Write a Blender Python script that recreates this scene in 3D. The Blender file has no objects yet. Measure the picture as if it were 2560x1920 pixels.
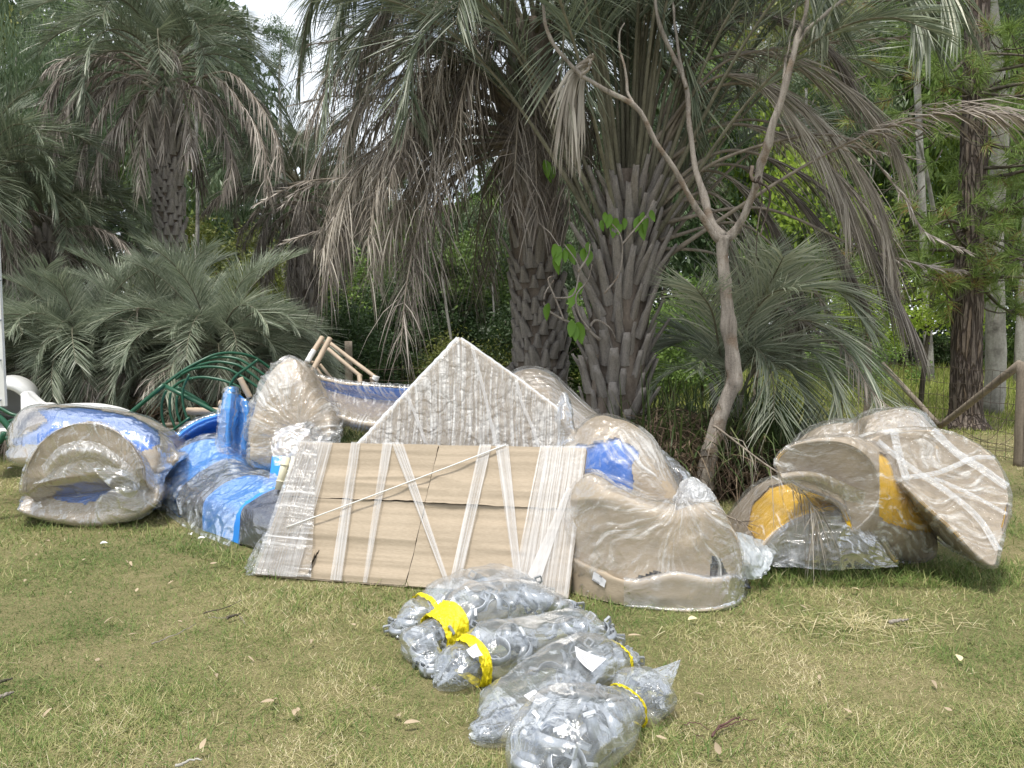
import bpy, math, random
import numpy as np
from mathutils import Vector, Matrix
random.seed(7)
RNG = np.random.default_rng(11)
S = bpy.context.scene
C = bpy.context.collection
R = math.radians

# ------------------------------------------------------------------ camera
FPX, HOR, EYE = 1923.0, 830.0, 1.55
PITCH = math.atan((960 - HOR) / FPX)
cam = bpy.data.cameras.new('camera')
cam.sensor_width = 36.0
cam.lens = FPX / 2560 * 36.0
cam.clip_start, cam.clip_end = 0.05, 1000
camo = bpy.data.objects.new('camera', cam)
C.objects.link(camo)
camo.location = (0, 0, EYE)
camo.rotation_euler = (math.pi / 2 - PITCH, 0, 0)
S.camera = camo

# ------------------------------------------------------------------ world, sun, exposure
SUN_EL, SUN_AZ = 74, 215          # azimuth measured from +Y towards +X (behind the camera, a little to the left)
W = bpy.data.worlds.new('World')
S.world = W
W.use_nodes = True
wn = W.node_tree
wn.nodes.clear()
w_out = wn.nodes.new('ShaderNodeOutputWorld')
w_bg = wn.nodes.new('ShaderNodeBackground')
w_bg.inputs['Strength'].default_value = 0.105
w_sky = wn.nodes.new('ShaderNodeTexSky')
w_sky.sky_type = 'NISHITA'
w_sky.sun_disc = False
w_sky.sun_elevation = R(SUN_EL)
w_sky.sun_rotation = R(SUN_AZ)
w_sky.dust_density = 2.0
w_tc = wn.nodes.new('ShaderNodeTexCoord')
w_map = wn.nodes.new('ShaderNodeMapping')
w_map.inputs['Scale'].default_value = (1.2, 1.2, 3.0)
w_noise = wn.nodes.new('ShaderNodeTexNoise')
w_noise.inputs['Scale'].default_value = 2.2
w_noise.inputs['Detail'].default_value = 7
w_noise.inputs['Roughness'].default_value = 0.6
w_ramp = wn.nodes.new('ShaderNodeValToRGB')
w_ramp.color_ramp.elements[0].position = 0.36
w_ramp.color_ramp.elements[1].position = 0.60
w_mix = wn.nodes.new('ShaderNodeMixRGB')
w_mix.inputs[2].default_value = (12.0, 12.5, 13.0, 1)      # thin bright cloud
wn.links.new(w_tc.outputs['Generated'], w_map.inputs['Vector'])
wn.links.new(w_map.outputs[0], w_noise.inputs['Vector'])
wn.links.new(w_noise.outputs['Fac'], w_ramp.inputs[0])
wn.links.new(w_ramp.outputs[0], w_mix.inputs[0])
wn.links.new(w_sky.outputs[0], w_mix.inputs[1])
wn.links.new(w_mix.outputs[0], w_bg.inputs['Color'])
wn.links.new(w_bg.outputs[0], w_out.inputs['Surface'])
sun = bpy.data.lights.new('sun', 'SUN')
sun.energy = 3.5
sun.angle = R(9)
sun.color = (1.0, 0.95, 0.87)
suno = bpy.data.objects.new('sun', sun)
C.objects.link(suno)
_az, _el = R(SUN_AZ), R(SUN_EL)
_dir = Vector((math.sin(_az) * math.cos(_el), math.cos(_az) * math.cos(_el), math.sin(_el)))
suno.rotation_euler = _dir.to_track_quat('Z', 'Y').to_euler()
suno.location = _dir * 30
S.view_settings.view_transform = 'Standard'
S.view_settings.look = 'None'
S.view_settings.exposure = 0.3
S.view_settings.gamma = 1.0
S.view_settings.use_curve_mapping = False
S.render.engine = 'CYCLES'
S.cycles.max_bounces = 8
S.cycles.diffuse_bounces = 3
S.cycles.glossy_bounces = 3
S.cycles.transparent_max_bounces = 16
S.cycles.use_denoising = True

# ------------------------------------------------------------------ projection helpers
_ca, _sa = math.cos(PITCH), math.sin(PITCH)
def ray(px, py):
    x, y = (px - 1280) / FPX, (960 - py) / FPX
    return (x, _ca + y * _sa, -_sa + y * _ca)
def P(px, py, Y):
    d = ray(px, py); t = Y / d[1]
    return np.array((d[0] * t, Y, EYE + d[2] * t))
def G(px, py, z=0.0):
    d = ray(px, py); t = (z - EYE) / d[2]
    return np.array((d[0] * t, d[1] * t, z))
def proj(V):
    V = np.asarray(V); x, y, z = V[..., 0], V[..., 1], V[..., 2] - EYE
    f = y * _ca - z * _sa; u = y * _sa + z * _ca
    return np.stack([1280 + FPX * x / f, 960 - FPX * u / f], -1)
def norm(a):
    return a / np.maximum(np.linalg.norm(a, axis=-1, keepdims=True), 1e-9)
def in_poly(pts, poly):
    x, y = pts[..., 0], pts[..., 1]
    ins = np.zeros(x.shape, bool); n = len(poly)
    for i in range(n):
        x0, y0 = poly[i]; x1, y1 = poly[(i + 1) % n]
        c = ((y0 > y) != (y1 > y)) & (x < (x1 - x0) * (y - y0) / ((y1 - y0) or 1e-9) + x0)
        ins ^= c
    return ins
def vnoise(p, scale=1.0, seed=0):
    """value noise, 0..1, on an array of 3-D points"""
    p = np.asarray(p, float) * scale + seed * 17.31
    i = np.floor(p).astype(np.int64); f = p - i; f = f * f * (3 - 2 * f)
    def h(a, b, c):
        n = (a * 73856093) ^ (b * 19349663) ^ (c * 83492791)
        n = (n ^ (n >> 13)) * 1274126177
        return ((n ^ (n >> 16)) & 0xffff) / 65535.0
    r = 0
    for dx in (0, 1):
        for dy in (0, 1):
            for dz in (0, 1):
                w = (f[..., 0] if dx else 1 - f[..., 0]) * (f[..., 1] if dy else 1 - f[..., 1]) * (f[..., 2] if dz else 1 - f[..., 2])
                r = r + w * h(i[..., 0] + dx, i[..., 1] + dy, i[..., 2] + dz)
    return r
def fbm(p, scale=1.0, seed=0, o=3):
    r, a, t = 0, 1.0, 0
    for k in range(o):
        r = r + a * vnoise(p, scale * 2 ** k, seed + k); t += a; a *= .5
    return r / t
def ridge(p, scale=1.0, seed=0):
    return 1 - np.abs(2 * vnoise(p, scale, seed) - 1)

# ------------------------------------------------------------------ objects
def tag(o, label=None, cat=None, group=None, kind=None):
    if label: o['label'] = label
    if cat: o['category'] = cat
    if group: o['group'] = group
    if kind: o['kind'] = kind
    return o
def empty(name, loc, label, cat, group=None):
    o = bpy.data.objects.new(name, None); C.objects.link(o)
    o.location = loc; o.empty_display_size = .1
    return tag(o, label, cat, group)
def link(name, me, parent=None, loc=None, rot=None, scale=None):
    o = bpy.data.objects.new(name, me); C.objects.link(o)
    if parent is not None:
        o.parent = parent
        o.location = -wloc(parent) if loc is None else Vector(loc) - wloc(parent)
    elif loc is not None:
        o.location = loc
    if rot is not None: o.rotation_euler = rot
    if scale is not None: o.scale = (scale,) * 3 if not hasattr(scale, '__len__') else scale
    return o
def wloc(o):
    v = o.location.copy(); p = o.parent
    while p is not None:
        v += p.location; p = p.parent
    return v
def mesh(name, V, quads=None, tris=None, mat=None, smooth=True, rnd=None, uv=None, mats=None, midx=None):
    V = np.asarray(V, np.float32)
    me = bpy.data.meshes.new(name)
    q = np.zeros((0, 4), np.int32) if quads is None else np.asarray(quads, np.int32).reshape(-1, 4)
    t = np.zeros((0, 3), np.int32) if tris is None else np.asarray(tris, np.int32).reshape(-1, 3)
    me.vertices.add(len(V)); me.vertices.foreach_set('co', V.ravel())
    li = np.concatenate([q.ravel(), t.ravel()]).astype(np.int32)
    me.loops.add(len(li)); me.loops.foreach_set('vertex_index', li)
    st = np.concatenate([np.arange(len(q)) * 4, len(q) * 4 + np.arange(len(t)) * 3]).astype(np.int32)
    me.polygons.add(len(st)); me.polygons.foreach_set('loop_start', st)
    me.polygons.foreach_set('use_smooth', np.full(len(st), smooth))
    if midx is not None: me.polygons.foreach_set('material_index', np.asarray(midx, np.int32))
    me.update(calc_edges=True)
    if uv is not None:
        l = me.uv_layers.new(name='UVMap')
        l.data.foreach_set('uv', np.asarray(uv, np.float32)[li].ravel())
    if rnd is not None:
        a = me.attributes.new('rnd', 'FLOAT', 'POINT'); a.data.foreach_set('value', np.asarray(rnd, np.float32))
    if mat is not None: me.materials.append(mat)
    for m in mats or (): me.materials.append(m)
    return me
class MB:
    """collects pieces into one mesh"""
    def __init__(s): s.V, s.q, s.t, s.r, s.n = [], [], [], [], 0
    def add(s, V, quads=None, tris=None, rnd=.5):
        V = np.asarray(V, float).reshape(-1, 3)
        s.V.append(V)
        if quads is not None and len(quads): s.q.append(np.asarray(quads).reshape(-1, 4) + s.n)
        if tris is not None and len(tris): s.t.append(np.asarray(tris).reshape(-1, 3) + s.n)
        s.r.append(np.full(len(V), rnd) if np.isscalar(rnd) else np.asarray(rnd)); s.n += len(V)
        return s
    def make(s, name, mat, smooth=True):
        return mesh(name, np.concatenate(s.V), np.concatenate(s.q) if s.q else None, np.concatenate(s.t) if s.t else None,
                    mat, smooth, np.concatenate(s.r))
    def obj(s, name, mat, parent=None, smooth=True):
        return link(name, s.make(name, mat, smooth), parent)
    def box(s, c, size, rot=None, rnd=.5):
        v = np.array([(x, y, z) for x in (-.5, .5) for y in (-.5, .5) for z in (-.5, .5)]) * size
        if rot is not None: v = v @ np.array(rot).T
        return s.add(v + c, [(0, 1, 3, 2), (4, 6, 7, 5), (0, 4, 5, 1), (2, 3, 7, 6), (0, 2, 6, 4), (1, 5, 7, 3)], rnd=rnd)
    def tube(s, pts, r, k=8, rnd=.5, cap=True, rough=0, seed=0):
        V, q, t = tube_geo(pts, r, k, cap, rough, seed)
        return s.add(V, q, t, rnd)
def catmull(p, n, closed=False):
    p = np.asarray(p, float); m = len(p)
    if m == 1: return np.repeat(p, n, 0)
    if closed:
        t = np.arange(n) / n * m
    else:
        t = np.linspace(0, m - 1, n)
    i = np.floor(t).astype(int)
    if not closed: i = np.minimum(i, m - 2)
    f = (t - i).reshape((-1,) + (1,) * (p.ndim - 1))
    def at(j):
        if closed: return p[j % m]
        lo = j < 0; hi = j > m - 1
        r = p[np.clip(j, 0, m - 1)].copy()
        if lo.any(): r[lo] = 2 * p[0] - p[1]
        if hi.any(): r[hi] = 2 * p[-1] - p[-2]
        return r
    a, b, c, d = at(i - 1), at(i), at(i + 1), at(i + 2)
    return .5 * (2 * b + (c - a) * f + (2 * a - 5 * b + 4 * c - d) * f ** 2 + (3 * b - 3 * c + d - a) * f ** 3)
def frames(pts):
    T = norm(np.gradient(pts, axis=0))
    up = np.array((0, 0, 1.0))
    if abs(T[:, 2]).mean() > .75: up = np.array((0.0, 1.0, 0))
    A = norm(np.cross(T, up)); B = np.cross(A, T)
    return T, A, B
def tube_geo(pts, r, k=8, cap=True, rough=0, seed=0):
    pts = np.asarray(pts, float); n = len(pts)
    r = np.broadcast_to(np.asarray(r, float), (n,))
    T, A, B = frames(pts)
    th = np.arange(k) / k * 2 * np.pi
    ring = A[:, None] * np.cos(th)[None, :, None] + B[:, None] * np.sin(th)[None, :, None]
    rr = r[:, None, None]
    V = pts[:, None] + ring * rr
    if rough:
        nz = fbm(V, 1.2 / max(r.max(), .01), seed, 2) - .5
        V = pts[:, None] + ring * rr * (1 + rough * 2 * nz[..., None])
    V = V.reshape(-1, 3)
    i = np.arange(n - 1)[:, None] * k; j = np.arange(k)[None]
    q = np.stack([i + j, i + (j + 1) % k, i + k + (j + 1) % k, i + k + j], -1).reshape(-1, 4)
    t = None
    if cap:
        V = np.concatenate([V, pts[:1], pts[-1:]])
        j = np.arange(k); a = n * k
        t = np.concatenate([np.stack([np.full(k, a), (j + 1) % k, j], -1), np.stack([np.full(k, a + 1), (n - 1) * k + j, (n - 1) * k + (j + 1) % k], -1)])
    return V, q, t
def strips(p0, d, side, L, Wd, droop, nseg=3, prof=(.6, 1, .8, .06), rnd=None, grav=(0, 0, -1)):
    """many tapering ribbons at once"""
    n = len(p0); L = np.broadcast_to(L, (n,)); Wd = np.broadcast_to(Wd, (n,)); droop = np.broadcast_to(droop, (n,))
    g = np.array(grav, float)
    prof = np.interp(np.linspace(0, 1, nseg + 1), np.linspace(0, 1, len(prof)), prof)
    pos = p0.copy(); out = []
    for j in range(nseg + 1):
        w = (Wd * prof[j] * .5)[:, None]
        out += [pos - side * w, pos + side * w]
        s = (j + .5) / nseg
        dd = norm(d + g * (droop * s * 1.6)[:, None])
        pos = pos + dd * (L / nseg)[:, None]
    V = np.stack(out, 1).reshape(-1, 3)
    b = np.arange(n)[:, None] * (2 * nseg + 2); j = np.arange(nseg)[None] * 2
    q = np.stack([b + j, b + j + 1, b + j + 3, b + j + 2], -1).reshape(-1, 4)
    rn = np.repeat(RNG.random(n) if rnd is None else np.broadcast_to(rnd, (n,)), 2 * nseg + 2)
    return V, q, rn
def rand_unit(n, rng=RNG):
    return norm(rng.normal(size=(n, 3)))

# ------------------------------------------------------------------ materials
class NT:
    def __init__(s, name):
        s.m = bpy.data.materials.new(name); s.m.use_nodes = True
        s.t = s.m.node_tree; s.t.nodes.clear()
        s.out = s.t.nodes.new('ShaderNodeOutputMaterial')
    def n(s, typ, **kw):
        o = s.t.nodes.new('ShaderNode' + typ)
        for k, v in kw.items():
            key = k.replace('_', ' ')
            if key in o.inputs or k in o.inputs:
                i = o.inputs[key if key in o.inputs else k]
                if hasattr(v, 'is_output') or isinstance(v, bpy.types.NodeSocket): s.t.links.new(v, i)
                else: i.default_value = v
            else: setattr(o, k, v)
        return o
    def l(s, a, b): s.t.links.new(a, b)
    def ramp(s, fac, *stops):
        o = s.t.nodes.new('ShaderNodeValToRGB'); e = o.color_ramp.elements
        while len(e) < len(stops): e.new(.5)
        for k, (p, c) in enumerate(stops):
            e[k].position = p; e[k].color = (*c, 1) if len(c) == 3 else c
        s.l(fac, o.inputs[0]); return o.outputs[0]
    def noise(s, vec, scale, detail=4, rough=.55, dist=0, mapscale=None):
        if mapscale is not None:
            mp = s.n('Mapping'); mp.inputs['Scale'].default_value = mapscale; s.l(vec, mp.inputs['Vector']); vec = mp.outputs[0]
        o = s.n('TexNoise'); o.inputs['Scale'].default_value = scale; o.inputs['Detail'].default_value = detail
        o.inputs['Roughness'].default_value = rough; o.inputs['Distortion'].default_value = dist
        s.l(vec, o.inputs['Vector']); return o.outputs['Fac']
    def math(s, op, a, b=None):
        o = s.n('Math', operation=op)
        for i, v in ((0, a), (1, b)):
            if v is None: continue
            if isinstance(v, (int, float)): o.inputs[i].default_value = v
            else: s.l(v, o.inputs[i])
        return o.outputs[0]
    def mixc(s, fac, a, b, mode='MIX'):
        o = s.n('MixRGB', blend_type=mode)
        for i, v in ((0, fac), (1, a), (2, b)):
            if isinstance(v, (int, float)): o.inputs[i].default_value = v
            elif isinstance(v, tuple): o.inputs[i].default_value = (*v, 1)
            else: s.l(v, o.inputs[i])
        return o.outputs[0]
    def bump(s, h, strength=.4, dist=.01, nrm=None):
        o = s.n('Bump'); o.inputs['Strength'].default_value = strength; o.inputs['Distance'].default_value = dist
        s.l(h, o.inputs['Height'])
        if nrm is not None: s.l(nrm, o.inputs['Normal'])
        return o.outputs[0]
    def prin(s, color, rough=.6, metal=0, normal=None, spec=.5):
        o = s.n('BsdfPrincipled')
        if isinstance(color, tuple): o.inputs['Base Color'].default_value = (*color, 1)
        else: s.l(color, o.inputs['Base Color'])
        if isinstance(rough, (int, float)): o.inputs['Roughness'].default_value = rough
        else: s.l(rough, o.inputs['Roughness'])
        o.inputs['Metallic'].default_value = metal
        o.inputs['Specular IOR Level'].default_value = spec
        if normal is not None: s.l(normal, o.inputs['Normal'])
        return o.outputs[0]
    def done(s, sh): s.l(sh, s.out.inputs['Surface']); return s.m
    def obj(s): return s.n('TexCoord').outputs['Object']
    def uv(s): return s.n('TexCoord').outputs['UV']
    def rnd(s): return s.n('Attribute', attribute_name='rnd').outputs['Fac']
    def orand(s): return s.n('ObjectInfo').outputs['Random']

def mat_leaf(name, stops, trans=.35, rough=.5, vary=.25, spec=.35):
    t = NT(name)
    col = t.ramp(t.rnd(), *stops)
    ov = t.math('MULTIPLY_ADD', t.orand(), vary); ov.node.inputs[2].default_value = 1 - vary / 2
    hs = t.n('HueSaturation'); t.l(col, hs.inputs['Color']); t.l(ov, hs.inputs['Value']); col = hs.outputs[0]
    a = t.prin(col, rough, spec=spec)
    tr = t.n('BsdfTranslucent'); t.l(col, tr.inputs['Color'])
    m = t.n('MixShader'); m.inputs[0].default_value = trans
    t.l(a, m.inputs[1]); t.l(tr.outputs[0], m.inputs[2])
    return t.done(m.outputs[0])
def mat_plain(name, color, rough=.5, metal=0, nscale=None, namp=.25, bump=0, spec=.5):
    t = NT(name); c = color; nm = None
    if nscale:
        f = t.noise(t.obj(), nscale, 6)
        c = t.mixc(f, tuple(x * (1 - namp) for x in color), tuple(min(1, x * (1 + namp)) for x in color))
        if bump: nm = t.bump(f, bump, .01)
    return t.done(t.prin(c, rough, metal, nm, spec))
def mat_film(name, haze=.08, streak=.5, mapscale=(3, 40, 1), lo=.5, hi=.72, crinkle=.7, cscale=14, gloss=.5, tint=(.86, .87, .88), rough=.12, cmap=(1, 1, 1), warp=.35):
    t = NT(name)
    uv = t.uv()
    wn_ = t.n('TexNoise'); wn_.inputs['Scale'].default_value = 1.7; wn_.inputs['Detail'].default_value = 2; t.l(uv, wn_.inputs['Vector'])
    wa = t.n('VectorMath', operation='MULTIPLY_ADD'); t.l(wn_.outputs['Color'], wa.inputs[0]); wa.inputs[1].default_value = (warp, warp, 0); t.l(uv, wa.inputs[2])
    f1 = t.noise(wa.outputs[0], 1.0, 6, .62, .3, mapscale)
    f2 = t.noise(uv, 2.3, 3, .6, .2)
    mask = t.ramp(t.math('MULTIPLY_ADD', f1, .8), (lo, (0, 0, 0)), (hi, (1, 1, 1)))
    ma = mask.node.inputs[0].links[0].from_node; t.l(t.math('MULTIPLY', f2, .25), ma.inputs[2])
    c1 = t.noise(uv, cscale, 5, .6, 1.2, cmap)
    c2 = t.noise(uv, cscale * .35, 3, .5, 2.0, cmap)
    v = t.n('TexVoronoi', feature='DISTANCE_TO_EDGE'); v.inputs['Scale'].default_value = cscale * .7
    mp = t.n('Mapping'); mp.inputs['Scale'].default_value = cmap; t.l(uv, mp.inputs['Vector'])
    mv = t.n('MixRGB'); mv.inputs[0].default_value = .12; t.l(mp.outputs[0], mv.inputs[1])
    nz = t.n('TexNoise'); nz.inputs['Scale'].default_value = cscale * .5; t.l(mp.outputs[0], nz.inputs['Vector'])
    t.l(nz.outputs['Color'], mv.inputs[2]); t.l(mv.outputs[0], v.inputs['Vector'])
    h = t.math('ADD', t.math('ADD', c1, c2), t.math('MINIMUM', t.math('MULTIPLY', v.outputs['Distance'], 1.6), .35))
    h = t.math('ADD', h, t.math('MULTIPLY', f1, .5))
    nm = t.bump(h, crinkle, .03)
    white = t.prin(tint, .3, 0, nm, .5)
    tp = t.n('BsdfTransparent')
    gl = t.n('BsdfGlossy'); gl.inputs['Roughness'].default_value = rough; t.l(nm, gl.inputs['Normal'])
    lw = t.n('LayerWeight'); lw.inputs['Blend'].default_value = .35; t.l(nm, lw.inputs['Normal'])
    gf = t.math('MULTIPLY_ADD', lw.outputs['Fresnel'], gloss); gf.node.inputs[2].default_value = .03
    m1 = t.n('MixShader'); t.l(gf, m1.inputs[0]); t.l(tp.outputs[0], m1.inputs[1]); t.l(gl.outputs[0], m1.inputs[2])
    fac = t.math('MULTIPLY_ADD', mask, streak); fac.node.inputs[2].default_value = haze
    m2 = t.n('MixShader'); t.l(fac, m2.inputs[0]); t.l(m1.outputs[0], m2.inputs[1]); t.l(white, m2.inputs[2])
    return t.done(m2.outputs[0])

M = {}
# cardboard with faint flutes and stains
t = NT('cardboard'); uv = t.obj()
f = t.noise(uv, 3.0, 6, .6); f2 = t.noise(uv, 40, 3, .5, 0, (1, 1, 5))
c = t.mixc(f, (.315, .255, .185), (.435, .36, .27)); c = t.mixc(.18, c, t.ramp(f2, (.3, (.26, .205, .14)), (.7, (.56, .47, .36))))
M['card'] = t.done(t.prin(c, .75, 0, t.bump(t.math('ADD', f, t.math('MULTIPLY', f2, .3)), .35, .01), .25))
M['card_dark'] = mat_plain('cardboard_core', (.10, .075, .05), .9, 0, 6)
M['blue'] = mat_plain('blue_plastic', (.03, .15, .55), .3, 0, 5, .15)
M['sky_blue'] = mat_plain('light_blue_plastic', (.035, .30, .90), .3, 0, 5, .12)
M['yellow'] = mat_plain('yellow_plastic', (.90, .53, .010), .32, 0, 4, .12)
M['navy'] = mat_plain('dark_navy_plastic', (.018, .022, .045), .5, 0, 8, .4)
M['white'] = mat_plain('white_plastic', (.72, .72, .70), .45, 0, 9, .12)
M['cream'] = mat_plain('cream_plastic', (.70, .66, .50), .45, 0, 9, .12)
M['green'] = mat_plain('green_paint', (.012, .085, .042), .35, 0, 12, .3)
M['tape'] = mat_plain('yellow_tape', (.80, .66, .01), .35, 0, 60, .18, .9)
M['paper'] = mat_plain('white_paper', (.68, .68, .70), .7, 0, 12, .06)
M['ink'] = mat_plain('black_ink', (.03, .03, .04), .7)
M['grey_ink'] = mat_plain('grey_print', (.30, .30, .33), .7)
M['wood_wrap'] = mat_plain('brown_paper_wrap', (.46, .36, .26), .6, 0, 9, .3, .4)
t = NT('galvanised_steel'); f = t.noise(t.obj(), 60, 5, .6)
M['zinc'] = t.done(t.prin(t.mixc(f, (.24, .26, .285), (.58, .61, .64)), t.math('MULTIPLY_ADD', f, .3), .6, t.bump(f, .15, .002)))
for _n in t.t.nodes:
    if _n.type == 'MATH' and _n.operation == 'MULTIPLY_ADD': _n.inputs[2].default_value = .2
def mat_bark(name, c0, c1, scale=6, stretch=(1, 1, .2), bump=.9, dist=.03, extra=None):
    t = NT(name); o = t.obj()
    f = t.noise(o, scale, 8, .65, .4, stretch); g = t.noise(o, scale * 5, 4, .6)
    c = t.ramp(f, (.30, c0), (.68, c1))
    if extra: c = t.mixc(t.ramp(t.noise(o, scale * .35, 4), (.55, (0, 0, 0)), (.66, (1, 1, 1))), c, extra)
    c = t.mixc(.25, c, t.ramp(g, (.3, tuple(x * .5 for x in c0)), (.7, c1)))
    return t.done(t.prin(c, .9, 0, t.bump(t.math('ADD', f, t.math('MULTIPLY', g, .3)), bump, dist), .2))
M['palm_bark'] = mat_bark('palm_bark', (.075, .055, .042), (.30, .25, .205), 7, (1, 1, .4), .9, .03)
M['boot'] = mat_bark('palm_leaf_base', (.10, .088, .077), (.43, .39, .35), 14, (1, 1, .2), .9, .015, (.12, .085, .065))
M['dead_wood'] = mat_bark('weathered_wood', (.12, .10, .082), (.46, .41, .355), 16, (1, 1, .14), 1.0, .02, (.20, .145, .10))
t = NT('pine_bark'); o = t.obj(); mp = t.n('Mapping'); mp.inputs['Scale'].default_value = (1, 1, .13); t.l(o, mp.inputs['Vector'])
wn_ = t.n('TexNoise'); wn_.inputs['Scale'].default_value = 5; t.l(mp.outputs[0], wn_.inputs['Vector'])
wa = t.n('VectorMath', operation='MULTIPLY_ADD'); t.l(wn_.outputs['Color'], wa.inputs[0]); wa.inputs[1].default_value = (.2,) * 3; t.l(mp.outputs[0], wa.inputs[2])
vo = t.n('TexVoronoi', feature='DISTANCE_TO_EDGE'); vo.inputs['Scale'].default_value = 17; t.l(wa.outputs[0], vo.inputs['Vector'])
vc = t.n('TexVoronoi'); vc.inputs['Scale'].default_value = 17; t.l(wa.outputs[0], vc.inputs['Vector'])
f = t.noise(o, 30, 5, .6, 0, (1, 1, .5))
pl = t.mixc(.5, t.ramp(vc.outputs['Color'], (.2, (.15, .13, .115)), (.6, (.26, .222, .19)), (.9, (.32, .24, .17))), t.ramp(f, (.3, (.07, .055, .045)), (.7, (.26, .20, .16))))
cr = t.ramp(vo.outputs['Distance'], (.02, (0, 0, 0)), (.16, (1, 1, 1)))
M['pine_bark'] = t.done(t.prin(t.mixc(cr, (.085, .065, .055), pl), .9, 0, t.bump(t.math('ADD', cr, t.math('MULTIPLY', f, .4)), 1.0, .04), .2))
M['pale_bark'] = mat_bark('pale_bark', (.16, .15, .13), (.52, .50, .45), 5, (1, 1, .3), .5, .02, (.10, .09, .08))
M['dark_bark'] = mat_bark('dark_bark', (.04, .035, .028), (.15, .13, .10), 5, (1, 1, .3), .6, .02)
M['post'] = mat_bark('weathered_post', (.14, .115, .09), (.34, .29, .235), 9, (1, 1, .15), .7, .01)
M['palm_green'] = mat_leaf('palm_green_leaf', [(0, (.085, .115, .068)), (.5, (.175, .21, .14)), (.85, (.29, .32, .22)), (1, (.45, .43, .31))], .2, .4, .35, .5)
M['palm_dead'] = mat_leaf('palm_dead_leaf', [(0, (.075, .062, .052)), (.4, (.19, .162, .138)), (.8, (.38, .335, .29)), (1, (.58, .53, .47))], .15, .7, .5, .3)
M['palm_tan'] = mat_leaf('palm_tan_leaf', [(0, (.14, .12, .098)), (.5, (.32, .28, .23)), (1, (.58, .53, .45))], .15, .6, .3, .3)
M['leaf_dark'] = mat_leaf('dark_leaf', [(0, (.028, .05, .018)), (.6, (.065, .11, .04)), (1, (.13, .19, .065))], .3, .45, .5)
M['leaf_mid'] = mat_leaf('mid_leaf', [(0, (.08, .14, .03)), (.6, (.18, .28, .07)), (1, (.30, .41, .12))], .35, .45, .5)
M['leaf_euc'] = mat_leaf('grey_green_leaf', [(0, (.055, .09, .042)), (.6, (.12, .175, .085)), (1, (.23, .28, .15))], .3, .4, .4)
M['leaf_olive'] = mat_leaf('olive_leaf', [(0, (.07, .085, .018)), (.6, (.17, .20, .045)), (.9, (.28, .29, .08)), (1, (.27, .14, .04))], .35, .5, .3)
M['leaf_lime'] = mat_leaf('lime_leaf', [(0, (.16, .24, .025)), (.6, (.33, .46, .06)), (1, (.50, .60, .13))], .45, .45, .2)
M['leaf_vine'] = mat_leaf('vine_leaf', [(0, (.08, .17, .02)), (.6, (.17, .33, .04)), (1, (.40, .46, .07))], .4, .4, .3)
M['needle'] = mat_leaf('pine_needle', [(0, (.10, .15, .035)), (.6, (.22, .32, .08)), (.9, (.36, .44, .13)), (1, (.30, .18, .08))], .3, .45, .3)
M['grass'] = mat_leaf('lawn_blade', [(0, (.085, .15, .034)), (.35, (.18, .25, .068)), (.62, (.37, .365, .15)), (.85, (.58, .50, .28)), (1, (.76, .68, .46))], .25, .6, 0, .25)
M['field'] = mat_leaf('field_blade', [(0, (.13, .19, .035)), (.5, (.30, .36, .08)), (1, (.52, .50, .20))], .4, .6, 0, .2)
M['tall'] = mat_leaf('tall_grass_blade', [(0, (.035, .06, .018)), (.5, (.085, .125, .04)), (.8, (.14, .17, .07)), (1, (.34, .27, .17))], .25, .5, 0, .3)
M['brown'] = mat_leaf('dry_tangle', [(0, (.05, .035, .024)), (.6, (.14, .10, .07)), (1, (.32, .25, .17))], .15, .8, 0, .2)
M['litter'] = mat_leaf('dry_leaf', [(0, (.25, .18, .11)), (.6, (.46, .37, .26)), (1, (.60, .52, .40))], .15, .7, .35, .2)
M['wire'] = mat_plain('rusty_wire', (.10, .075, .06), .6, .5)
M['film'] = mat_film('stretch_film', .05, .62, (2.0, 34, 1), .53, .70, .5, 13, .5)
M['film_cross'] = mat_film('stretch_film_across', .04, .62, (38, 2.0, 1), .57, .73, .5, 13, .5)
M['film_soft'] = mat_film('loose_film', .09, .30, (4, 9, 1), .52, .78, .6, 8, .7, (.80, .84, .88), .1, (1, .5, 1))
M['film_bag'] = mat_film('clear_bag', .12, .22, (5, 16, 1), .55, .78, .4, 8, .5, (.62, .68, .74), .1, (1, .4, 1))
M['film_band'] = mat_film('white_wrap_band', .12, .50, (110, 1.0, 1),   .42, .64, .08, 20, .2, (.72, .71, .70), .12, (1, 1, 1), .02)
M['film_crumple'] = mat_film('crumpled_film', .06, .58, (5, 18, 1), .53, .70, .75, 15, .42, (.82, .82, .80), .1, (1, 1, 1), .8)
M['film_blue'] = mat_film('hazy_film', .05, .20, (3, 16, 1), .56, .76, .30, 6, .5, (.70, .82, .95), .1, (1, .5, 1))
M['film_strap'] = mat_film('soft_strap', .07, .38, (60, 2, 1), .44, .70, .5, 18, .5, (.82, .82, .80), .12, (1, 1, 1), .1)
M['palm_blue'] = mat_leaf('palm_silver_leaf', [(0, (.135, .168, .118)), (.5, (.255, .30, .212)), (1, (.48, .495, .385))], .25, .4, .3, .5)
M['film_fan'] = mat_film('fanned_film', .05, .62, (26, 2.4, 1), .52, .70, .65, 14, .32, (.82, .82, .80), .1, (1, 1, 1), .45)
M['stalk'] = mat_bark('palm_stalk', (.085, .08, .055), (.25, .235, .17), 8, (1, 1, .3), .3, .01)
M['dead_stalk'] = mat_bark('dry_palm_stalk', (.11, .092, .075), (.36, .31, .25), 8, (1, 1, .3), .3, .01)
M['zinc_dark'] = mat_plain('dull_zinc', (.30, .32, .345), .42, .6, 50, .35)
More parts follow.
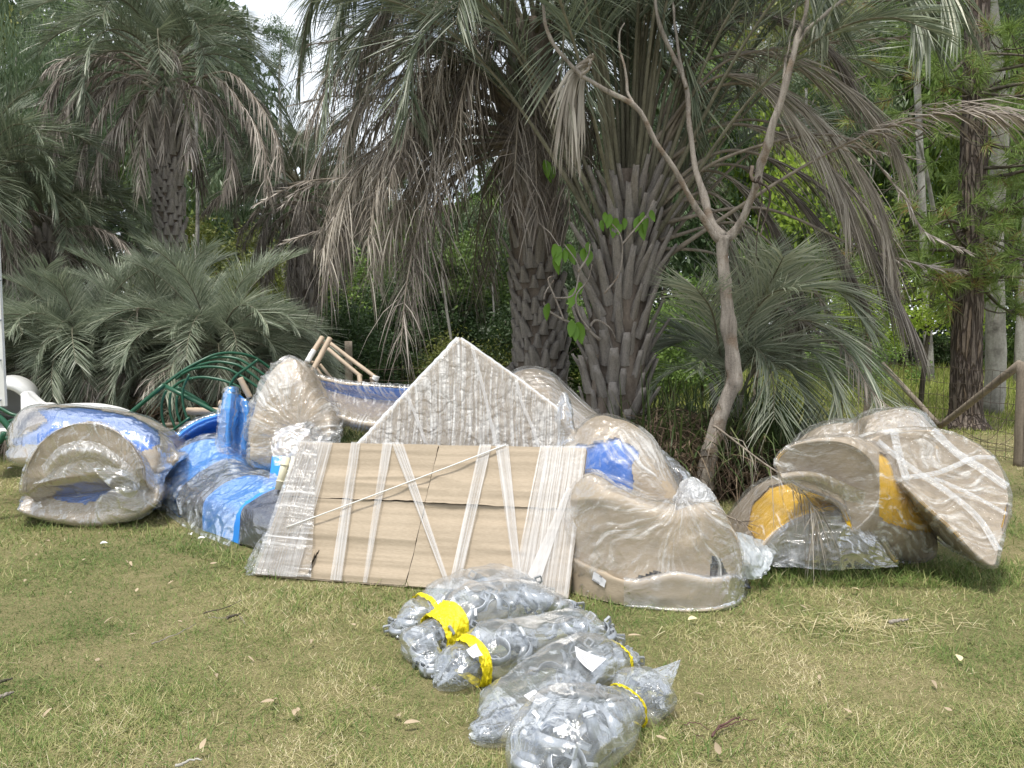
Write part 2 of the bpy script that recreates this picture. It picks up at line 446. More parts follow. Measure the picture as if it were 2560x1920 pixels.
# ================================================================== ground
def mat_ground():
    t = NT('lawn_soil'); o = t.obj()
    a = t.noise(o, .9, 6, .6); b = t.noise(o, 14, 6, .7); c = t.noise(o, 90, 3, .6)
    col = t.ramp(t.math('ADD', t.math('MULTIPLY', a, .5), t.math('MULTIPLY', b, .5)), (.36, (.135, .145, .052)), (.52, (.25, .225, .105)), (.66, (.37, .305, .175)))
    col = t.mixc(.35, col, t.ramp(c, (.35, (.05, .05, .02)), (.65, (.36, .31, .17))))
    return t.done(t.prin(col, .95, 0, t.bump(t.math('ADD', b, c), .8, .03), .15))
n = 60
gx, gy = np.meshgrid(np.linspace(-300, 300, n), np.linspace(-20, 580, n))
gv = np.stack([gx, gy, np.zeros_like(gx)], -1).reshape(-1, 3)
ii = (np.arange(n - 1)[:, None] * n + np.arange(n - 1)[None]).reshape(-1)
tag(link('ground', mesh('ground', gv, np.stack([ii, ii + 1, ii + n + 1, ii + n], -1), None, mat_ground())), kind='structure')
# forest floor, a few mm above: dark leaf mould under the trees
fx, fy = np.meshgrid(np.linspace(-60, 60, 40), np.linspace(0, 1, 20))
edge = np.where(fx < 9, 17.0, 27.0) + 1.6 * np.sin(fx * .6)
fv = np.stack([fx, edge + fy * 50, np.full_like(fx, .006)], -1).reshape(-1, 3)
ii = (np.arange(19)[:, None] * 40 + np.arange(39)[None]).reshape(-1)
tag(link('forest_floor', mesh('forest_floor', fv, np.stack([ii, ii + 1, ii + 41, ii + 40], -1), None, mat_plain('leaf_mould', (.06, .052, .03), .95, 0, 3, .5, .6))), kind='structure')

BAGS = []           # footprints kept free of grass: (centre x, y, radius)
def scatter(n, y0, y1, pw, spread=.72, margin=.6):
    u = RNG.random(n)
    a = 1 - pw
    Y = (y0 ** a + u * (y1 ** a - y0 ** a)) ** (1 / a)
    X = (RNG.random(n) * 2 - 1) * (Y * spread + margin)
    return X, Y
def blades(X, Y, L, Wd, lean, rnd, droop=.3, nseg=1, prof=(1, .15)):
    n = len(X); az = RNG.random(n) * 2 * np.pi
    d = norm(np.stack([np.cos(az) * lean, np.sin(az) * lean, np.ones(n)], -1))
    a2 = az + np.pi / 2 + RNG.normal(0, .5, n)
    side = np.stack([np.cos(a2), np.sin(a2), np.zeros(n)], -1)
    p0 = np.stack([X, Y, np.full(n, -.004)], -1)
    return strips(p0, d, side, L, Wd, droop, nseg, prof, rnd)
def greener_left(X, Y):  # soft tree shade on the left lawn, painted as darker, greener blade colour
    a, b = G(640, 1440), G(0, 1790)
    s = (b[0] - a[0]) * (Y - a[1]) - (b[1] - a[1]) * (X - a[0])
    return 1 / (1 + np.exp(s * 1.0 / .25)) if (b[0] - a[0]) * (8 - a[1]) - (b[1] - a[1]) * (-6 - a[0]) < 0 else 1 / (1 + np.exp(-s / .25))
def bags_keep(X, Y):
    k = np.ones(len(X), bool)
    for cx, cy, r in BAGS: k &= (X - cx) ** 2 + (Y - cy) ** 2 > r * r
    return k
def make_lawn():
    X, Y = scatter(620000, 2.3, 13.5, 1.35)
    k = bags_keep(X, Y); X, Y = X[k], Y[k]
    xy = np.stack([X, Y, 0 * X], -1)
    p = .55 * fbm(xy, .8, 3, 3) + .45 * fbm(xy, 3.5, 5, 3)
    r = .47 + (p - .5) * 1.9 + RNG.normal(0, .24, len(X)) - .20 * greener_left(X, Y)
    r = np.clip(r, .02, .99)
    L = RNG.uniform(.018, .046, len(X)) * (.75 + 1.2 * np.clip(fbm(xy, 2.6, 9, 3) * 2 - .55, 0, 1))
    Wd = np.maximum(.0032, Y * .00085) * RNG.uniform(.7, 1.3, len(X))
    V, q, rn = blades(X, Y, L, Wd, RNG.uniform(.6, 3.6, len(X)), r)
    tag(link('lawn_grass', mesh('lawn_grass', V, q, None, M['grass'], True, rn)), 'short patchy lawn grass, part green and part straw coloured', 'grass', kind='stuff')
    # longer tufts
    X, Y = scatter(16000, 2.4, 10, 1.3)
    keep = (fbm(np.stack([X, Y, 0 * X], -1), 2.2, 21, 2) > .52) & bags_keep(X, Y); X, Y = X[keep], Y[keep]
    V, q, rn = blades(X, Y, RNG.uniform(.05, .11, len(X)), np.maximum(.004, Y * .001), RNG.uniform(.2, 1.6, len(X)), np.clip(RNG.normal(.22, .2, len(X)), .02, .95), .5, 2, (1, .8, .1))
    tag(link('grass_tufts', mesh('grass_tufts', V, q, None, M['grass'], True, rn)), 'longer green grass tufts standing out of the lawn', 'grass', kind='stuff')
    # straw lying on the right of the lawn
    n = 260
    c = G(2120, 1562); X = c[0] + RNG.normal(0, .30, n) * RNG.choice([.5, 1, 1.6], n); Y = c[1] + RNG.normal(0, .09, n) * RNG.choice([.6, 1, 1.8], n)
    V, q, rn = blades(X, Y, RNG.uniform(.06, .16, n), .004, RNG.uniform(4, 9, n), RNG.uniform(.72, 1, n), .1, 2, (1, .9, .3))
    tag(link('straw_litter', mesh('straw_litter', V + (0, 0, .018), q, None, M['grass'], True, rn)), 'pale dry straw lying on the lawn before the yellow bundles', 'straw', kind='stuff')
    # long grass in front of bundles
    n = 5200
    px = np.concatenate([RNG.uniform(1870, 2560, 3300), RNG.uniform(0, 700, 900), RNG.uniform(700, 1900, 1000)])
    py = np.where(px > 1860, RNG.uniform(1405, 1470, n), np.where(px < 700, 1300 + (px - 250).clip(0) * .28 + RNG.uniform(-10, 30, n), 1470 + RNG.uniform(0, 70, n)))
    g = np.array([G(a, b) for a, b in zip(px, py)])
    k = bags_keep(g[:, 0], g[:, 1]); g = g[k]; n = len(g)
    V, q, rn = blades(g[:, 0], g[:, 1], RNG.uniform(.05, .12, n), .005, RNG.uniform(.2, 1.4, n), np.clip(RNG.normal(.3, .22, n), .02, .95), .5, 2, (1, .8, .1))
    tag(link('edge_grass', mesh('edge_grass', V, q, None, M['grass'], True, rn)), 'uncut grass growing along the feet of the wrapped bundles', 'grass', kind='stuff')
    # field beyond the fence
    n = 60000
    Y = RNG.uniform(11.5, 30, n); X = RNG.uniform(-.2, .85, n) * Y + RNG.uniform(-1, 2, n)
    k = X > 2.0 + (Y < 14) * 1.0; X, Y = X[k], Y[k]; n = len(X)
    bare = fbm(np.stack([X, Y, 0 * X], -1), .6, 31, 2); k = (Y > 13.5) | (bare > .5); X, Y = X[k], Y[k]; n = len(X)
    hgt = np.interp(Y, [11.5, 14, 18, 30], [.06, .14, .38, .6])
    V, q, rn = blades(X, Y, hgt * RNG.uniform(.6, 1.3, n), Y * .0011, RNG.uniform(.1, .7, n), RNG.random(n), .5, 2, (1, .7, .1))
    tag(link('field_grass', mesh('field_grass', V, q, None, M['field'], True, rn)), 'tall yellow-green grass in the field behind the wire fence', 'grass', kind='stuff')
    n = 30000
    Y = RNG.uniform(9.5, 22, n); X = RNG.uniform(-.8, .12, n) * Y
    V, q, rn = blades(X, Y, RNG.uniform(.1, .4, n), Y * .001, RNG.uniform(.1, .9, n), RNG.uniform(0, .8, n), .5, 2, (1, .7, .1))
    tag(link('undergrowth_grass', mesh('undergrowth_grass', V, q, None, M['tall'], True, rn)), 'dark green grass under the palms and trees at the back', 'grass', kind='stuff')

# ================================================================== background trees
def leaf_cloud(centers, sig, n, size, hang=.0, aspect=.42, rng=RNG):
    """diamond leaves gathered in clumps"""
    k = rng.integers(0, len(centers), n)
    sg = np.broadcast_to(np.asarray(sig, float), (len(centers), 3))
    p = centers[k] + rng.normal(size=(n, 3)) * sg[k] * .55
    d = rand_unit(n, rng); d[:, 2] -= hang; d = norm(d)
    s = norm(np.cross(d, rand_unit(n, rng)))
    L = (size * rng.uniform(.6, 1.4, n))[:, None]
    V = np.stack([p, p + d * L * .45 + s * L * aspect * .5, p + d * L, p + d * L * .45 - s * L * aspect * .5], 1).reshape(-1, 3)
    q = np.arange(n * 4).reshape(-1, 4)
    clump = rng.random(len(centers))
    r = np.clip(.55 * clump[k] + .45 * rng.random(n), 0, 1)
    return V, q, np.repeat(r, 4)
def crown_mesh(name, mat, n, size, hang, K, seed, shape=(1, 1, 1.2), sig=.26, aspect=.42):
    rng = np.random.default_rng(seed)
    c = rand_unit(K, rng) * (rng.random((K, 1)) ** .45) * .8 * np.array(shape)
    V, q, r = leaf_cloud(c, np.full((K, 3), sig) * (1, 1, .75), n, size, hang, aspect, rng)
    me = mesh(name, V, q, None, mat, True, r)
    return me, c
CROWNS = {}
def crown(kind, i):
    key = (kind, i)
    if key not in CROWNS:
        spec = dict(dark=('leaf_dark', 5200, .075, .2, 26, (1, 1, 1.2), .25, .45), mid=('leaf_mid', 4800, .075, .2, 24, (1, 1, 1.15), .25, .5),
                    euc=('leaf_euc', 5600, .085, 1.1, 26, (1, 1, 1.35), .22, .22), olive=('leaf_olive', 5200, .06, .1, 26, (1, 1, 1.1), .26, .5),
                    lime=('leaf_lime', 4200, .06, .2, 22, (1.15, 1, .8), .24, .55))[kind]
        m, n, sz, hg, K, sh, sg, asp = spec
        CROWNS[key] = crown_mesh('crown', M[m], n, sz, hg, K, 100 + i * 7 + len(kind), sh, sg, asp)
    return CROWNS[key]
def bg_tree(name, x, y, h, rad, kind, i, label, group, bark='dark_bark', crown_base=.35, tr=.12, lean=0):
    t = empty(name, (x, y, 0), label, 'tree', group)
    me, c = crown(kind, i)
    zc = h * (crown_base + 1) / 2; sz = h * (1 - crown_base) / 2 / 1.15
    rz = random.random() * 6.28
    link('crown', me, t, (x + lean * zc, y, zc), (0, 0, rz), (rad, rad, sz))
    mb = MB(); top = zc + sz * .5
    zz = np.linspace(0, top, 9)
    path = np.stack([x + lean * zz + np.cumsum(RNG.normal(0, .035, 9)), y + np.cumsum(RNG.normal(0, .035, 9)), zz], -1)
    mb.tube(path, np.linspace(tr, tr * .3, 9) * (1 + .35 * np.exp(-zz / .3)), 8, rough=.12, seed=i)
    cs, sn = math.cos(rz), math.sin(rz)
    for a in c[:9]:
        e = np.array((x + lean * zc + (a[0] * cs - a[1] * sn) * rad * .8, y + (a[0] * sn + a[1] * cs) * rad * .8, zc + a[2] * sz * .8))
        z0 = min(top * .95, max(h * crown_base * .6, e[2] - rad * .9))
        b = np.array((np.interp(z0, zz, path[:, 0]), np.interp(z0, zz, path[:, 1]), z0))
        mb.tube(catmull([b, (b + e) / 2 + (0, 0, .15 * rad * RNG.random()), e], 5), np.linspace(tr * .4, .012, 5), 5)
    mb.obj('trunk', M[bark], t)
    return t
SKY_X = [-400, 0, 130, 260, 330, 560, 650, 700, 790, 860, 1000, 1150, 1300, 1500, 1700, 1850, 2000, 2300, 2600, 3000]
SKY_Y = [-420, -350, -150, -100, -100, -60, 60, 370, 380, 400, 470, 430, 300, 200, 60, -200, -420, -500, -500, -500]
def skyline(px): return float(np.interp(px, SKY_X, SKY_Y))
def zone(p):
    for lim, z in ((150, 'at the left edge'), (400, 'behind the left palm'), (720, 'right of the left palm'), (1000, 'behind the dead palm skirt'), (1300, 'left of the skirted palm'), (1700, 'behind the nearer palm'), (2000, 'right of the bare tree'), (2350, 'left of the big pine')):
        if p < lim: return z
    return 'behind the big pine'
def forest():
    rr = random.Random(5)
    kinds = ['dark', 'euc', 'mid', 'euc', 'dark', 'olive']
    lab = {'dark': 'dark leafy forest tree', 'mid': 'mid-green leafy forest tree',
           'lime': 'bright yellow-green forest tree', 'euc': 'tall grey-green eucalyptus with hanging leaves', 'olive': 'olive-tinted forest tree',
           }
    k = 0
    for row, (Yr, step) in enumerate(((21, 175), (28, 150), (37, 125))):
        px = -330 + row * 40
        while px < 2900:
            p = px + rr.uniform(-45, 45); Y = Yr + rr.uniform(-2.5, 2.5)
            if p > 1750: Y += 7
            top = skyline(p) + rr.uniform(0, 90) + (2 - row) * 60
            h = P(p, top, Y)[2]; x = P(p, HOR, Y)[0]
            kd = kinds[rr.randrange(6)]
            if p < 330 and row < 2: kd = 'euc'
            if 420 < p < 700 and row == 0: kd = 'olive'; h = min(h, 5.4)
            if p > 1780: kd = ['mid', 'lime', 'mid', 'olive', 'euc'][k % 5]
            if 760 < p < 1300 and row == 0: kd = ['dark', 'mid'][k % 2]; h = min(h, 6.0)
            rad = Yr * step / FPX * rr.uniform(.75, 1.05) + .3
            bg_tree('forest_tree', x, Y, max(h, 3.2), rad, kd, rr.randrange(3), lab[kd] + ' ' + zone(p), 'trees of the wood behind the palms', rr.choice(['dark_bark', 'pale_bark']), rr.uniform(.12, .34), rr.uniform(.07, .15), rr.uniform(-.03, .03))
            px += step; k += 1
    for j in range(16):
        p = 1780 + j * 60 + rr.uniform(-30, 30); Y = rr.uniform(23, 34); top = rr.uniform(-300, 420)
        kd = ['mid', 'lime', 'euc', 'mid'][j % 4]
        bg_tree('forest_tree', P(p, HOR, Y)[0], Y, P(p, top, Y)[2], rr.uniform(1.5, 2.6), kd, j % 3, lab[kd] + ' ' + zone(p), 'trees of the wood behind the palms', 'pale_bark', .12, .09, rr.uniform(-.03, .03))
    # understorey shrubs
    for j in range(46):
        p = -150 + j * 62 + rr.uniform(-20, 20); Y = rr.uniform(16, 20) + (9 if p > 1800 else 0)
        if 2030 < p < 2560 and Y < 26: continue
        h = rr.uniform(1.2, 2.9); x = P(p, HOR, Y)[0]
        kd = rr.choice(['dark', 'mid', 'mid', 'olive' if p < 700 else 'dark'])
        sh = empty('forest_shrub', (x, Y, 0), 'leafy %s shrub at the wood edge ' % {'dark': 'dark green', 'mid': 'mid-green', 'olive': 'olive'}[kd] + zone(p), 'shrub', 'shrubs at the foot of the wood')
        me, c = crown(kd, rr.randrange(3))
        link('crown', me, sh, (x, Y, h * .5), (0, 0, rr.random() * 6), (rr.uniform(.9, 1.5), rr.uniform(.9, 1.4), h * .48))
        mb = MB()
        for a in c[:5]: mb.tube(catmull([(x, Y, 0), (x + a[0] * .3, Y + a[1] * .3, h * .35), (x + a[0], Y + a[1], h * .5 + a[2] * h * .4)], 5), np.linspace(.03, .01, 5), 5)
        mb.obj('stem', M['dark_bark'], sh)
    # thin pale trunks that show between the palms
    for p, top, Y, w in ((1128, 560, 17, 8), (975, 700, 20, 6), (700, 300, 26, 9), (1225, 620, 19, 6), (858, 720, 21, 5), (490, 350, 19, 12), (2078, 500, 26, 9), (2170, 560, 27, 7), (2500, 250, 25, 14), (1985, 420, 25, 12)):
        a = P(p, HOR, Y); h = P(p, top, Y)[2] + 2.5
        zz = np.linspace(0, h, 10)
        path = np.stack([a[0] + np.cumsum(RNG.normal(0, .05, 10)), np.full(10, Y), zz], -1)
        t = empty('slender_tree', (a[0], Y, 0), 'slender bare pale tree trunk at the wood edge ' + zone(p), 'tree', 'slender pale trunks at the edge of the wood')
        MB().tube(path, np.linspace(w * Y / FPX * .5, w * Y / FPX * .28, 10), 7, rough=.15).obj('trunk', M['pale_bark'], t)
        me, c = crown('euc', 1)
        link('crown', me, t, (path[-1, 0], Y, h), (0, 0, p), (1.1, 1.1, 1.0))
    # far wood: one mass closing the view
    N = 46000
    pxs = RNG.uniform(-500, 3100, N); Y = RNG.uniform(43, 56, N)
    sk = np.array([skyline(v) for v in pxs]) + 70 + 60 * (fbm(np.stack([pxs, 0 * pxs, 0 * pxs], -1), .012, 3, 3) - .5) * 2
    x = (pxs - 1280) / FPX * Y
    ztop = EYE + (HOR - sk) / FPX * Y
    z = RNG.random(N) * ztop
    V, q, r = leaf_cloud(np.stack([x, Y, z], -1), .5, N * 2, .62, .2, .55)
    tag(link('far_wood', mesh('far_wood', V, q, None, M['leaf_dark'], True, r)), 'dense dark wood far behind the trees', 'wood', kind='stuff')
    # vine covered mound
    c = P(1180, 880, 17)
    mv = empty('vine_mound', (c[0], 17, 0), 'olive-green creeper covered mound behind the pointed panel', 'shrub')
    K = 60; cc = rand_unit(K) * (1.25, .9, .9); cc[:, 2] = np.abs(cc[:, 2]); cc[:, 0] += .25 * np.sign(cc[:, 0]); cc = cc + (c[0], 17, .35)
    V, q, r = leaf_cloud(cc, .34, 9000, .075, .6, .35); link('foliage', mesh('foliage', V, q, None, M['leaf_olive'], True, np.clip(r, 0, .85)), mv)
    cc = cc + (-1.6, .5, -.45); V, q, r = leaf_cloud(cc, .3, 3500, .08, .6, .35); link('foliage', mesh('foliage', V, q, None, M['leaf_mid'], True, r), mv)
    mb = MB()
    for a in cc[:14]: mb.tube(catmull([(c[0], 17, 0), (np.array((c[0], 17, .3)) + a) / 2, a], 5), np.linspace(.03, .008, 5), 5)
    mb.obj('stem', M['dark_bark'], mv)
    # lime sapling at the right
    sp = empty('sapling', tuple(P(2300, HOR, 15.5) * (1, 1, 0)), 'bright lime-green sapling beside the big pine behind the fence', 'tree')
    pth = catmull([P(2300, 1020, 15.5) * (1, 1, 0), P(2312, 900, 15.5), P(2325, 800, 15.5), P(2330, 700, 15.5)], 8)
    mb = MB().tube(pth, np.linspace(.055, .03, 8), 7)
    cs = []
    for px, py, dy in ((2080, 800, .3), (2140, 770, -.2), (2190, 810, .5), (2230, 760, 0), (2270, 800, -.4), (2300, 740, .4), (2330, 790, -.5), (2380, 750, .2), (2400, 800, .6), (2180, 740, .6), (2240, 840, -.3), (2460, 800, .4), (2210, 700, .1), (2350, 690, 0)):
        e = P(px, py, 15.5 + dy); cs.append(e)
        mb.tube(catmull([pth[4], (pth[4] + e) / 2 + (0, 0, .15), e], 5), np.linspace(.02, .006, 5), 5)
    mb.obj('trunk', M['dark_bark'], sp)
    V, q, r = leaf_cloud(np.array(cs), (.34, .3, .24), 5200, .07, .2, .6)
    link('crown', mesh('crown', V, q, None, M['leaf_lime'], True, r), sp)
    lo = empty('sapling', tuple(P(2080, HOR, 19) * (1, 1, 0)), 'low yellow-green bush left of the lime sapling', 'shrub')
    cs = np.array([P(RNG.uniform(2020, 2300), RNG.uniform(850, 960), 19 + RNG.normal(0, .4)) for _ in range(22)])
    V, q, r = leaf_cloud(cs, .3, 5000, .075, .2, .5); link('crown', mesh('crown', V, q, None, M['leaf_mid'], True, r), lo)
    mb = MB()
    for e in cs[:7]: mb.tube(catmull([P(2120, HOR, 19) * (1, 1, 0), (e + P(2120, HOR, 19) * (1, 1, .2)) / 2, e], 5), np.linspace(.03, .008, 5), 5)
    mb.obj('stem', M['dark_bark'], lo)

def pine():
    Y = 12.4
    b = G(2415, 1070); t = empty('pine_tree', (b[0], Y, 0), 'big pine with reddish plated bark behind the fence', 'tree')
    pts = catmull([(b[0] - .0, Y, 0), P(2415, 1000, Y), P(2418, 800, Y), P(2430, 500, Y), P(2440, 200, Y), P(2446, -100, Y), P(2450, -500, Y)], 40)
    w = np.interp(np.linspace(0, 1, 40), [0, .05, .12, 1], [.42, .33, .27, .17])
    pts = catmull(pts, 160); w = np.interp(np.linspace(0, 1, 160), np.linspace(0, 1, 40), w); V, q, tr = tube_geo(pts, w, 64, True)
    nz = (1 - ridge(V * (1, 1, .28), 13, 3)) ** .5 * .035 + fbm(V * (1, 1, .4), 26, 4) * .03
    c = pts[np.minimum(np.arange(len(V)) // 64, 159)]; dirv = norm((V - c) * (1, 1, 0))
    link('trunk', mesh('trunk', V - dirv * nz[:, None], q, tr, M['pine_bark'], True), t)
    mb = MB(); nb = MB(); rr = random.Random(3)
    tips = []
    for k in range(44):
        px0, py0 = 2425, rr.uniform(-150, 760)
        side = rr.choice((-1, 1, 1)); reach = rr.uniform(.8, 2.6)
        a = P(px0, py0, Y); ang = rr.uniform(-1.2, 1.2) + (0 if side > 0 else math.pi)
        e = a + np.array((math.cos(ang) * reach, math.sin(ang) * reach * .8, rr.uniform(-.7, .5)))
        br = catmull([a, (a + e) / 2 + (0, 0, rr.uniform(-.25, .2)), e], 8)
        mb.tube(br, np.linspace(.035, .008, 8), 5)
        for j in range(rr.randint(5, 9)):
            s = rr.uniform(.35, 1); q0 = br[int(s * 7)]; q1 = q0 + np.array((rr.uniform(-.45, .45), rr.uniform(-.4, .4), rr.uniform(-.2, .35)))
            mb.tube(np.array([q0, (q0 + q1) / 2 + (0, 0, -.03), q1]), .006, 4); tips.append((q1, norm(q1 - q0)))
        tips.append((e, norm(e - a)))
    for px, py in ((2500, 560), (2440, 680), (2380, 700), (2530, 700), (2340, 600), (2480, 480), (2550, 600), (2300, 560), (2120, 720), (2220, 600), (2540, 780)):
        e = P(px, py, Y - .3 + rr.uniform(-.5, .5)); tips.append((e, np.array((.3, 0, .8))))
        a = P(2425, py - 30, Y); mb.tube(catmull([a, (a + e) / 2 + (0, 0, -.1), e], 6), np.linspace(.02, .006, 6), 5)
    for k in range(105):
        px, py = rr.uniform(2060, 2600), rr.uniform(60, 830); Yp = Y + rr.uniform(-1.4, 1.2); e = P(px, py, Yp); a = e + np.array(((2425 - px) * .0022, (Y - Yp) * .5, rr.uniform(-.1, .35)))
        mb.tube(catmull([a, (a + e) / 2 + (0, 0, -.06), e], 6), np.linspace(.014, .005, 6), 4); tips.append((e, norm(e - a + (0, 0, .15))))
    mb.obj('branch', M['dark_bark'], t)['kind'] = 'stuff'
    p0 = []; d = []; rn = []
    for e, ax in tips:
        n = 62; dd = norm(rand_unit(n) + np.array(ax) * .9); p0.append(e + np.array(ax) * RNG.uniform(-.12, .05, (n, 1))); d.append(dd)
        rn.append(np.clip(RNG.normal(.45 + (RNG.random() < .15) * .5, .2, n), 0, 1))
    p0 = np.concatenate(p0); d = np.concatenate(d); rn = np.concatenate(rn)
    V, q, r = strips(p0, d, norm(np.cross(d, rand_unit(len(d)))), RNG.uniform(.17, .30, len(d)), .0075, .30, 2, (1, .9, .2), rn)
    link('needles', mesh('needles', V, q, None, M['needle'], True, r), t)
    # pale trunk behind
    b = P(2490, HOR, 14.5); t = empty('pale_tree', (b[0], 14.5, 0), 'pale grey-barked tree trunk just behind the big pine', 'tree')
    pts = catmull([(b[0], 14.5, 0), P(2490, 900, 14.5), P(2486, 600, 14.5), P(2500, 300, 14.5), P(2470, -50, 14.5), P(2440, -400, 14.5)], 24)
    MB().tube(pts, np.linspace(.19, .10, 24), 14, rough=.12).obj('trunk', M['pale_bark'], t)
    for a, e in (((2494, 420), (2350, 330)), ((2495, 350), (2555, 180)), ((2480, 80), (2300, -40)), ((2340, 560), (2290, 330))):
        MB().tube(catmull([P(*a, 14.5), (P(*a, 14.5) + P(*e, 14.2)) / 2 + (0, 0, .12), P(*e, 14.2)], 7), np.linspace(.05, .02, 7), 6).obj('branch', M['pale_bark'], t)
    me, c = crown('euc', 2); link('crown', me, t, tuple(P(2430, -150, 14.5)), (0, 0, 1), (2.4, 1.8, 1.6))
    for i, (px, py, Yp, w, px2) in enumerate(((2560, 1000, 20, .2, 2590), (2330, 1000, 21, .13, 2280))):
        b = P(px, HOR, Yp); tt = empty('pale_tree', (b[0], Yp, 0), ['pale trunk at the right edge of the view behind the pine', 'pale leaning trunk left of the pine, deeper in the wood'][i], 'tree')
        pts = catmull([(b[0], Yp, 0), P((px + px2) / 2, 500, Yp), P(px2, -100, Yp)], 14)
        MB().tube(pts, np.linspace(w, w * .5, 14), 9, rough=.12).obj('trunk', M['pale_bark'], tt)
        me, c = crown('euc', i); link('crown', me, tt, tuple(pts[-1]), (0, 0, i), (2.2, 2.0, 1.8))
# ================================================================== palms
def frond_mesh(name, path, mat, n_leaf=62, leaf=.5, width=.022, start=.28, fwd=.7, lat=.75, vee=.4, droop=(.1, .35), r0=.016, seed=0, jitter=.12, rbase=(.25, .75), drop=0.0, twist=0.0):
    """a feather leaf: tapered midrib with two ranks of narrow leaflets"""
    rng = np.random.default_rng(seed + 40)
    path = np.asarray(path, float); N = 40
    pts = catmull(path, N)
    T = norm(np.gradient(pts, axis=0)); Z = np.array((0, 0, 1.0))
    Sd = np.cross(T, Z); ln = np.linalg.norm(Sd, axis=1, keepdims=True)
    Sd = np.where(ln > .12, Sd / np.maximum(ln, 1e-6), norm(np.cross(T, np.array((.3, 1, 0)))))
    for k in range(1, N):
        if np.dot(Sd[k], Sd[k - 1]) < 0: Sd[k] *= -1
    if twist:
        U0 = np.cross(Sd, T); a = twist * np.linspace(0, 1, N)[:, None]
        Sd = Sd * np.cos(a) + U0 * np.sin(a)
    U = np.cross(Sd, T)
    mb = MB(); live = 'green' in mat.name or 'silver' in mat.name
    rr = np.interp(np.linspace(0, 1, N), [0, .12, .4, 1], [r0 * 1.7, r0 * 1.1, r0 * .75, r0 * .2])
    V, q, tq = tube_geo(pts, rr, 6, False); mb.add(V, q, rnd=rng.uniform(.55, .8)); nq = len(q)
    s = np.tile(np.linspace(start, .985, n_leaf), 2) + rng.normal(0, .004, 2 * n_leaf); s = np.clip(s, 0, .995)
    sg = np.repeat([1, -1], n_leaf)
    if drop: k = rng.random(len(s)) > drop; s, sg = s[k], sg[k]
    n = len(s); f = s * (N - 1)
    it = lambda A: np.stack([np.interp(f, np.arange(N), A[:, c]) for c in range(3)], -1)
    p, t_, sd, u = it(pts), it(T), it(Sd), it(U)
    u_ = (s - start) / (1 - start)
    Lp = leaf * (.35 + .75 * np.sin(np.pi * np.clip(.12 + .80 * u_, 0, 1))) * (rng.uniform(.3, 1.3, n) if droop[1] > 1.15 else rng.uniform(.8, 1.15, n))
    g = lambda: rng.normal(0, jitter, n)[:, None]
    d = norm(t_ * (fwd + .35 * u_[:, None] + g()) + sd * (sg * lat)[:, None] * (1 + g()) + u * (vee + g()))
    side = norm(np.cross(d, np.cross(t_, d)) + rng.normal(0, .25, (n, 3)))
    side = norm(t_ - d * (t_ * d).sum(1, keepdims=True) + u * .5 + rng.normal(0, .2, (n, 3)))
    V, q, r = strips(p, d, side, Lp, width * rng.uniform(.75, 1.2, n), rng.uniform(*droop, n), 3, (.6, 1, .75, .06), rng.uniform(*rbase, n))
    mb.add(V, q, rnd=r)
    me = mb.make(name, mat, True); me.materials.append(M['stalk' if live else 'dead_stalk'])
    mi = np.zeros(len(me.polygons), np.int32); mi[:nq] = 1; me.polygons.foreach_set('material_index', mi)
    return me
def arc_path(length, elev, arch, n=9, p=1.25):
    s = np.linspace(0, 1, n); a = np.radians(elev - arch * s ** p)
    st = length / (n - 1)
    x = np.concatenate([[0], np.cumsum(np.cos(a[:-1]) * st)]); z = np.concatenate([[0], np.cumsum(np.sin(a[:-1]) * st)])
    return np.stack([x, 0 * x, z], -1)
FR = {}
def frond(kind, i):
    """shared leaf meshes, unit length 2 m"""
    key = (kind, i)
    if key in FR: return FR[key]
    el = dict(green=[82, 64, 48, 30, 12, -2], dead=[18, -5, -28, -52, -74], half=[30, 8, -14])[kind][i]
    if kind == 'green':
        me = frond_mesh('frond', arc_path(2.0, el, 70 + 55 * (el < 70), 9), M['palm_green'], 104, .58, .0115, .22, .85, .62, .40, (.02, .32), seed=i, rbase=(.1, .85))
    elif kind == 'half':
        me = frond_mesh('frond', arc_path(2.0, el, 95, 9), M['palm_dead'], 84, .5, .0125, .26, .7, .5, .15, (.35, .9), seed=i + 20, rbase=(.1, .7))
    else:
        me = frond_mesh('dead_frond', arc_path(1.9, el, 75 if el > -40 else 30, 9), M['palm_dead'], 84, .46, .014, .20, .6, .27, .0, (.6, 1.7), seed=i + 50, jitter=.28, rbase=(.0, .95), drop=.12)
    FR[key] = me
    return me
BOOTS = {}
def boot_mesh(kind):
    if kind in BOOTS: return BOOTS[kind]
    L, wb, wt, th = dict(long=(.50, .13, .055, .05), mid=(.34, .14, .07, .055), short=(.20, .17, .05, .075))[kind]
    rng = np.random.default_rng(len(kind)); n = 5; V = []
    for j in range(n):
        s = j / (n - 1); w = wb + (wt - wb) * s ** .7; d = th * (1 - .45 * s); z = L * s; o = .05 * L * s * s
        for x, y in ((-.5, 0), (-.42, .55), (0, .95), (.42, .55), (.5, 0), (0, -.15)):
            V.append((x * w + rng.normal(0, .004), y * d + o + rng.normal(0, .003), z + rng.normal(0, .006)))
    q = [(j * 6 + k, j * 6 + (k + 1) % 6, j * 6 + 6 + (k + 1) % 6, j * 6 + 6 + k) for j in range(n - 1) for k in range(6)]
    e = (n - 1) * 6; q += [(e, e + 1, e + 2, e + 5), (e + 2, e + 3, e + 4, e + 5)]
    BOOTS[kind] = mesh('leaf_base', V, q, None, M['boot'], True)
    return BOOTS[kind]
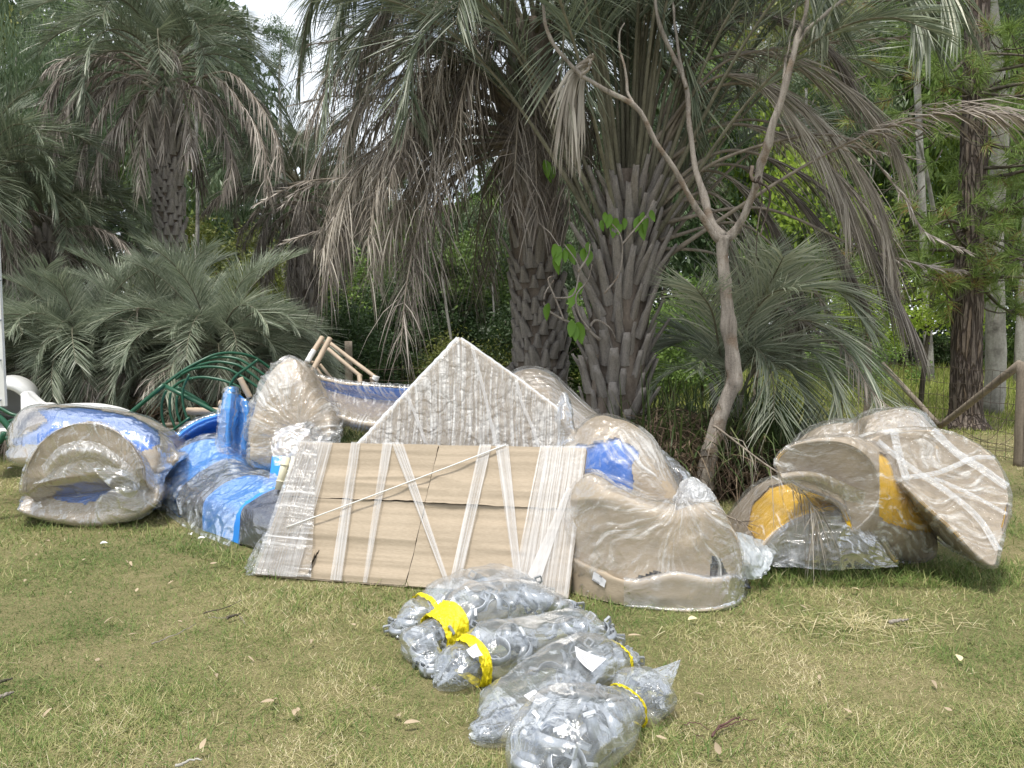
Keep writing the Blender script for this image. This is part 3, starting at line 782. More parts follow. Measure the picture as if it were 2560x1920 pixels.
def palm_trunk(t, pts, rad, rows, seed, only_front=True):
    """core plus overlapping old leaf bases; rows = [(s0, s1, kind, tilt, spacing, per_turn)]"""
    N = 40; path = catmull(pts, N); r = np.interp(np.linspace(0, 1, N), np.linspace(0, 1, len(rad)), rad)
    MB().tube(path, r, 18, rough=.16, seed=seed).obj('trunk', M['palm_bark'], t)
    rr = random.Random(seed); cnt = 0; w0 = wloc(t)
    Ltot = np.linalg.norm(np.diff(path, axis=0), axis=1).sum()
    for s0, s1, kind, tilt, spacing, per in rows:
        nrow = max(1, int((s1 - s0) * Ltot / spacing)); me = boot_mesh(kind)
        for a in range(nrow):
            s = s0 + (s1 - s0) * (a + .5) / nrow; f = s * (N - 1)
            c = np.array([np.interp(f, np.arange(N), path[:, k]) for k in range(3)]); R0 = np.interp(f, np.arange(N), r)
            for b in range(per):
                th = (b + (a % 2) * .5 + rr.uniform(-.12, .12)) / per * 2 * math.pi
                dx, dy = math.cos(th), math.sin(th)
                if only_front and dy > .45: continue
                if cnt >= 290: return
                pos = c + np.array((dx, dy, 0)) * R0 * .90 + (0, 0, rr.uniform(-.04, .04))
                o = bpy.data.objects.new('leaf_base', me); C.objects.link(o); o.parent = t
                m = Matrix.Rotation(th - math.pi / 2, 4, 'Z') @ Matrix.Rotation(-R(tilt + rr.uniform(-9, 9)), 4, 'X') @ Matrix.Rotation(R(rr.uniform(-7, 7)), 4, 'Y') @ Matrix.Scale(rr.uniform(.7, 1.25), 4)
                m.translation = Vector(pos) - w0
                o.matrix_basis = m; cnt += 1
def put_frond(t, me, loc, yaw, scale, tilt=0, name=None):
    o = bpy.data.objects.new(name or me.name.split('.')[0], me); C.objects.link(o); o.parent = t
    o.location = Vector(loc) - wloc(t); o.rotation_euler = (R(tilt), 0, yaw); o.scale = (scale,) * 3
    return o
def px_frond(t, pxpath, mat, name, **kw):
    return link(name, frond_mesh(name, [P(*a) for a in pxpath], M[mat], **kw), t)
SILVER = {}
def silver(me):
    if me.name not in SILVER:
        c = me.copy(); c.materials[0] = M['palm_blue']; SILVER[me.name] = c
    return SILVER[me.name]
def crown_of(t, loc, rr, greens, deads, scale, spread=.1, tiltj=6, pale=False):
    for kind, lst in (('green', greens), ('dead', deads)):
        for i, cnt in lst:
            ph = rr.random() * 6.28
            for j in range(cnt):
                yaw = ph + (j + rr.uniform(-.3, .3)) / cnt * 6.28
                dz = {'green': .12, 'dead': -.05 - .08 * i}[kind]
                put_frond(t, silver(frond(kind, i)) if pale and kind == 'green' else frond(kind, i), (loc[0] + math.cos(yaw) * spread, loc[1] + math.sin(yaw) * spread, loc[2] + dz), yaw, scale * rr.uniform(.85, 1.15), rr.uniform(-tiltj, tiltj))

def palm_main():
    # ---- the taller of the two palms in the middle
    Y = 9.5
    b = G(1352, 1144); t = empty('feather_palm', (b[0], b[1], 0), 'tall feather palm with the skirt of dead leaves behind the pointed panel', 'palm')
    Yb = b[1]
    pts = [(b[0], Yb, 0), P(1350, 950, Yb), P(1345, 800, Yb), P(1335, 620, Yb), P(1320, 420, Yb), P(1325, 200, Yb), P(1330, 60, Yb)]
    palm_trunk(t, pts, [.31, .30, .285, .275, .30, .29, .25], [(.10, .46, 'short', 20, .115, 9), (.44, .80, 'long', 15, .19, 9)], 3)
    rr = random.Random(12); top = P(1330, 130, Yb)
    # green crown (mostly above the picture)
    crown_of(t, top, rr, [(1, 7), (2, 8), (3, 8), (4, 7)], [], 1.45, .12)
    for a in ([(1300, 60), (1150, -160), (960, -170), (850, 20), (800, 330)], [(1310, 80), (1200, -60), (1050, -60), (930, 90), (880, 330)], [(1290, 80), (1120, -60), (930, -90), (790, -20), (740, 220)], [(1310, 60), (1180, -200), (1020, -240), (900, -120), (830, 90)],
              [(1340, 60), (1290, -150), (1200, -220), (1110, -120), (1060, 60)]):
        yy = Yb + rr.uniform(-.9, .6)
        px_frond(t, [(x, y, Yb + (yy - Yb) * k / 4) for k, (x, y) in enumerate(a)], 'palm_green', 'frond', n_leaf=100, leaf=.8, width=.019, start=.22, fwd=.5, lat=.6, vee=.1, droop=(.4, 1.0), r0=.022, seed=rr.randrange(999), rbase=(.15, .8))
    # dead skirt: long leaves that hang to the left, towards us and around
    D = [([(1300, 350), (1150, 330), (1000, 360), (880, 450), (800, 640)], -1.0, 'palm_tan'),
         ([(1290, 370), (1160, 420), (1060, 540), (1020, 690), (1000, 885)], -1.6, 'palm_dead'),
         ([(1300, 340), (1140, 300), (990, 330), (900, 430), (850, 620)], -.4, 'palm_tan'),
         ([(1300, 320), (1180, 260), (1050, 290), (960, 400), (920, 600)], -1.2, 'palm_tan'),
         ([(1300, 350), (1120, 360), (960, 440), (860, 560), (800, 740)], -.8, 'palm_dead'),
         ([(1310, 330), (1130, 250), (960, 240), (830, 330), (740, 520)], .2, 'palm_dead'),
         ([(1310, 330), (1180, 330), (1080, 420), (1030, 560), (1010, 740)], .3, 'palm_dead'),
         ([(1300, 300), (1150, 200), (1000, 190), (890, 270), (830, 450)], -.6, 'palm_tan'),
         ([(1310, 300), (1200, 190), (1090, 200), (1010, 310), (970, 480)], -1.3, 'palm_tan'),
         ([(1320, 290), (1240, 190), (1150, 230), (1090, 360), (1060, 540)], -1.5, 'palm_dead'),
         ([(1320, 300), (1220, 140), (1110, 100), (1010, 170), (950, 330)], -.9, 'palm_dead'),
         ([(1300, 300), (1130, 130), (960, 110), (840, 190), (760, 330)], -.2, 'palm_dead'),
         ([(1330, 250), (1280, 120), (1200, 130), (1150, 260), (1130, 420)], -1.4, 'palm_tan'),
         ([(1330, 230), (1270, 60), (1180, 40), (1110, 130), (1070, 300)], -1.2, 'palm_tan'),
         ([(1340, 260), (1330, 170), (1300, 240), (1290, 380), (1280, 540)], -1.3, 'palm_dead'),
         ([(1350, 270), (1350, 190), (1340, 270), (1340, 420), (1345, 570)], -1.2, 'palm_dead'),
         ([(1340, 260), (1380, 180), (1410, 260), (1420, 420), (1425, 560)], -1.1, 'palm_dead'),
         ([(1330, 340), (1260, 380), (1210, 480), (1190, 620), (1180, 760)], .9, 'palm_dead'),
         ([(1330, 340), (1230, 360), (1150, 450), (1110, 600), (1100, 720)], 1.1, 'palm_dead'),
         ([(1320, 330), (1200, 320), (1090, 380), (1020, 500), (990, 650)], .8, 'palm_dead'),
         ([(1310, 350), (1180, 370), (1060, 440), (960, 560), (920, 700)], -1.1, 'palm_tan'),
         ([(1320, 200), (1200, 20), (1080, -20), (980, 60), (910, 230)], -.8, 'palm_tan'),
         ([(1330, 200), (1260, 0), (1160, -60), (1080, 20), (1030, 200)], -1.1, 'palm_dead'),
         ([(1350, 220), (1400, 120), (1440, 180), (1450, 300), (1450, 440)], .6, 'palm_dead'),
         ([(1350, 300), (1420, 240), (1470, 320), (1480, 470), (1480, 620)], .5, 'palm_dead')]
    for k, (a, dy, m) in enumerate(D):
        px_frond(t, [(x, y, Yb - .25 + dy * j / 4) for j, (x, y) in enumerate(a)], m, 'dead_frond', n_leaf=84, leaf=.80, width=.0105, start=.30, fwd=.5, lat=.42, vee=-.05, droop=(.8, 2.0), r0=.02, seed=200 + k, jitter=.25, rbase=(0, .95), drop=.12)
    ex = random.Random(41)
    for k in range(20):
        a, dy, m = D[ex.randrange(0, 13)] if k % 3 else D[ex.randrange(13, len(D))]
        ox, oy = ex.uniform(-60, 60), ex.uniform(-40, 40); sc_ = ex.uniform(.75, 1.1)
        q = [(a[0][0] + (x - a[0][0]) * sc_ + ox * (j / 4), a[0][1] + (y - a[0][1]) * sc_ + oy * j / 4) for j, (x, y) in enumerate(a)]
        px_frond(t, [(x, y, Yb - .25 + (dy + ex.uniform(-.3, .9)) * j / 4) for j, (x, y) in enumerate(q)], ex.choice(('palm_dead', 'palm_dead', 'palm_tan')), 'dead_frond', n_leaf=84, leaf=.68, width=.0135, start=.30, fwd=.5, lat=.42, vee=-.05, droop=(.8, 2.0), r0=.018, seed=300 + k, jitter=.25, rbase=(0, .9), drop=.15)
    # bare midribs that poke out
    for k, (a, dy) in enumerate((([(1300, 350), (1120, 400), (930, 440), (763, 455), (633, 515)], -1.2), ([(1290, 330), (1190, 180), (1040, 120), (900, 95), (770, 112)], -.9), ([(1290, 300), (1180, 170), (990, 103), (860, 60)], -.5), ([(1300, 360), (1010, 380), (880, 430), (760, 470), (700, 520)], -.3), ([(1300, 340), (1000, 520), (850, 560), (700, 610)], -.1), ([(1310, 300), (1200, 380), (1050, 300), (880, 240), (720, 265)], .2))):
        px_frond(t, [(x, y, Yb - .2 + dy * j / 4) for j, (x, y) in enumerate(a)], 'palm_dead', 'dead_frond', n_leaf=46, leaf=.14, width=.014, start=.45, fwd=1.0, lat=.4, vee=.1, droop=(.0, .6), r0=.019, seed=400 + k, jitter=.3, drop=.15, rbase=(.3, 1))
    # ---- the second, nearer palm with the fan of leaf stalks
    b = G(1540, 1195); Yb = b[1]; t = empty('feather_palm', (b[0], Yb, 0), 'nearer feather palm with a fan of bare leaf stalks and jagged leaf bases', 'palm')
    pts = [(b[0], Yb, 0), P(1535, 1000, Yb), P(1545, 850, Yb), P(1560, 700, Yb), P(1568, 560, Yb), P(1572, 430, Yb)]
    palm_trunk(t, pts, [.33, .31, .30, .29, .27, .22], [(.08, .36, 'mid', 22, .15, 9), (.32, .62, 'long', 21, .17, 10), (.55, .90, 'long', 25, .15, 10)], 9)
    rr = random.Random(4); top = P(1570, 520, Yb)
    for k in range(68):
        u = k / 74; yaw = rr.random() * 6.28 if u < .80 else rr.uniform(-.6, 1.6)
        el = rr.uniform(80, 89) if u < .25 else rr.uniform(66, 82) if u < .62 else rr.uniform(48, 68) if u < .86 else rr.uniform(30, 48)
        ln = rr.uniform(3.1, 3.9)
        p = arc_path(ln, el, rr.uniform(75, 120), 12, 3.2)
        ca, sa = math.cos(yaw), math.sin(yaw); rb = .06 + .22 * u; st = np.array((ca * rb, sa * rb, .25 - .95 * u))
        p = np.stack([p[:, 0] * ca, p[:, 0] * sa, p[:, 2]], -1) + top + st
        dead = u >= .86
        link('dead_frond' if dead else 'frond', frond_mesh('dead_frond' if dead else 'frond', p, M['palm_dead' if dead else 'palm_green'], 76, .66, .014, .52, .75, .6, .3, (.05, .4) if not dead else (.5, 1.1), r0=.022, seed=600 + k, rbase=(.1, .85)), t)
    for k, (a, dy, m) in enumerate((
            ([(1600, 500), (1720, 250), (1848, 187), (1981, 283), (2090, 440), (2122, 520)], -1.4, 'palm_tan'),
            ([(1600, 480), (1750, 240), (1930, 220), (2080, 330), (2180, 470), (2230, 620)], -1.2, 'palm_tan'),
            ([(1610, 520), (1800, 380), (1980, 420), (2110, 520), (2210, 680), (2290, 830)], -.9, 'palm_dead'),
            ([(1600, 520), (1760, 330), (1940, 330), (2100, 440), (2200, 580), (2250, 740)], -.6, 'palm_dead'),
            ([(1600, 470), (1700, 200), (1860, 130), (2020, 160), (2170, 260), (2260, 400)], -.7, 'palm_tan'),
            ([(1610, 540), (1760, 420), (1900, 430), (2020, 520), (2110, 650), (2170, 780)], -.2, 'palm_dead'),
            ([(1610, 540), (1740, 430), (1850, 460), (1940, 570), (1990, 700), (2010, 800)], .5, 'palm_dead'),
            ([(1620, 560), (1720, 500), (1800, 560), (1850, 680), (1880, 800)], .4, 'palm_dead'),
            ([(1620, 560), (1760, 480), (1860, 560), (1920, 680), (1960, 790)], 1.0, 'palm_dead'),
            ([(1600, 460), (1660, 200), (1790, 60), (1930, 40), (2060, 110), (2150, 240)], .3, 'palm_dead'))):
        px_frond(t, [(x, y, Yb - .1 + dy * .45 * j / 4) for j, (x, y) in enumerate(a)], m, 'dead_frond', n_leaf=92, leaf=.92, width=.0098, start=.30, fwd=1.25, lat=.34, vee=-.10, droop=(.25, .85), r0=.018, seed=700 + k, jitter=.10, rbase=(.1, 1), drop=.06)
    for k, (a, dy) in enumerate((([(1620, 540), (1800, 400), (2090, 338), (2250, 480), (2312, 579), (2435, 636)], -.8), ([(1640, 560), (1900, 520), (2150, 620), (2300, 660), (2410, 680)], -.5), ([(1640, 620), (1800, 640), (1960, 760), (2080, 860)], .2), ([(1650, 600), (1850, 560), (2000, 690), (2110, 830)], .0), ([(1640, 350), (1800, 163), (2000, 115), (2282, 90)], -.6), ([(1640, 420), (1850, 300), (2100, 360), (2300, 400)], .4))):
        px_frond(t, [(x, y, Yb - .2 + dy * j / 4) for j, (x, y) in enumerate(a)], 'palm_dead', 'dead_frond', n_leaf=46, leaf=.15, width=.014, start=.5, fwd=1.0, lat=.35, vee=.1, droop=(.0, .6), r0=.017, seed=800 + k, jitter=.3, drop=.15, rbase=(.4, 1))
    # green leaf reaching in at the top right
    for k, a in enumerate(([(1700, 100), (1900, -120), (2120, -130), (2260, -40), (2330, 110)], [(1700, 60), (1950, -220), (2180, -200), (2330, -90), (2400, 60)], [(1690, 120), (1760, -60), (1900, -120), (2020, -60), (2080, 60)])):
        px_frond(t, [(x, y, Yb - .3 * j) for j, (x, y) in enumerate(a)], 'palm_green', 'frond', n_leaf=90, leaf=.85, width=.018, start=.3, fwd=.8, lat=.5, vee=.05, droop=(.3, .9), r0=.02, seed=830 + k, rbase=(.2, .95))
    # bright dead leaf caught on the bare branch: hangs in a bunch
    h = empty('hanging_frond', tuple(P(1440, 190, 7.4)), 'pale dry palm leaf hanging folded over the bare branch before the palm trunks', 'palm leaf')
    for k, a in enumerate(([(1475, 150), (1440, 170), (1415, 230), (1410, 330)], [(1470, 160), (1445, 180), (1430, 240), (1440, 350)], [(1478, 140), (1466, 150), (1452, 200), (1450, 320)])):
        px_frond(h, [(x, y, 6.85 + .05 * k) for x, y in a], 'palm_tan', 'dead_frond', n_leaf=30, leaf=.62, width=.026, start=.1, fwd=.7, lat=.16, vee=-.05, droop=(1.0, 2.2), r0=.012, seed=860 + k, rbase=(.45, 1))

def palms_left():
    Y = 13.0
    b = P(428, HOR, Y); t = empty('feather_palm', (b[0], Y, 0), 'feather palm with grey dead leaves hanging round its trunk above the palm thicket', 'palm')
    pts = [(b[0], Y, 0), P(427, 900, Y), P(425, 600, Y), P(418, 400, Y), P(412, 260, Y)]
    palm_trunk(t, pts, [.23, .21, .20, .20, .17], [(.38, .74, 'short', 14, .105, 9), (.74, .97, 'mid', 14, .17, 8)], 21)
    rr = random.Random(2); top = P(414, 190, Y)
    crown_of(t, top, rr, [(0, 5), (1, 9), (2, 10), (3, 10), (4, 6), (5, 2)], [(0, 5), (1, 6), (2, 5), (3, 2)], 1.0, .08)
    for k, (a, m) in enumerate((([(400, 215), (330, 190), (270, 250), (215, 350), (190, 450)], 'palm_dead'), ([(405, 240), (350, 230), (310, 290), (250, 370), (235, 480)], 'palm_dead'), ([(400, 250), (385, 225), (365, 290), (350, 390), (352, 490)], 'palm_tan'), ([(425, 240), (450, 215), (470, 280), (478, 360), (460, 390)], 'palm_dead'), ([(430, 235), (500, 220), (550, 300), (580, 400), (560, 480)], 'palm_dead'), ([(430, 230), (530, 190), (610, 270), (660, 370), (670, 500)], 'palm_dead'), ([(430, 230), (560, 180), (640, 250), (690, 340), (705, 430)], 'palm_dead'), ([(400, 210), (300, 130), (200, 150), (130, 220), (100, 320)], 'palm_dead'), ([(400, 230), (290, 180), (190, 220), (150, 300), (130, 400)], 'palm_dead'))):
        px_frond(t, [(x, y, Y - .2 - .28 * j) for j, (x, y) in enumerate(a)], m, 'dead_frond', n_leaf=90, leaf=.55, width=.018, start=.25, fwd=.55, lat=.32, vee=0, droop=(.9, 2.0), r0=.018, seed=900 + k, jitter=.2, rbase=(.25, 1), drop=.05)
    # small palm further back
    Y = 15.0; b = P(768, HOR, Y); t = empty('feather_palm', (b[0], Y, 0), 'smaller dark-trunked feather palm standing in shade left of the dead skirt', 'palm')
    palm_trunk(t, [(b[0], Y, 0), P(768, 800, Y), P(760, 640, Y), P(757, 510, Y)], [.21, .18, .17, .15], [(.25, .95, 'mid', 14, .2, 8)], 33)
    rr = random.Random(8)
    crown_of(t, P(757, 490, Y), rr, [(0, 6), (1, 9), (2, 9), (3, 8)], [(0, 8), (1, 9), (2, 9), (3, 9), (4, 8)], .88, .06)
    # palm at the left edge, its trunk out of the picture
    Y = 11.5; b = P(-40, HOR, Y); t = empty('feather_palm', (b[0], Y, 0), 'feather palm at the left edge with grey-green leaves drooping into view', 'palm')
    palm_trunk(t, [(b[0], Y, 0), P(-45, 700, Y), P(-50, 520, Y)], [.2, .18, .16], [(.4, .95, 'mid', 14, .2, 8)], 37)
    rr = random.Random(18)
    crown_of(t, P(-50, 480, Y), rr, [(0, 6), (1, 9), (2, 9), (3, 9), (4, 7)], [(1, 8), (2, 8), (3, 6)], .95, .06)
    t = empty('feather_palm', tuple(P(120, HOR, 12.2) * (1, 1, 0)), 'young feather palm half hidden behind the left side of the thicket', 'palm')
    palm_trunk(t, [tuple(P(120, HOR, 12.2) * (1, 1, 0)), P(120, 700, 12.2), P(120, 600, 12.2)], [.17, .15, .12], [(.5, .95, 'mid', 14, .2, 8)], 39)
    crown_of(t, P(120, 585, 12.2), rr, [(0, 6), (1, 8), (2, 9), (3, 8)], [(0, 5), (1, 7), (2, 7)], .85, .06)
    # thicket of stemless palms
    labs = ['leftmost stemless palm of the thicket behind the white tubs', 'second stemless palm of the thicket, over the white shell', 'stemless palm in the middle of the thicket with the widest green fan',
            'stemless palm of the thicket just behind the green climbing frame', 'rightmost stemless palm of the thicket beside the wrapped poles']
    rr = random.Random(31)
    for k, (px, pyc, Y, sc) in enumerate(((50, 930, 10.6, .74), (215, 925, 10.4, .78), (395, 925, 11.0, .88), (540, 915, 10.3, .82), (625, 985, 10.8, .60))):
        c = P(px, pyc, Y); t = empty('thicket_palm', (c[0], Y, 0), labs[k], 'palm', 'stemless palms of the thicket')
        palm_trunk(t, [(c[0], Y, 0), (c[0], Y, c[2] * .6), (c[0], Y, c[2])], [.24, .24, .16], [(.1, .9, 'mid', 16, .18, 8)], 50 + k)
        crown_of(t, c, rr, [(0, 8), (1, 13), (2, 15), (3, 13), (4, 8)], [(0, 14), (1, 18), (2, 16), (3, 10)], sc, .14, 10, True)
    t = bpy.data.objects['thicket_palm.001']
    for k, a in enumerate(([(300, 800), (325, 815), (335, 880), (318, 960)], [(345, 770), (340, 800), (330, 880), (310, 985)], [(430, 850), (445, 862), (450, 900), (445, 945)])):
        px_frond(t, [(x, y, 9.6) for x, y in a], 'palm_tan', 'dead_frond', n_leaf=40, leaf=.34, width=.024, start=.1, fwd=.7, lat=.25, vee=0, droop=(.8, 1.6), r0=.012, seed=950 + k, rbase=(.4, 1))

def palm_right():
    """young palm to the right of the bare tree, tall grass and the dry tangle at its foot"""
    Y = 8.4; b = P(1830, HOR, Y); t = empty('thicket_palm', (b[0], Y, 0), 'young blue-green palm spreading right of the bare tree above the yellow bundles', 'palm')
    c = P(1830, 1010, Y)
    palm_trunk(t, [(c[0], Y, 0), (c[0], Y, .4), (c[0], Y, c[2])], [.2, .2, .12], [(.1, .9, 'mid', 16, .18, 8)], 61)
    L = [[(1830, 1010), (1880, 850), (1960, 790), (2060, 830), (2130, 920)], [(1830, 1010), (1870, 880), (1990, 800), (2110, 850), (2190, 960), (2215, 1030)], [(1840, 1020), (1900, 900), (2010, 870), (2090, 950), (2110, 1060)],
         [(1840, 1020), (1890, 920), (1960, 910), (2010, 990), (2020, 1100)], [(1830, 1010), (1830, 860), (1850, 740), (1890, 660)], [(1830, 1010), (1800, 880), (1780, 780), (1740, 720)], [(1830, 1010), (1850, 850), (1920, 740), (2000, 720)],
         [(1830, 1010), (1790, 900), (1740, 850), (1680, 860)], [(1835, 1010), (1870, 830), (1960, 720), (2080, 720), (2160, 800)], [(1830, 1010), (1850, 900), (1890, 870), (1930, 940), (1935, 1050)], [(1835, 1000), (1880, 800), (1930, 700), (1960, 640)]]
    for k, a in enumerate(L):
        dy = RNG.uniform(-1.6, .3); m = len(a)
        px_frond(t, [(x, y, Y + dy * j / (m - 1)) for j, (x, y) in enumerate(a)], 'palm_blue', 'frond', n_leaf=92, leaf=.74, width=.0125, start=.16, fwd=.9, lat=.6, vee=.2, droop=(.03, .42), r0=.016, seed=1000 + k, rbase=(.35, .95))
    rr = random.Random(77)
    crown_of(t, c, rr, [(1, 5), (2, 4)], [(1, 6), (2, 7), (3, 8)], .62, .1, 6, True)
    # broken dead leaf lying over the yellow bundles
    f = empty('fallen_frond', tuple(P(1801, 1075, 6.4)), 'broken dry palm leaf lying across the yellow bundles', 'palm leaf')
    px_frond(f, [(1785, 1066, 6.6), (1801, 1075, 6.4), (1903, 1153, 5.2), (1991, 1213, 4.75), (2037, 1280, 4.62), (2041, 1361, 4.6)], 'palm_tan', 'dead_frond', n_leaf=48, leaf=.42, width=.0065, start=.08, fwd=.6, lat=.3, vee=.0, droop=(.8, 2.2), r0=.008, seed=1100, jitter=.35, rbase=(.0, .8), drop=.1)
    px_frond(f, [(1815, 1290, 5.4), (1860, 1310, 5.1), (1880, 1345, 4.9)], 'palm_dead', 'dead_frond', n_leaf=16, leaf=.16, width=.008, start=.1, fwd=.6, lat=.5, vee=.2, droop=(.0, .6), r0=.006, seed=1101, jitter=.4)
    f = empty('hanging_frond', tuple(P(2100, 800, 7.6)), 'thin grey dry palm leaf arching down to the wrapped bundles by the fence post', 'palm leaf')
    px_frond(f, [(1990, 880, 8.2), (2080, 850, 7.7), (2130, 900, 7.3), (2180, 980, 7.0), (2240, 1030, 6.6)], 'palm_dead', 'dead_frond', n_leaf=40, leaf=.3, width=.009, start=.2, fwd=.8, lat=.35, vee=0, droop=(.4, 1.2), r0=.009, seed=1102, jitter=.2, rbase=(.4, 1))
    # tall grass round the trunks
    n = 3600
    px = RNG.uniform(1540, 1990, n); Yg = RNG.uniform(7.2, 9.4, n); X = (px - 1280) / FPX * Yg
    az = RNG.random(n) * 6.28; lean = RNG.uniform(.1, .8, n)
    d = norm(np.stack([np.cos(az) * lean, np.sin(az) * lean, np.ones(n)], -1)); a2 = az + 1.57
    V, q, r = strips(np.stack([X, Yg, np.zeros(n)], -1), d, np.stack([np.cos(a2), np.sin(a2), 0 * a2], -1), RNG.uniform(.5, 1.35, n), RNG.uniform(.008, .026, n), RNG.uniform(.2, 1.1, n), 5, (.8, 1, .9, .6, .08), np.clip(RNG.normal(.42, .25, n), 0, 1))
    tag(link('tall_grass', mesh('tall_grass', V, q, None, M['tall'], True, r)), 'tall broad-bladed grass round the palm trunks and the bare tree', 'grass', kind='stuff')
    n = 2600
    px = np.concatenate([RNG.uniform(60, 760, 2200), RNG.uniform(1240, 1420, 400)]); Yg = np.concatenate([RNG.uniform(9.3, 11, 2200), RNG.uniform(9.2, 10, 400)]); X = (px - 1280) / FPX * Yg
    az = RNG.random(n) * 6.28; lean = RNG.uniform(.1, .7, n)
    d = norm(np.stack([np.cos(az) * lean, np.sin(az) * lean, np.ones(n)], -1)); a2 = az + 1.57
    V, q, r = strips(np.stack([X, Yg, np.zeros(n)], -1), d, np.stack([np.cos(a2), np.sin(a2), 0 * a2], -1), RNG.uniform(.4, 1.1, n), RNG.uniform(.01, .022, n), RNG.uniform(.2, 1.1, n), 5, (.8, 1, .9, .6, .08), np.clip(RNG.normal(.5, .28, n), 0, 1))
    tag(link('tall_grass', mesh('tall_grass', V, q, None, M['tall'], True, r)), 'tall half-dry grass under the palm thicket', 'grass', kind='stuff')
    # tangle of old leaf ribs and dry leaflets
    n = 6500
    px = RNG.uniform(1560, 1990, n); Yg = RNG.uniform(6.9, 8.6, n); X = (px - 1280) / FPX * Yg
    zt = np.interp(px, [1560, 1650, 1800, 1990], [.55, .8, .72, .35]) * (1 - ((Yg - 7.8) / 1.3) ** 2).clip(.1, 1)
    z = RNG.random(n) ** .7 * zt
    d = rand_unit(n); d[:, 2] *= .6; d = norm(d)
    V, q, r = strips(np.stack([X, Yg, z], -1), d, norm(np.cross(d, rand_unit(n))), RNG.uniform(.15, .6, n), RNG.uniform(.005, .014, n), RNG.uniform(.3, 1.6, n), 4, (.7, 1, .9, .3), RNG.random(n) ** 1.4)
    V[:, 2] = np.maximum(V[:, 2], .01)
    tag(link('dry_undergrowth', mesh('dry_undergrowth', V, q, None, M['brown'], True, r)), 'dark tangle of dry palm leaves at the foot of the bare tree', 'undergrowth', kind='stuff')
    n = 4200
    px = RNG.uniform(20, 760, n); Yg = RNG.uniform(9.2, 10.6, n); X = (px - 1280) / FPX * Yg
    d = rand_unit(n); d[:, 2] *= .6; d = norm(d)
    V, q, r = strips(np.stack([X, Yg, RNG.random(n) ** .8 * .75], -1), d, norm(np.cross(d, rand_unit(n))), RNG.uniform(.2, .6, n), RNG.uniform(.008, .018, n), RNG.uniform(.4, 1.8, n), 4, (.7, 1, .9, .3), RNG.random(n) ** 1.3)
    V[:, 2] = np.maximum(V[:, 2], .01)
    tag(link('dry_undergrowth', mesh('dry_undergrowth', V, q, None, M['brown'], True, r)), 'brown tangle of dry leaves hanging under the palm thicket', 'undergrowth', kind='stuff')

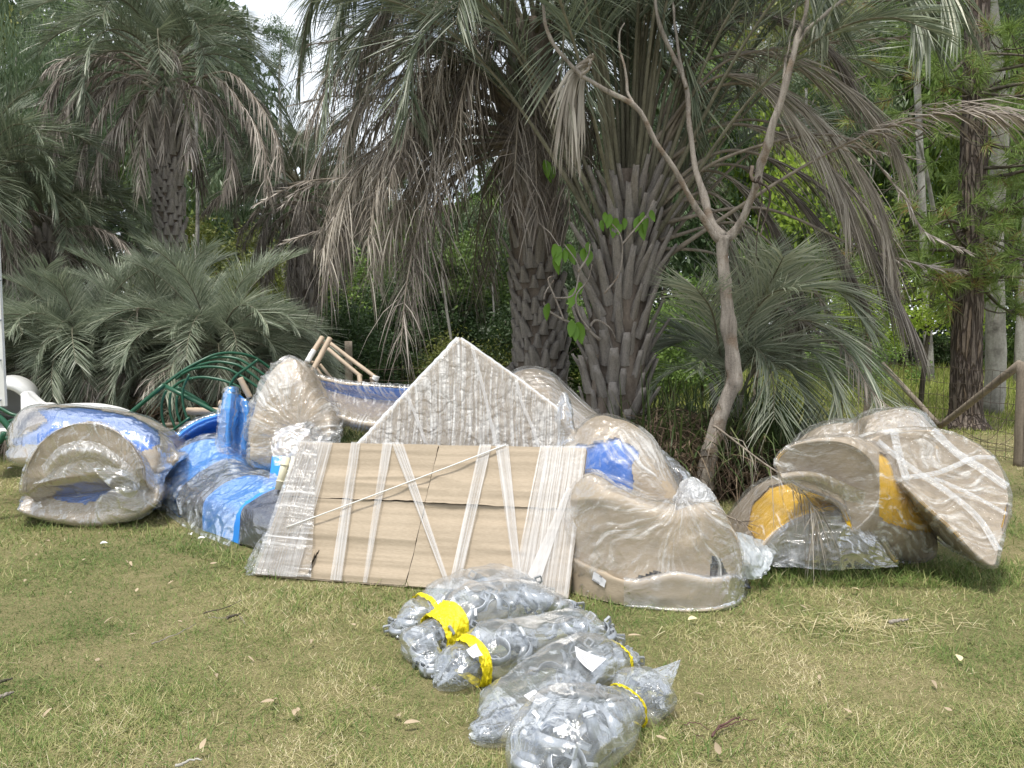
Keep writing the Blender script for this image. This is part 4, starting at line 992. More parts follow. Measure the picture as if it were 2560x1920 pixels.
def leaf_shape(name, L, Wd, fold, curl, mat, n=6):
    V = []; q = []
    for j in range(n + 1):
        s = j / n; w = Wd * math.sin(math.pi * min(1, s * .94 + .04)) ** .8 * (1.15 - .5 * s); z = -curl * s * s * L
        V += [(-w, L * s, z + fold * w), (0, L * s, z), (w, L * s, z + fold * w)]
    for j in range(n):
        a = j * 3; q += [(a, a + 1, a + 4, a + 3), (a + 1, a + 2, a + 5, a + 4)]
    return mesh(name, V, q, None, mat, True, np.full(len(V), .5))
def dead_tree():
    Y = 7.0; b = G(1752, 1225); b = np.array((P(1752, 1225, Y)[0], Y, 0))
    t = empty('bare_tree', tuple(b), 'bare crooked dead tree with peeling grey bark forking before the palms', 'tree')
    def limb(pxs, ws, dys, name='branch', k=12, seed=1, n=26):
        pts = catmull([P(x, y, Y + d) for (x, y), d in zip(pxs, dys)], n); kk = np.random.default_rng(seed + 70); pts = pts + catmull(kk.normal(0, .014, (n // 3 + 2, 3)), n) * np.linspace(.2, 1, n)[:, None]
        w = np.interp(np.linspace(0, 1, n), np.linspace(0, 1, len(ws)), ws) * Y / FPX / 2 * .56
        w = w * (1 + .30 * np.maximum(0, catmull(kk.normal(0, .6, n // 2 + 2), n))); MB().tube(pts, w, k, rough=.2, seed=seed).obj(name, M['dead_wood'], t)
    tr = catmull([b - (.06, 0, .02), P(1752, 1225, Y), P(1762, 1190, Y), P(1778, 1120, Y), P(1796, 1060, Y), P(1822, 985, Y), P(1836, 950, Y), P(1830, 880, Y), P(1820, 800, Y), P(1812, 700, Y), P(1806, 640, Y), P(1808, 590, Y)], 60)
    w = np.interp(np.linspace(0, 1, 60), [0, .2, .42, .5, .56, .8, .93, 1], [60, 46, 38, 33, 37, 28, 29, 38]) * Y / FPX / 2
    MB().tube(tr, w * (1 + .22 * np.maximum(0, catmull(np.random.default_rng(4).normal(0, .6, 22), 60))), 18, rough=.2, seed=5).obj('trunk', M['dead_wood'], t)
    limb([(1800, 600), (1775, 570), (1740, 520), (1690, 430), (1640, 350), (1590, 268), (1500, 220), (1450, 190), (1400, 130), (1370, 80), (1358, 30), (1352, -30)], [40, 24, 20, 18, 15, 11], [0, 0, -.05, -.1, -.15, -.2, -.2, -.2, -.2, -.2, -.2, -.2], seed=2, n=40)
    limb([(1812, 592), (1780, 560), (1755, 480), (1736, 400), (1726, 300), (1712, 215), (1680, 130), (1650, 60), (1630, -40)], [40, 30, 24, 22, 18, 13], [0, .05, .15, .2, .25, .3, .3, .3, .3], seed=3, n=34)
    limb([(1716, 220), (1700, 150), (1685, 60), (1680, -30)], [16, 12, 9], [.25, .3, .4, .5], seed=8)
    limb([(1816, 596), (1836, 580), (1862, 535), (1888, 470), (1900, 420), (1916, 370), (1940, 290), (1962, 210), (1985, 120), (2003, 60), (2008, -40)], [46, 32, 30, 32, 28, 22, 16], [0, 0, -.1, -.15, -.2, -.25, -.3, -.3, -.3, -.3, -.3], seed=4, n=40)
    limb([(1988, 112), (2020, 75), (2070, 30), (2140, -30)], [18, 15, 13], [-.3, -.3, -.3, -.25], seed=6)
    limb([(1960, 215), (1966, 150), (1985, 60), (2000, -20)], [12, 9, 7], [-.25, -.1, .1, .2], seed=7)
    limb([(1584, 262), (1570, 225), (1560, 170), (1552, 120), (1560, 60)], [14, 10, 6], [-.2, -.15, -.1, 0, .1], seed=9)
    limb([(1450, 195), (1475, 165), (1478, 135)], [12, 12, 8], [-.2, -.25, -.3], seed=10)
    # peeling bark at the broken joint
    for a, ww in (([(1880, 415), (1878, 440), (1890, 455), (1900, 440)], 12), ([(1896, 455), (1920, 470), (1925, 500), (1912, 550), (1900, 590)], 7), ([(1898, 456), (1905, 500), (1895, 560), (1890, 640)], 4)):
        pts = catmull([P(x, y, Y - .3) for x, y in a], 12); MB().tube(pts, np.linspace(ww, ww * .5, 12) * Y / FPX / 2, 6, rough=.2).obj('peeling_bark', M['pine_bark'], t)
    # climbing vine with green leaves in front of the second palm
    Y = 7.65
    v = empty('climbing_vine', tuple(P(1480, 800, Y)), 'thin climbing vine with a few broad green leaves before the palm trunks', 'vine')
    st = [[(1500, 850), (1460, 820), (1410, 800), (1365, 770), (1362, 735), (1385, 700)], [(1500, 850), (1475, 825), (1490, 800), (1525, 820), (1540, 850)], [(1475, 825), (1450, 790), (1440, 740), (1470, 700), (1480, 660)], [(1410, 800), (1390, 750), (1370, 700), (1385, 690)], [(1510, 735), (1545, 690), (1556, 640), (1552, 590), (1530, 560)], [(1556, 610), (1590, 570), (1615, 540)], [(1385, 745), (1430, 740), (1445, 700), (1445, 660), (1410, 610)], [(1445, 680), (1470, 640), (1475, 610)]]
    for k, a in enumerate(st):
        pts = catmull([P(x, y, Y - .05 * k) for x, y in a], 16); MB().tube(pts, np.linspace(9 if k < 2 else 5, 3, 16) * Y / FPX / 2, 6, rough=.2).obj('stem', M['dead_wood'], v)
    me = leaf_shape('leaf', .15, .042, .25, .25, M['leaf_vine']); me2 = leaf_shape('leaf', .10, .03, .3, .35, M['leaf_vine'])
    rr = random.Random(6)
    for k, (px, py) in enumerate(((1512, 530), (1525, 535), (1540, 545), (1505, 550), (1552, 560), (1560, 545), (1600, 540), (1610, 530), (1620, 545), (1605, 560), (1628, 525), (1385, 610), (1400, 615), (1410, 625), (1420, 610), (1395, 630), (1460, 620), (1475, 625), (1470, 605), (1430, 800), (1445, 805), (1438, 812), (1437, 720), (1450, 705), (1372, 758), (1360, 400), (1375, 405), (1385, 415))):
        o = link('leaf', me if rr.random() < .65 else me2, v, tuple(P(px, py, Y - .1 if py > 450 else 8.3)), (R(rr.uniform(-92, -68)), R(rr.uniform(-20, 20)), R(rr.uniform(-40, 40))), rr.uniform(1.0, 1.5))
    # clay nest
    mb = MB(); nv = rand_unit(1)
    th, ph = np.meshgrid(np.linspace(0, math.pi, 10), np.arange(16) / 16 * 6.283, indexing='ij')
    V = np.stack([np.sin(th) * np.cos(ph), np.sin(th) * np.sin(ph), np.cos(th)], -1).reshape(-1, 3)
    V = V * (.075, .05, .075) * (.75 + .6 * fbm(V, 3, 2)[:, None]) + P(1578, 700, b[1] + .92)
    i = np.arange(9)[:, None] * 16; j = np.arange(16)[None]
    q = np.stack([i + j, i + 16 + j, i + 16 + (j + 1) % 16, i + (j + 1) % 16], -1).reshape(-1, 4)
    tag(link('mud_nest', mesh('mud_nest', V, q, None, mat_plain('dry_mud', (.36, .30, .23), .9, 0, 40, .3, .6))), 'small pale mud nest stuck between the leaf bases of the nearer palm', 'nest')

def fence():
    f = empty('wire_fence', tuple(P(2300, HOR, 11.5) * (1, 1, 0)), 'wire mesh fence with weathered posts and leaning brace logs at the right', 'fence')
    def log(a, bb, w0, w1, name, seed):
        pts = catmull([a, (np.array(a) + np.array(bb)) / 2 + RNG.normal(0, .015, 3), bb], 12)
        MB().tube(pts, np.linspace(w0, w1, 12), 10, rough=.12, seed=seed).obj(name, M['post'], f)
    A = G(2165, 1075); B = G(2548, 1165)
    top = lambda p, h: (p[0], p[1], h)
    log(A - (0, 0, .05), P(2172, 857, A[1]), .055, .048, 'post', 1)
    log(B - (0, 0, .05), P(2556, 905, B[1]), .062, .055, 'post', 2)
    log(P(2345, 1062, 11.0), P(2205, 908, 11.6), .042, .034, 'brace', 3)
    log(P(2350, 1066, 11.0), P(2552, 908, 9.7), .042, .052, 'brace', 4)
    D = P(1890, HOR, 16.5) * (1, 1, 0); log(D, P(1890, 880, 16.5), .06, .05, 'post', 5)
    mb = MB()
    def run(p, q, n, hts):
        p, q = np.array(p), np.array(q)
        for h in hts:
            s = np.linspace(0, 1, 14)[:, None]; pts = p + (q - p) * s; pts[:, 2] = h + .012 * np.sin(np.arange(14) * 2.1 + h * 9)
            mb.tube(pts, .0034, 4, cap=False)
        for j in range(n):
            c = p + (q - p) * (j + .5) / n; pts = np.array([(c[0] + RNG.normal(0, .012), c[1], z) for z in (.03, .35, .7, 1.08)])
            mb.tube(pts, .0030, 4, cap=False)
    hts = (.06, .2, .36, .52, .70, .88, 1.08)
    run(A, B, 22, hts); run(D, A, 26, hts); run(B, G(2800, 1230), 10, hts)
    mb.obj('wire_mesh', M['wire'], f)['kind'] = 'stuff'
    for a in ([(2400, 1075), (2470, 1100), (2520, 1040), (2535, 1010)], [(2420, 1090), (2500, 1110), (2545, 1080)], [(2390, 1100), (2450, 1120), (2540, 1130)]):
        pts = catmull([P(x, y, 9.9) for x, y in a], 14); MB().tube(pts, .0035, 5).obj('loose_wire', M['wire'], f)
    f = empty('wire_fence', tuple(P(870, HOR, 16) * (1, 1, 0)), 'old wire fence with one pale post behind the wrapped poles', 'fence')
    a = P(870, HOR, 13.5) * (1, 1, 0); pts = catmull([a, P(872, 930, 13.5), P(871, 853, 13.5)], 10)
    MB().tube(pts, .068, 10, rough=.1).obj('post', M['post'], f)
    mb = MB(); run(P(560, HOR, 13.5) * (1, 1, 0), P(1260, HOR, 13.5) * (1, 1, 0), 34, (.1, .3, .5, .7, .9)); mb.obj('wire_mesh', M['wire'], f)['kind'] = 'stuff'
from mathutils.bvhtree import BVHTree
# ================================================================== wrapped bundles
def surf(ctrl, nu, nv, closed=True):
    c = np.asarray(ctrl, float)                                   # (k, p, 3)
    a = np.stack([catmull(r, nv, closed) for r in c])
    return catmull(a, nu)
def gnormals(Gd, closed):
    du = np.gradient(Gd, axis=0)
    dv = (np.roll(Gd, -1, 1) - np.roll(Gd, 1, 1)) if closed else np.gradient(Gd, axis=1)
    n = norm(np.cross(du, dv))
    if closed and (n * (Gd - Gd.reshape(-1, 3).mean(0))).sum() < 0: n = -n
    return n
class Bundle:
    """a loft: the same surface gives the moulded shell, the cardboard round it and the film over both"""
    def __init__(s, name, label, cat, ctrl, group=None, closed=True, nu=64, nv=56, root=None, cap=.0, smooth=0, face_cam=False, planar=False, fan=None):
        s.planar = planar or fan is not None; s.fan = None if fan is None else P(*fan)
        s.closed = closed; s.ctrl = np.asarray(ctrl, float); s.cap = cap; s.nu, s.nv = nu, nv; s.smooth = smooth; s.face_cam = face_cam
        g = s.grid(nu, nv); c = g.reshape(-1, 3).mean(0)
        s.t = root or empty(name, (c[0], c[1], max(0, g[..., 2].min())), label, cat, group)
    def grid(s, nu, nv):
        g = surf(s.ctrl, nu, nv, s.closed)
        for _ in range(s.smooth):
            if s.closed: g = .5 * g + .25 * (np.roll(g, 1, 1) + np.roll(g, -1, 1))
        if s.closed:
            def ends(r, nxt):
                c = r.mean(0); o = norm((c - nxt.mean(0))[None])[0] * s.cap
                return [c + (r - c) * k + o * b for k, b in ((.0, 1), (.35, .95), (.7, .72), (.93, .3))]
            g = np.stack(ends(g[0], g[1]) + list(g) + ends(g[-1], g[-2])[::-1])
        return g
    def part(s, name, mat, off=0, lump=0, lscale=5, seed=1, wr=0, wscale=(6, 24), keep=None, res=1, jit=0, parent=None, minz=.004, thick=False):
        nu, nv = int(s.nu * res), int(s.nv * res)
        g = s.grid(nu, nv); n = gnormals(g, s.closed)
        if s.face_cam:
            cm = np.array((0, 0, EYE)); 
            if (n * (cm - g)).sum() < 0: n = -n
        if s.fan is not None:
            dx, dz = g[..., 0] - s.fan[0], (g[..., 2] - s.fan[2]) + .45 * (g[..., 1] - s.fan[1]); rr_ = np.sqrt(dx * dx + dz * dz); uvw = np.stack([(np.arctan2(dz, dx) - math.pi / 2) % (2 * math.pi) * .33, rr_], -1)
        elif s.planar: uvw = np.stack([g[..., 0] + .35 * g[..., 1], g[..., 2] + .45 * g[..., 1]], -1)
        U = np.concatenate([[0], np.cumsum(np.linalg.norm(np.diff(g, axis=0), axis=2).mean(1))])
        Vv = np.concatenate([[0], np.cumsum(np.linalg.norm(np.diff(g, axis=1), axis=2).mean(0))])
        d = np.full(g.shape[:2], off)
        if lump: d = d + lump * (1.2 * (fbm(g, lscale, seed, 3) - .5) + 1.1 * (ridge(g + .2 * vnoise(g, 3, seed)[..., None], lscale * .7, seed + 2) ** 2 - .35))
        if wr:
            uvp = np.stack([np.broadcast_to(U[:, None] * wscale[0], d.shape), np.broadcast_to(Vv[None] * wscale[1], d.shape), np.zeros_like(d)], -1)
            if s.planar: uvp = np.stack([uvw[..., 0] * wscale[0], uvw[..., 1] * wscale[1], np.zeros_like(d)], -1)
            w = fbm(g, 4, seed + 3, 2)[..., None]
            uvp = uvp + w * 3
            rid = lambda k, sc: ridge(uvp * sc, 1, seed + k) ** 4
            d = d + wr * .42 * (rid(0, 1.0) + .6 * rid(4, 1.9) + .7 * ridge(g * (1, 1, 1), 5, seed + 5) ** 5 + .5 * rid(7, 3.1)) * (.25 + 1.5 * fbm(g, 3.5, seed + 11, 2) ** 2)
        p = g + n * d[..., None]
        p[..., 2] = np.maximum(p[..., 2], minz)
        a, b = p.shape[:2]
        m = b if s.closed else b - 1
        i, j = np.meshgrid(np.arange(a - 1), np.arange(m), indexing='ij')
        q = np.stack([i * b + j, i * b + (j + 1) % b, (i + 1) * b + (j + 1) % b, (i + 1) * b + j], -1).reshape(-1, 4)
        fc = p.reshape(-1, 3)[q].mean(1); fn = n.reshape(-1, 3)[q].mean(1)
        if keep is not None:
            fu = ((i + .5) / (a - 1)).reshape(-1); fv = ((j + .5) / m).reshape(-1)
            if jit: 
                sh = (fbm(fc, 16, seed + 9, 2) - .5) * jit
            else: sh = 0
            q = q[keep(fc, fn, fu, fv, sh)]
        uv = np.stack([np.broadcast_to(U[:, None], d.shape), np.broadcast_to(Vv[None], d.shape)], -1).reshape(-1, 2)
        if s.planar: uv = uvw.reshape(-1, 2)
        me = mesh(name, p.reshape(-1, 3), q, None, mat, True, None, uv)
        return link(name, me, parent or s.t)
def px_mask(*polys, front=True, outside=False):
    def k(fc, fn, fu, fv, sh):
        pp = proj(fc) + (np.stack([sh, sh], -1) if not np.isscalar(sh) else sh)
        r = np.zeros(len(fc), bool)
        for po in polys: r |= in_poly(pp, po)
        if front: r &= (fn * (np.array((0, 0, EYE)) - fc)).sum(1) > -.02
        return ~r if outside else r
    return k
def mound(cols, Yf=None, D=.7, prof=None):
    """columns (px, ytop, ybottom[, yfront]) -> control net of a body that stands on the ground"""
    out = []
    for c in cols:
        px, yt, yb = c[:3]
        yf = c[3] if len(c) > 3 else (Yf if Yf else G(px, yb)[1])
        h = yb - yt
        pf = prof or ((0, .05), (.35, .0), (.72, .10), (.95, .32))
        L = [P(px, yb - h * k, yf + D * d) for k, d in pf]
        top = P(px, yt, yf + D * .55); L.append(top)
        z0 = L[0][2]
        L.append(np.array((top[0] * 1.0, yf + D * .85, top[2] - (top[2] - z0) * .06)))
        L.append(np.array((top[0], yf + D, z0 + (top[2] - z0) * .55)))
        L.append(np.array((top[0], yf + D * .95, z0)))
        out.append(L)
    return out
def polysec(pts, Y): return [P(x, y, Y + (dy if not isinstance(dy, tuple) else 0)) for x, y, dy in [(a + (0,))[:3] for a in pts]]
def arch(of, inn, Yf, Yb, db=(0, 0), shrink=1.0):
    """crescent body: outer and inner front polylines (same count), pushed back to Yb in the world"""
    out = []
    for k, (a, b) in enumerate(zip(of, inn)):
        pa, pb = P(*a, Yf), P(*b, Yf + .02)
        ba = pa + (db[0], Yb - Yf, db[1]); bb = pb + (db[0], Yb - Yf, db[1])
        out.append([pa + (pb - pa) * .12, pa, pa + (ba - pa) * .06, pa + (ba - pa) * .5, ba, ba + (bb - ba) * .5, bb, bb + (pb - bb) * .5, pb + (bb - pb) * .05, pb + (pa - pb) * .15])
    return out
GB = 'wrapped playground sections heaped before the palms'
def bundles():
    # ---------- left heap
    A3 = Bundle('wrapped_bundle', 'lowest bundle of the left heap, cardboard with a dark blue top under film', 'wrapped bundle',
                mound([(54, 1255, 1272), (75, 1234, 1285), (124, 1216, 1302), (180, 1207, 1311), (234, 1203, 1316), (290, 1200, 1308), (345, 1195, 1290), (392, 1200, 1260)], 6.05, .9), GB, fan=(235, 1230, 6.0), cap=.03)
    blue3 = [(88, 1226), (150, 1195), (262, 1180), (275, 1228), (215, 1262), (140, 1250)]
    A3.part('shell', M['blue'], -.012); A3.part('cardboard', M['card'], 0, .012, 5, 2, keep=px_mask(blue3, outside=True), res=1.5, jit=8)
    A3.part('film', M['film_cross'], .012, .010, 6, 3, .018, (22, 4), res=2)
    A1 = Bundle('wrapped_bundle', 'broad blue arched bundle on top at the back of the left heap', 'wrapped bundle',
                mound([(24, 1108, 1135, 6.35), (32, 1062, 1152, 6.3), (60, 1026, 1160, 6.25), (110, 1017, 1170, 6.2), (180, 1021, 1180, 6.2), (260, 1030, 1186, 6.2), (330, 1046, 1190, 6.2), (385, 1076, 1186, 6.2), (428, 1108, 1168, 6.4), (443, 1130, 1150, 6.4)], None, .85), GB, cap=.04)
    blue1 = [(88, 1022), (120, 1050), (90, 1074), (30, 1098), (33, 1112), (103, 1112), (130, 1085), (230, 1050), (285, 1075), (330, 1140), (352, 1133), (402, 1108), (396, 1075), (330, 1038), (200, 1015)]
    A1.part('shell', M['blue'], -.012); A1.part('cardboard', M['card'], 0, .010, 5, 2, keep=px_mask(blue1, outside=True), res=1.5, jit=8)
    A1.part('film', M['film_blue'], .012, .010, 6, 4, .016, (22, 5), res=2.2)
    A2 = Bundle('wrapped_bundle', 'curled cardboard bundle with crumpled film face, middle of the left heap', 'wrapped bundle',
                arch([(58, 1226), (66, 1172), (92, 1122), (134, 1082), (187, 1061), (240, 1060), (288, 1078), (322, 1108), (345, 1150), (358, 1198)],
                     [(72, 1228), (92, 1216), (118, 1206), (150, 1199), (187, 1194), (232, 1188), (268, 1186), (300, 1188), (326, 1196), (346, 1206)], 5.95, 6.25, (.0, -.20)), GB, fan=(300, 1190, 5.9), cap=.01, nu=70, nv=60)
    A2.part('cardboard', M['card'], 0, .018, 5, 7, res=1.3); A2.part('film', M['film_cross'], .013, .012, 7, 8, .026, (22, 4), res=2.4)
    lip = Bundle('', '', '', [[P(x, y, Yv) for x, y, Yv in r] for r in (
        [(110, 1168, 5.93), (150, 1122, 5.93), (187, 1108, 5.93), (240, 1110, 5.93), (290, 1140, 5.93), (330, 1175, 5.93)],
        [(112, 1184, 5.86), (150, 1142, 5.84), (187, 1130, 5.82), (240, 1130, 5.82), (288, 1155, 5.86), (328, 1186, 5.88)],
        [(115, 1200, 5.93), (150, 1165, 5.92), (187, 1150, 5.92), (240, 1148, 5.92), (285, 1166, 5.92), (324, 1196, 5.93)],
        [(84, 1216, 5.92), (140, 1198, 5.90), (187, 1187, 5.90), (240, 1181, 5.90), (290, 1182, 5.90), (336, 1198, 5.92)])], root=A2.t, closed=False, nu=30, nv=80, face_cam=True)
    lip.part('film_fold', M['film_crumple'], .01, .012, 8, 4, .022, (8, 20), res=1.5)
    fl = Bundle('loose_film', 'torn clear film hanging from the curled bundle of the left heap', 'plastic film', [[P(x, y, Yv) for x, y, Yv in r] for r in ([(230, 1170, 5.85), (300, 1172, 5.85), (350, 1195, 5.9)], [(262, 1205, 5.8), (310, 1215, 5.82), (345, 1225, 5.9)], [(285, 1228, 5.8), (300, 1235, 5.84), (325, 1240, 5.9)])], closed=False, nu=40, nv=40, face_cam=True)
    fl.part('film', M['film_soft'], .0, .03, 9, 4, .03, (14, 8))
    fl = Bundle('loose_film', 'hazy loose film draped over the dark right end of the left heap', 'plastic film', [[P(x, y, Yv) for x, y, Yv in r] for r in ([(330, 1190, 6.0), (395, 1175, 6.3), (425, 1165, 6.5)], [(250, 1240, 5.95), (340, 1235, 6.0), (398, 1215, 6.3)], [(245, 1305, 5.95), (330, 1295, 6.05), (393, 1262, 6.3)])], closed=False, nu=50, nv=50, face_cam=True)
    fl.part('film', M['film_soft'], .02, .03, 6, 6, .03, (10, 8))
    # ---------- light blue tunnel pieces in film
    arcs = [[(400, 1264), (396, 1205), (428, 1152), (488, 1114), (560, 1106), (628, 1124)], [(450, 1294), (450, 1240), (487, 1201), (521, 1178), (567, 1158), (612, 1172)], [(512, 1336), (513, 1268), (536, 1238), (575, 1212), (625, 1198), (668, 1210)],
            [(604, 1368), (608, 1288), (630, 1264), (684, 1234), (722, 1230), (765, 1245)], [(700, 1398), (700, 1330), (722, 1300), (764, 1280), (795, 1280), (825, 1290)]]
    Ys = [6.8, 6.35, 5.92, 5.5, 5.15]
    def arcw(k, lift=0, dy=0):
        a = [P(x, y - lift, Ys[k] + dy + .22 * j / 5) for j, (x, y) in enumerate(arcs[k])]
        return a + [a[-1] + np.array((.12, .35, -.35)), a[-1] + np.array((.15, .4, -.8))]
    labs = [('tunnel_section', 'light blue tunnel half nearest the left heap, under hazy film', 'sky_blue'), ('tunnel_section', 'dark navy tunnel half between the two light blue ones', 'navy'), ('tunnel_section', 'front light blue tunnel half with the raised rim', 'sky_blue'), ('tunnel_section', 'dark navy tunnel half tucked behind the flat carton', 'navy')]
    for k, (nm, lb, m) in enumerate(labs):
        a, b = np.array(arcw(k, 5)), np.array(arcw(k + 1))
        mid = a + (b - a) * .5 + (0, 0, .02)
        B = Bundle(nm, lb, 'tunnel piece', [a + (0, .05, -.05), a, a + (b - a) * .06 + (0, 0, .015), mid, b + (a - b) * .04, b, b + (0, .05, -.06)], 'nested blue and navy tunnel halves', closed=False, nu=40, nv=60, face_cam=True)
        B.part('shell', M[m], 0, .008, 3, k)
        rim = catmull(a, 40); MB().tube(rim, .016, 8).obj('rim', M[m], B.t)
        if m == 'navy': B.part('bin_liner', mat_film('dark_film%d' % k, .02, .14, (5, 14, 1), .58, .78, .45, 7, .30), .012, .008, 5, k + 3, .018, (7, 10), res=2)
    cover = [np.array(arcw(k, 12 if k < 3 else 6, -.06)) for k in range(4)]
    for c, bx in zip(cover, (-.05, -.03, -.02, 0)): c[0] += (bx - .02, -.06, 0); c[1] += (bx, -.03, 0)
    B = Bundle('loose_film', 'hazy clear film sheet draped over the blue and navy tunnel halves', 'plastic film', cover, closed=False, nu=90, nv=110, face_cam=True)
    B.part('film', M['film_blue'], .022, .016, 4, 3, .035, (5, 9), res=1.4)
    B = Bundle('slide_section', 'open light blue trough with a rounded rim behind the tunnel halves', 'slide piece', [[P(x, y, Yv) for x, y, Yv in r] for r in (
        [(424, 1130, 7.0), (440, 1092, 7.1), (475, 1062, 7.2), (520, 1042, 7.3), (575, 1030, 7.35), (640, 1030, 7.4)],
        [(428, 1132, 6.97), (446, 1096, 7.06), (480, 1068, 7.15), (524, 1049, 7.25), (578, 1037, 7.3), (642, 1038, 7.35)],
        [(440, 1140, 7.25), (465, 1108, 7.4), (500, 1090, 7.5), (540, 1078, 7.6), (590, 1070, 7.6), (650, 1070, 7.6)],
        [(450, 1160, 7.1), (480, 1140, 7.2), (515, 1128, 7.2), (555, 1120, 7.2), (600, 1118, 7.2), (660, 1118, 7.2)],
        [(455, 1185, 6.85), (490, 1170, 6.9), (525, 1160, 6.9), (565, 1155, 6.9), (610, 1150, 6.9), (670, 1150, 6.9)])], closed=False, nu=50, nv=60, face_cam=True)
    B.part('shell', M['sky_blue'], 0); B.part('film', M['film_blue'], .02, .02, 5, 3, .03, (6, 12), res=1.5)
    B = Bundle('plastic_sheet', 'upright folded light blue plastic sheet standing behind the trough', 'plastic sheet', [[P(x, y, Yv) for x, y, Yv in r] for r in (
        [(562, 985, 6.75), (578, 968, 6.7), (596, 974, 6.8), (616, 1000, 6.7), (640, 1003, 6.85), (652, 1012, 6.8)],
        [(556, 1040, 6.7), (575, 1030, 6.6), (598, 1035, 6.8), (618, 1045, 6.65), (640, 1050, 6.85), (650, 1055, 6.75)],
        [(548, 1090, 6.75), (570, 1088, 6.62), (590, 1080, 6.8), (612, 1095, 6.7), (632, 1100, 6.85), (645, 1105, 6.75)],
        [(550, 1130, 6.75), (572, 1130, 6.68), (592, 1130, 6.8), (612, 1135, 6.7), (630, 1140, 6.8), (640, 1145, 6.75)])], closed=False, nu=60, nv=60, face_cam=True)
    B.part('sheet', mat_plain('blue_sheet', (.06, .32, .82), .25, 0, 5, .2), 0, .03, 6, 4); B.part('film', M['film_blue'], .02, .02, 6, 5, .03, (8, 10), res=1.5)
    B = Bundle('plastic_sheet', 'small light blue flap between the tunnel halves and the cream pipes', 'plastic sheet', [[P(x, y, Yv) for x, y, Yv in r] for r in ([(680, 1140, 6.0), (715, 1140, 6.0)], [(676, 1180, 5.95), (708, 1180, 5.95)], [(670, 1230, 5.9), (700, 1230, 5.9)])], closed=False, nu=20, nv=16, face_cam=True)
    B.part('sheet', M['sky_blue'], 0, .01)
    for k, (a, b) in enumerate((((716, 1143), (696, 1225)), ((738, 1143), (720, 1225)))):
        A_, B_ = P(*a, 5.62), P(*b, 5.55)
        t = empty('plastic_pipe', tuple(B_), ['cream plastic pipe next to the light blue flap', 'cream plastic pipe touching the edge of the flat carton'][k], 'pipe')
        MB().tube([A_, A_ + (B_ - A_) * .5, B_], .028, 16).obj('pipe', M['cream'], t)
        for f in (.22, .72): c = A_ + (B_ - A_) * f; MB().tube([c, c + (B_ - A_) * .05], .032, 16).obj('collar', M['cream'], t)
    # ---------- wrapped chute behind
    B = Bundle('wrapped_bundle', 'crumpled film-wrapped rounded end of the long chute beside the light blue sheet', 'wrapped bundle',
               mound([(628, 1060, 1150), (646, 985, 1160), (672, 940, 1170), (698, 912, 1170), (722, 904, 1165), (748, 912, 1160), (775, 938, 1150), (800, 985, 1130), (826, 1020, 1100)], 6.1, .6), GB, fan=(752, 1078, 6.1), cap=.05)
    B.part('cardboard', M['card'], 0, .03, 4, 3); B.part('film', M['film_fan'], .018, .015, 5, 4, .05, (18, 3), res=2.6)
    dk = [(688, 985), (712, 960), (702, 1010), (712, 1060), (690, 1040)]
    ch = [[P(x, y, Yv) for x, y, Yv in r] for r in (
        [(760, 930, 7.0), (850, 953, 7.0), (929, 963, 7.0), (1060, 972, 7.0)], [(762, 936, 6.9), (852, 958, 6.9), (929, 967, 6.9), (1060, 976, 6.9)],
        [(785, 962, 6.95), (870, 985, 6.95), (960, 1002, 6.95), (1060, 1008, 6.95)], [(795, 990, 6.75), (870, 1012, 6.75), (950, 1026, 6.75), (1050, 1035, 6.75)],
        [(800, 1012, 6.4), (870, 1034, 6.4), (941, 1049, 6.4), (1030, 1060, 6.4)], [(795, 1024, 6.3), (860, 1048, 6.3), (935, 1066, 6.3), (1030, 1078, 6.3)], [(800, 1040, 6.4), (860, 1060, 6.4), (935, 1080, 6.4), (1030, 1092, 6.4)], [(820, 1040, 6.8), (880, 1060, 6.8), (945, 1080, 6.8), (1040, 1090, 6.8)])]
    B = Bundle('slide_chute', 'long open slide chute with a bright blue band behind the pointed panel', 'slide chute', ch, GB, closed=False, nu=70, nv=70, face_cam=True)
    bl = [(770, 945), (860, 962), (1080, 972), (1080, 1012), (985, 1004), (880, 992), (800, 970)]
    B.part('shell', M['blue'], -.006); B.part('cardboard', M['card'], .003, .008, 5, 3, keep=px_mask(bl, outside=True, front=False), res=1.4, jit=4); B.part('film', M['film'], .018, .012, 6, 3, .02, (5, 20), res=2)
    B = Bundle('loose_film', 'clear film hanging in the dark gap under the long chute', 'plastic film', [[P(x, y, Yv) for x, y, Yv in r] for r in ([(690, 1080, 6.0), (780, 1060, 6.1), (850, 1066, 6.3)], [(680, 1120, 5.9), (760, 1110, 5.95), (850, 1110, 6.1)], [(690, 1170, 5.8), (760, 1170, 5.8), (850, 1170, 5.9)])], closed=False, nu=50, nv=50, face_cam=True)
    B.part('film', M['film_soft'], 0, .05, 5, 4, .05, (6, 10))
    # ---------- right of the panels
    B = Bundle('wrapped_bundle', 'brown rounded bundle between the pointed panel and the palm foot', 'wrapped bundle',
               mound([(1262, 960, 1100), (1290, 930, 1120), (1335, 922, 1130), (1380, 938, 1140), (1430, 982, 1140), (1470, 1020, 1140), (1506, 1052, 1140), (1530, 1090, 1140)], 6.2, .8), GB, cap=.04)
    B.part('cardboard', M['card'], 0, .02, 4, 3); B.part('film', M['film'], .012, .012, 5, 4, .014, (5, 18), res=2)
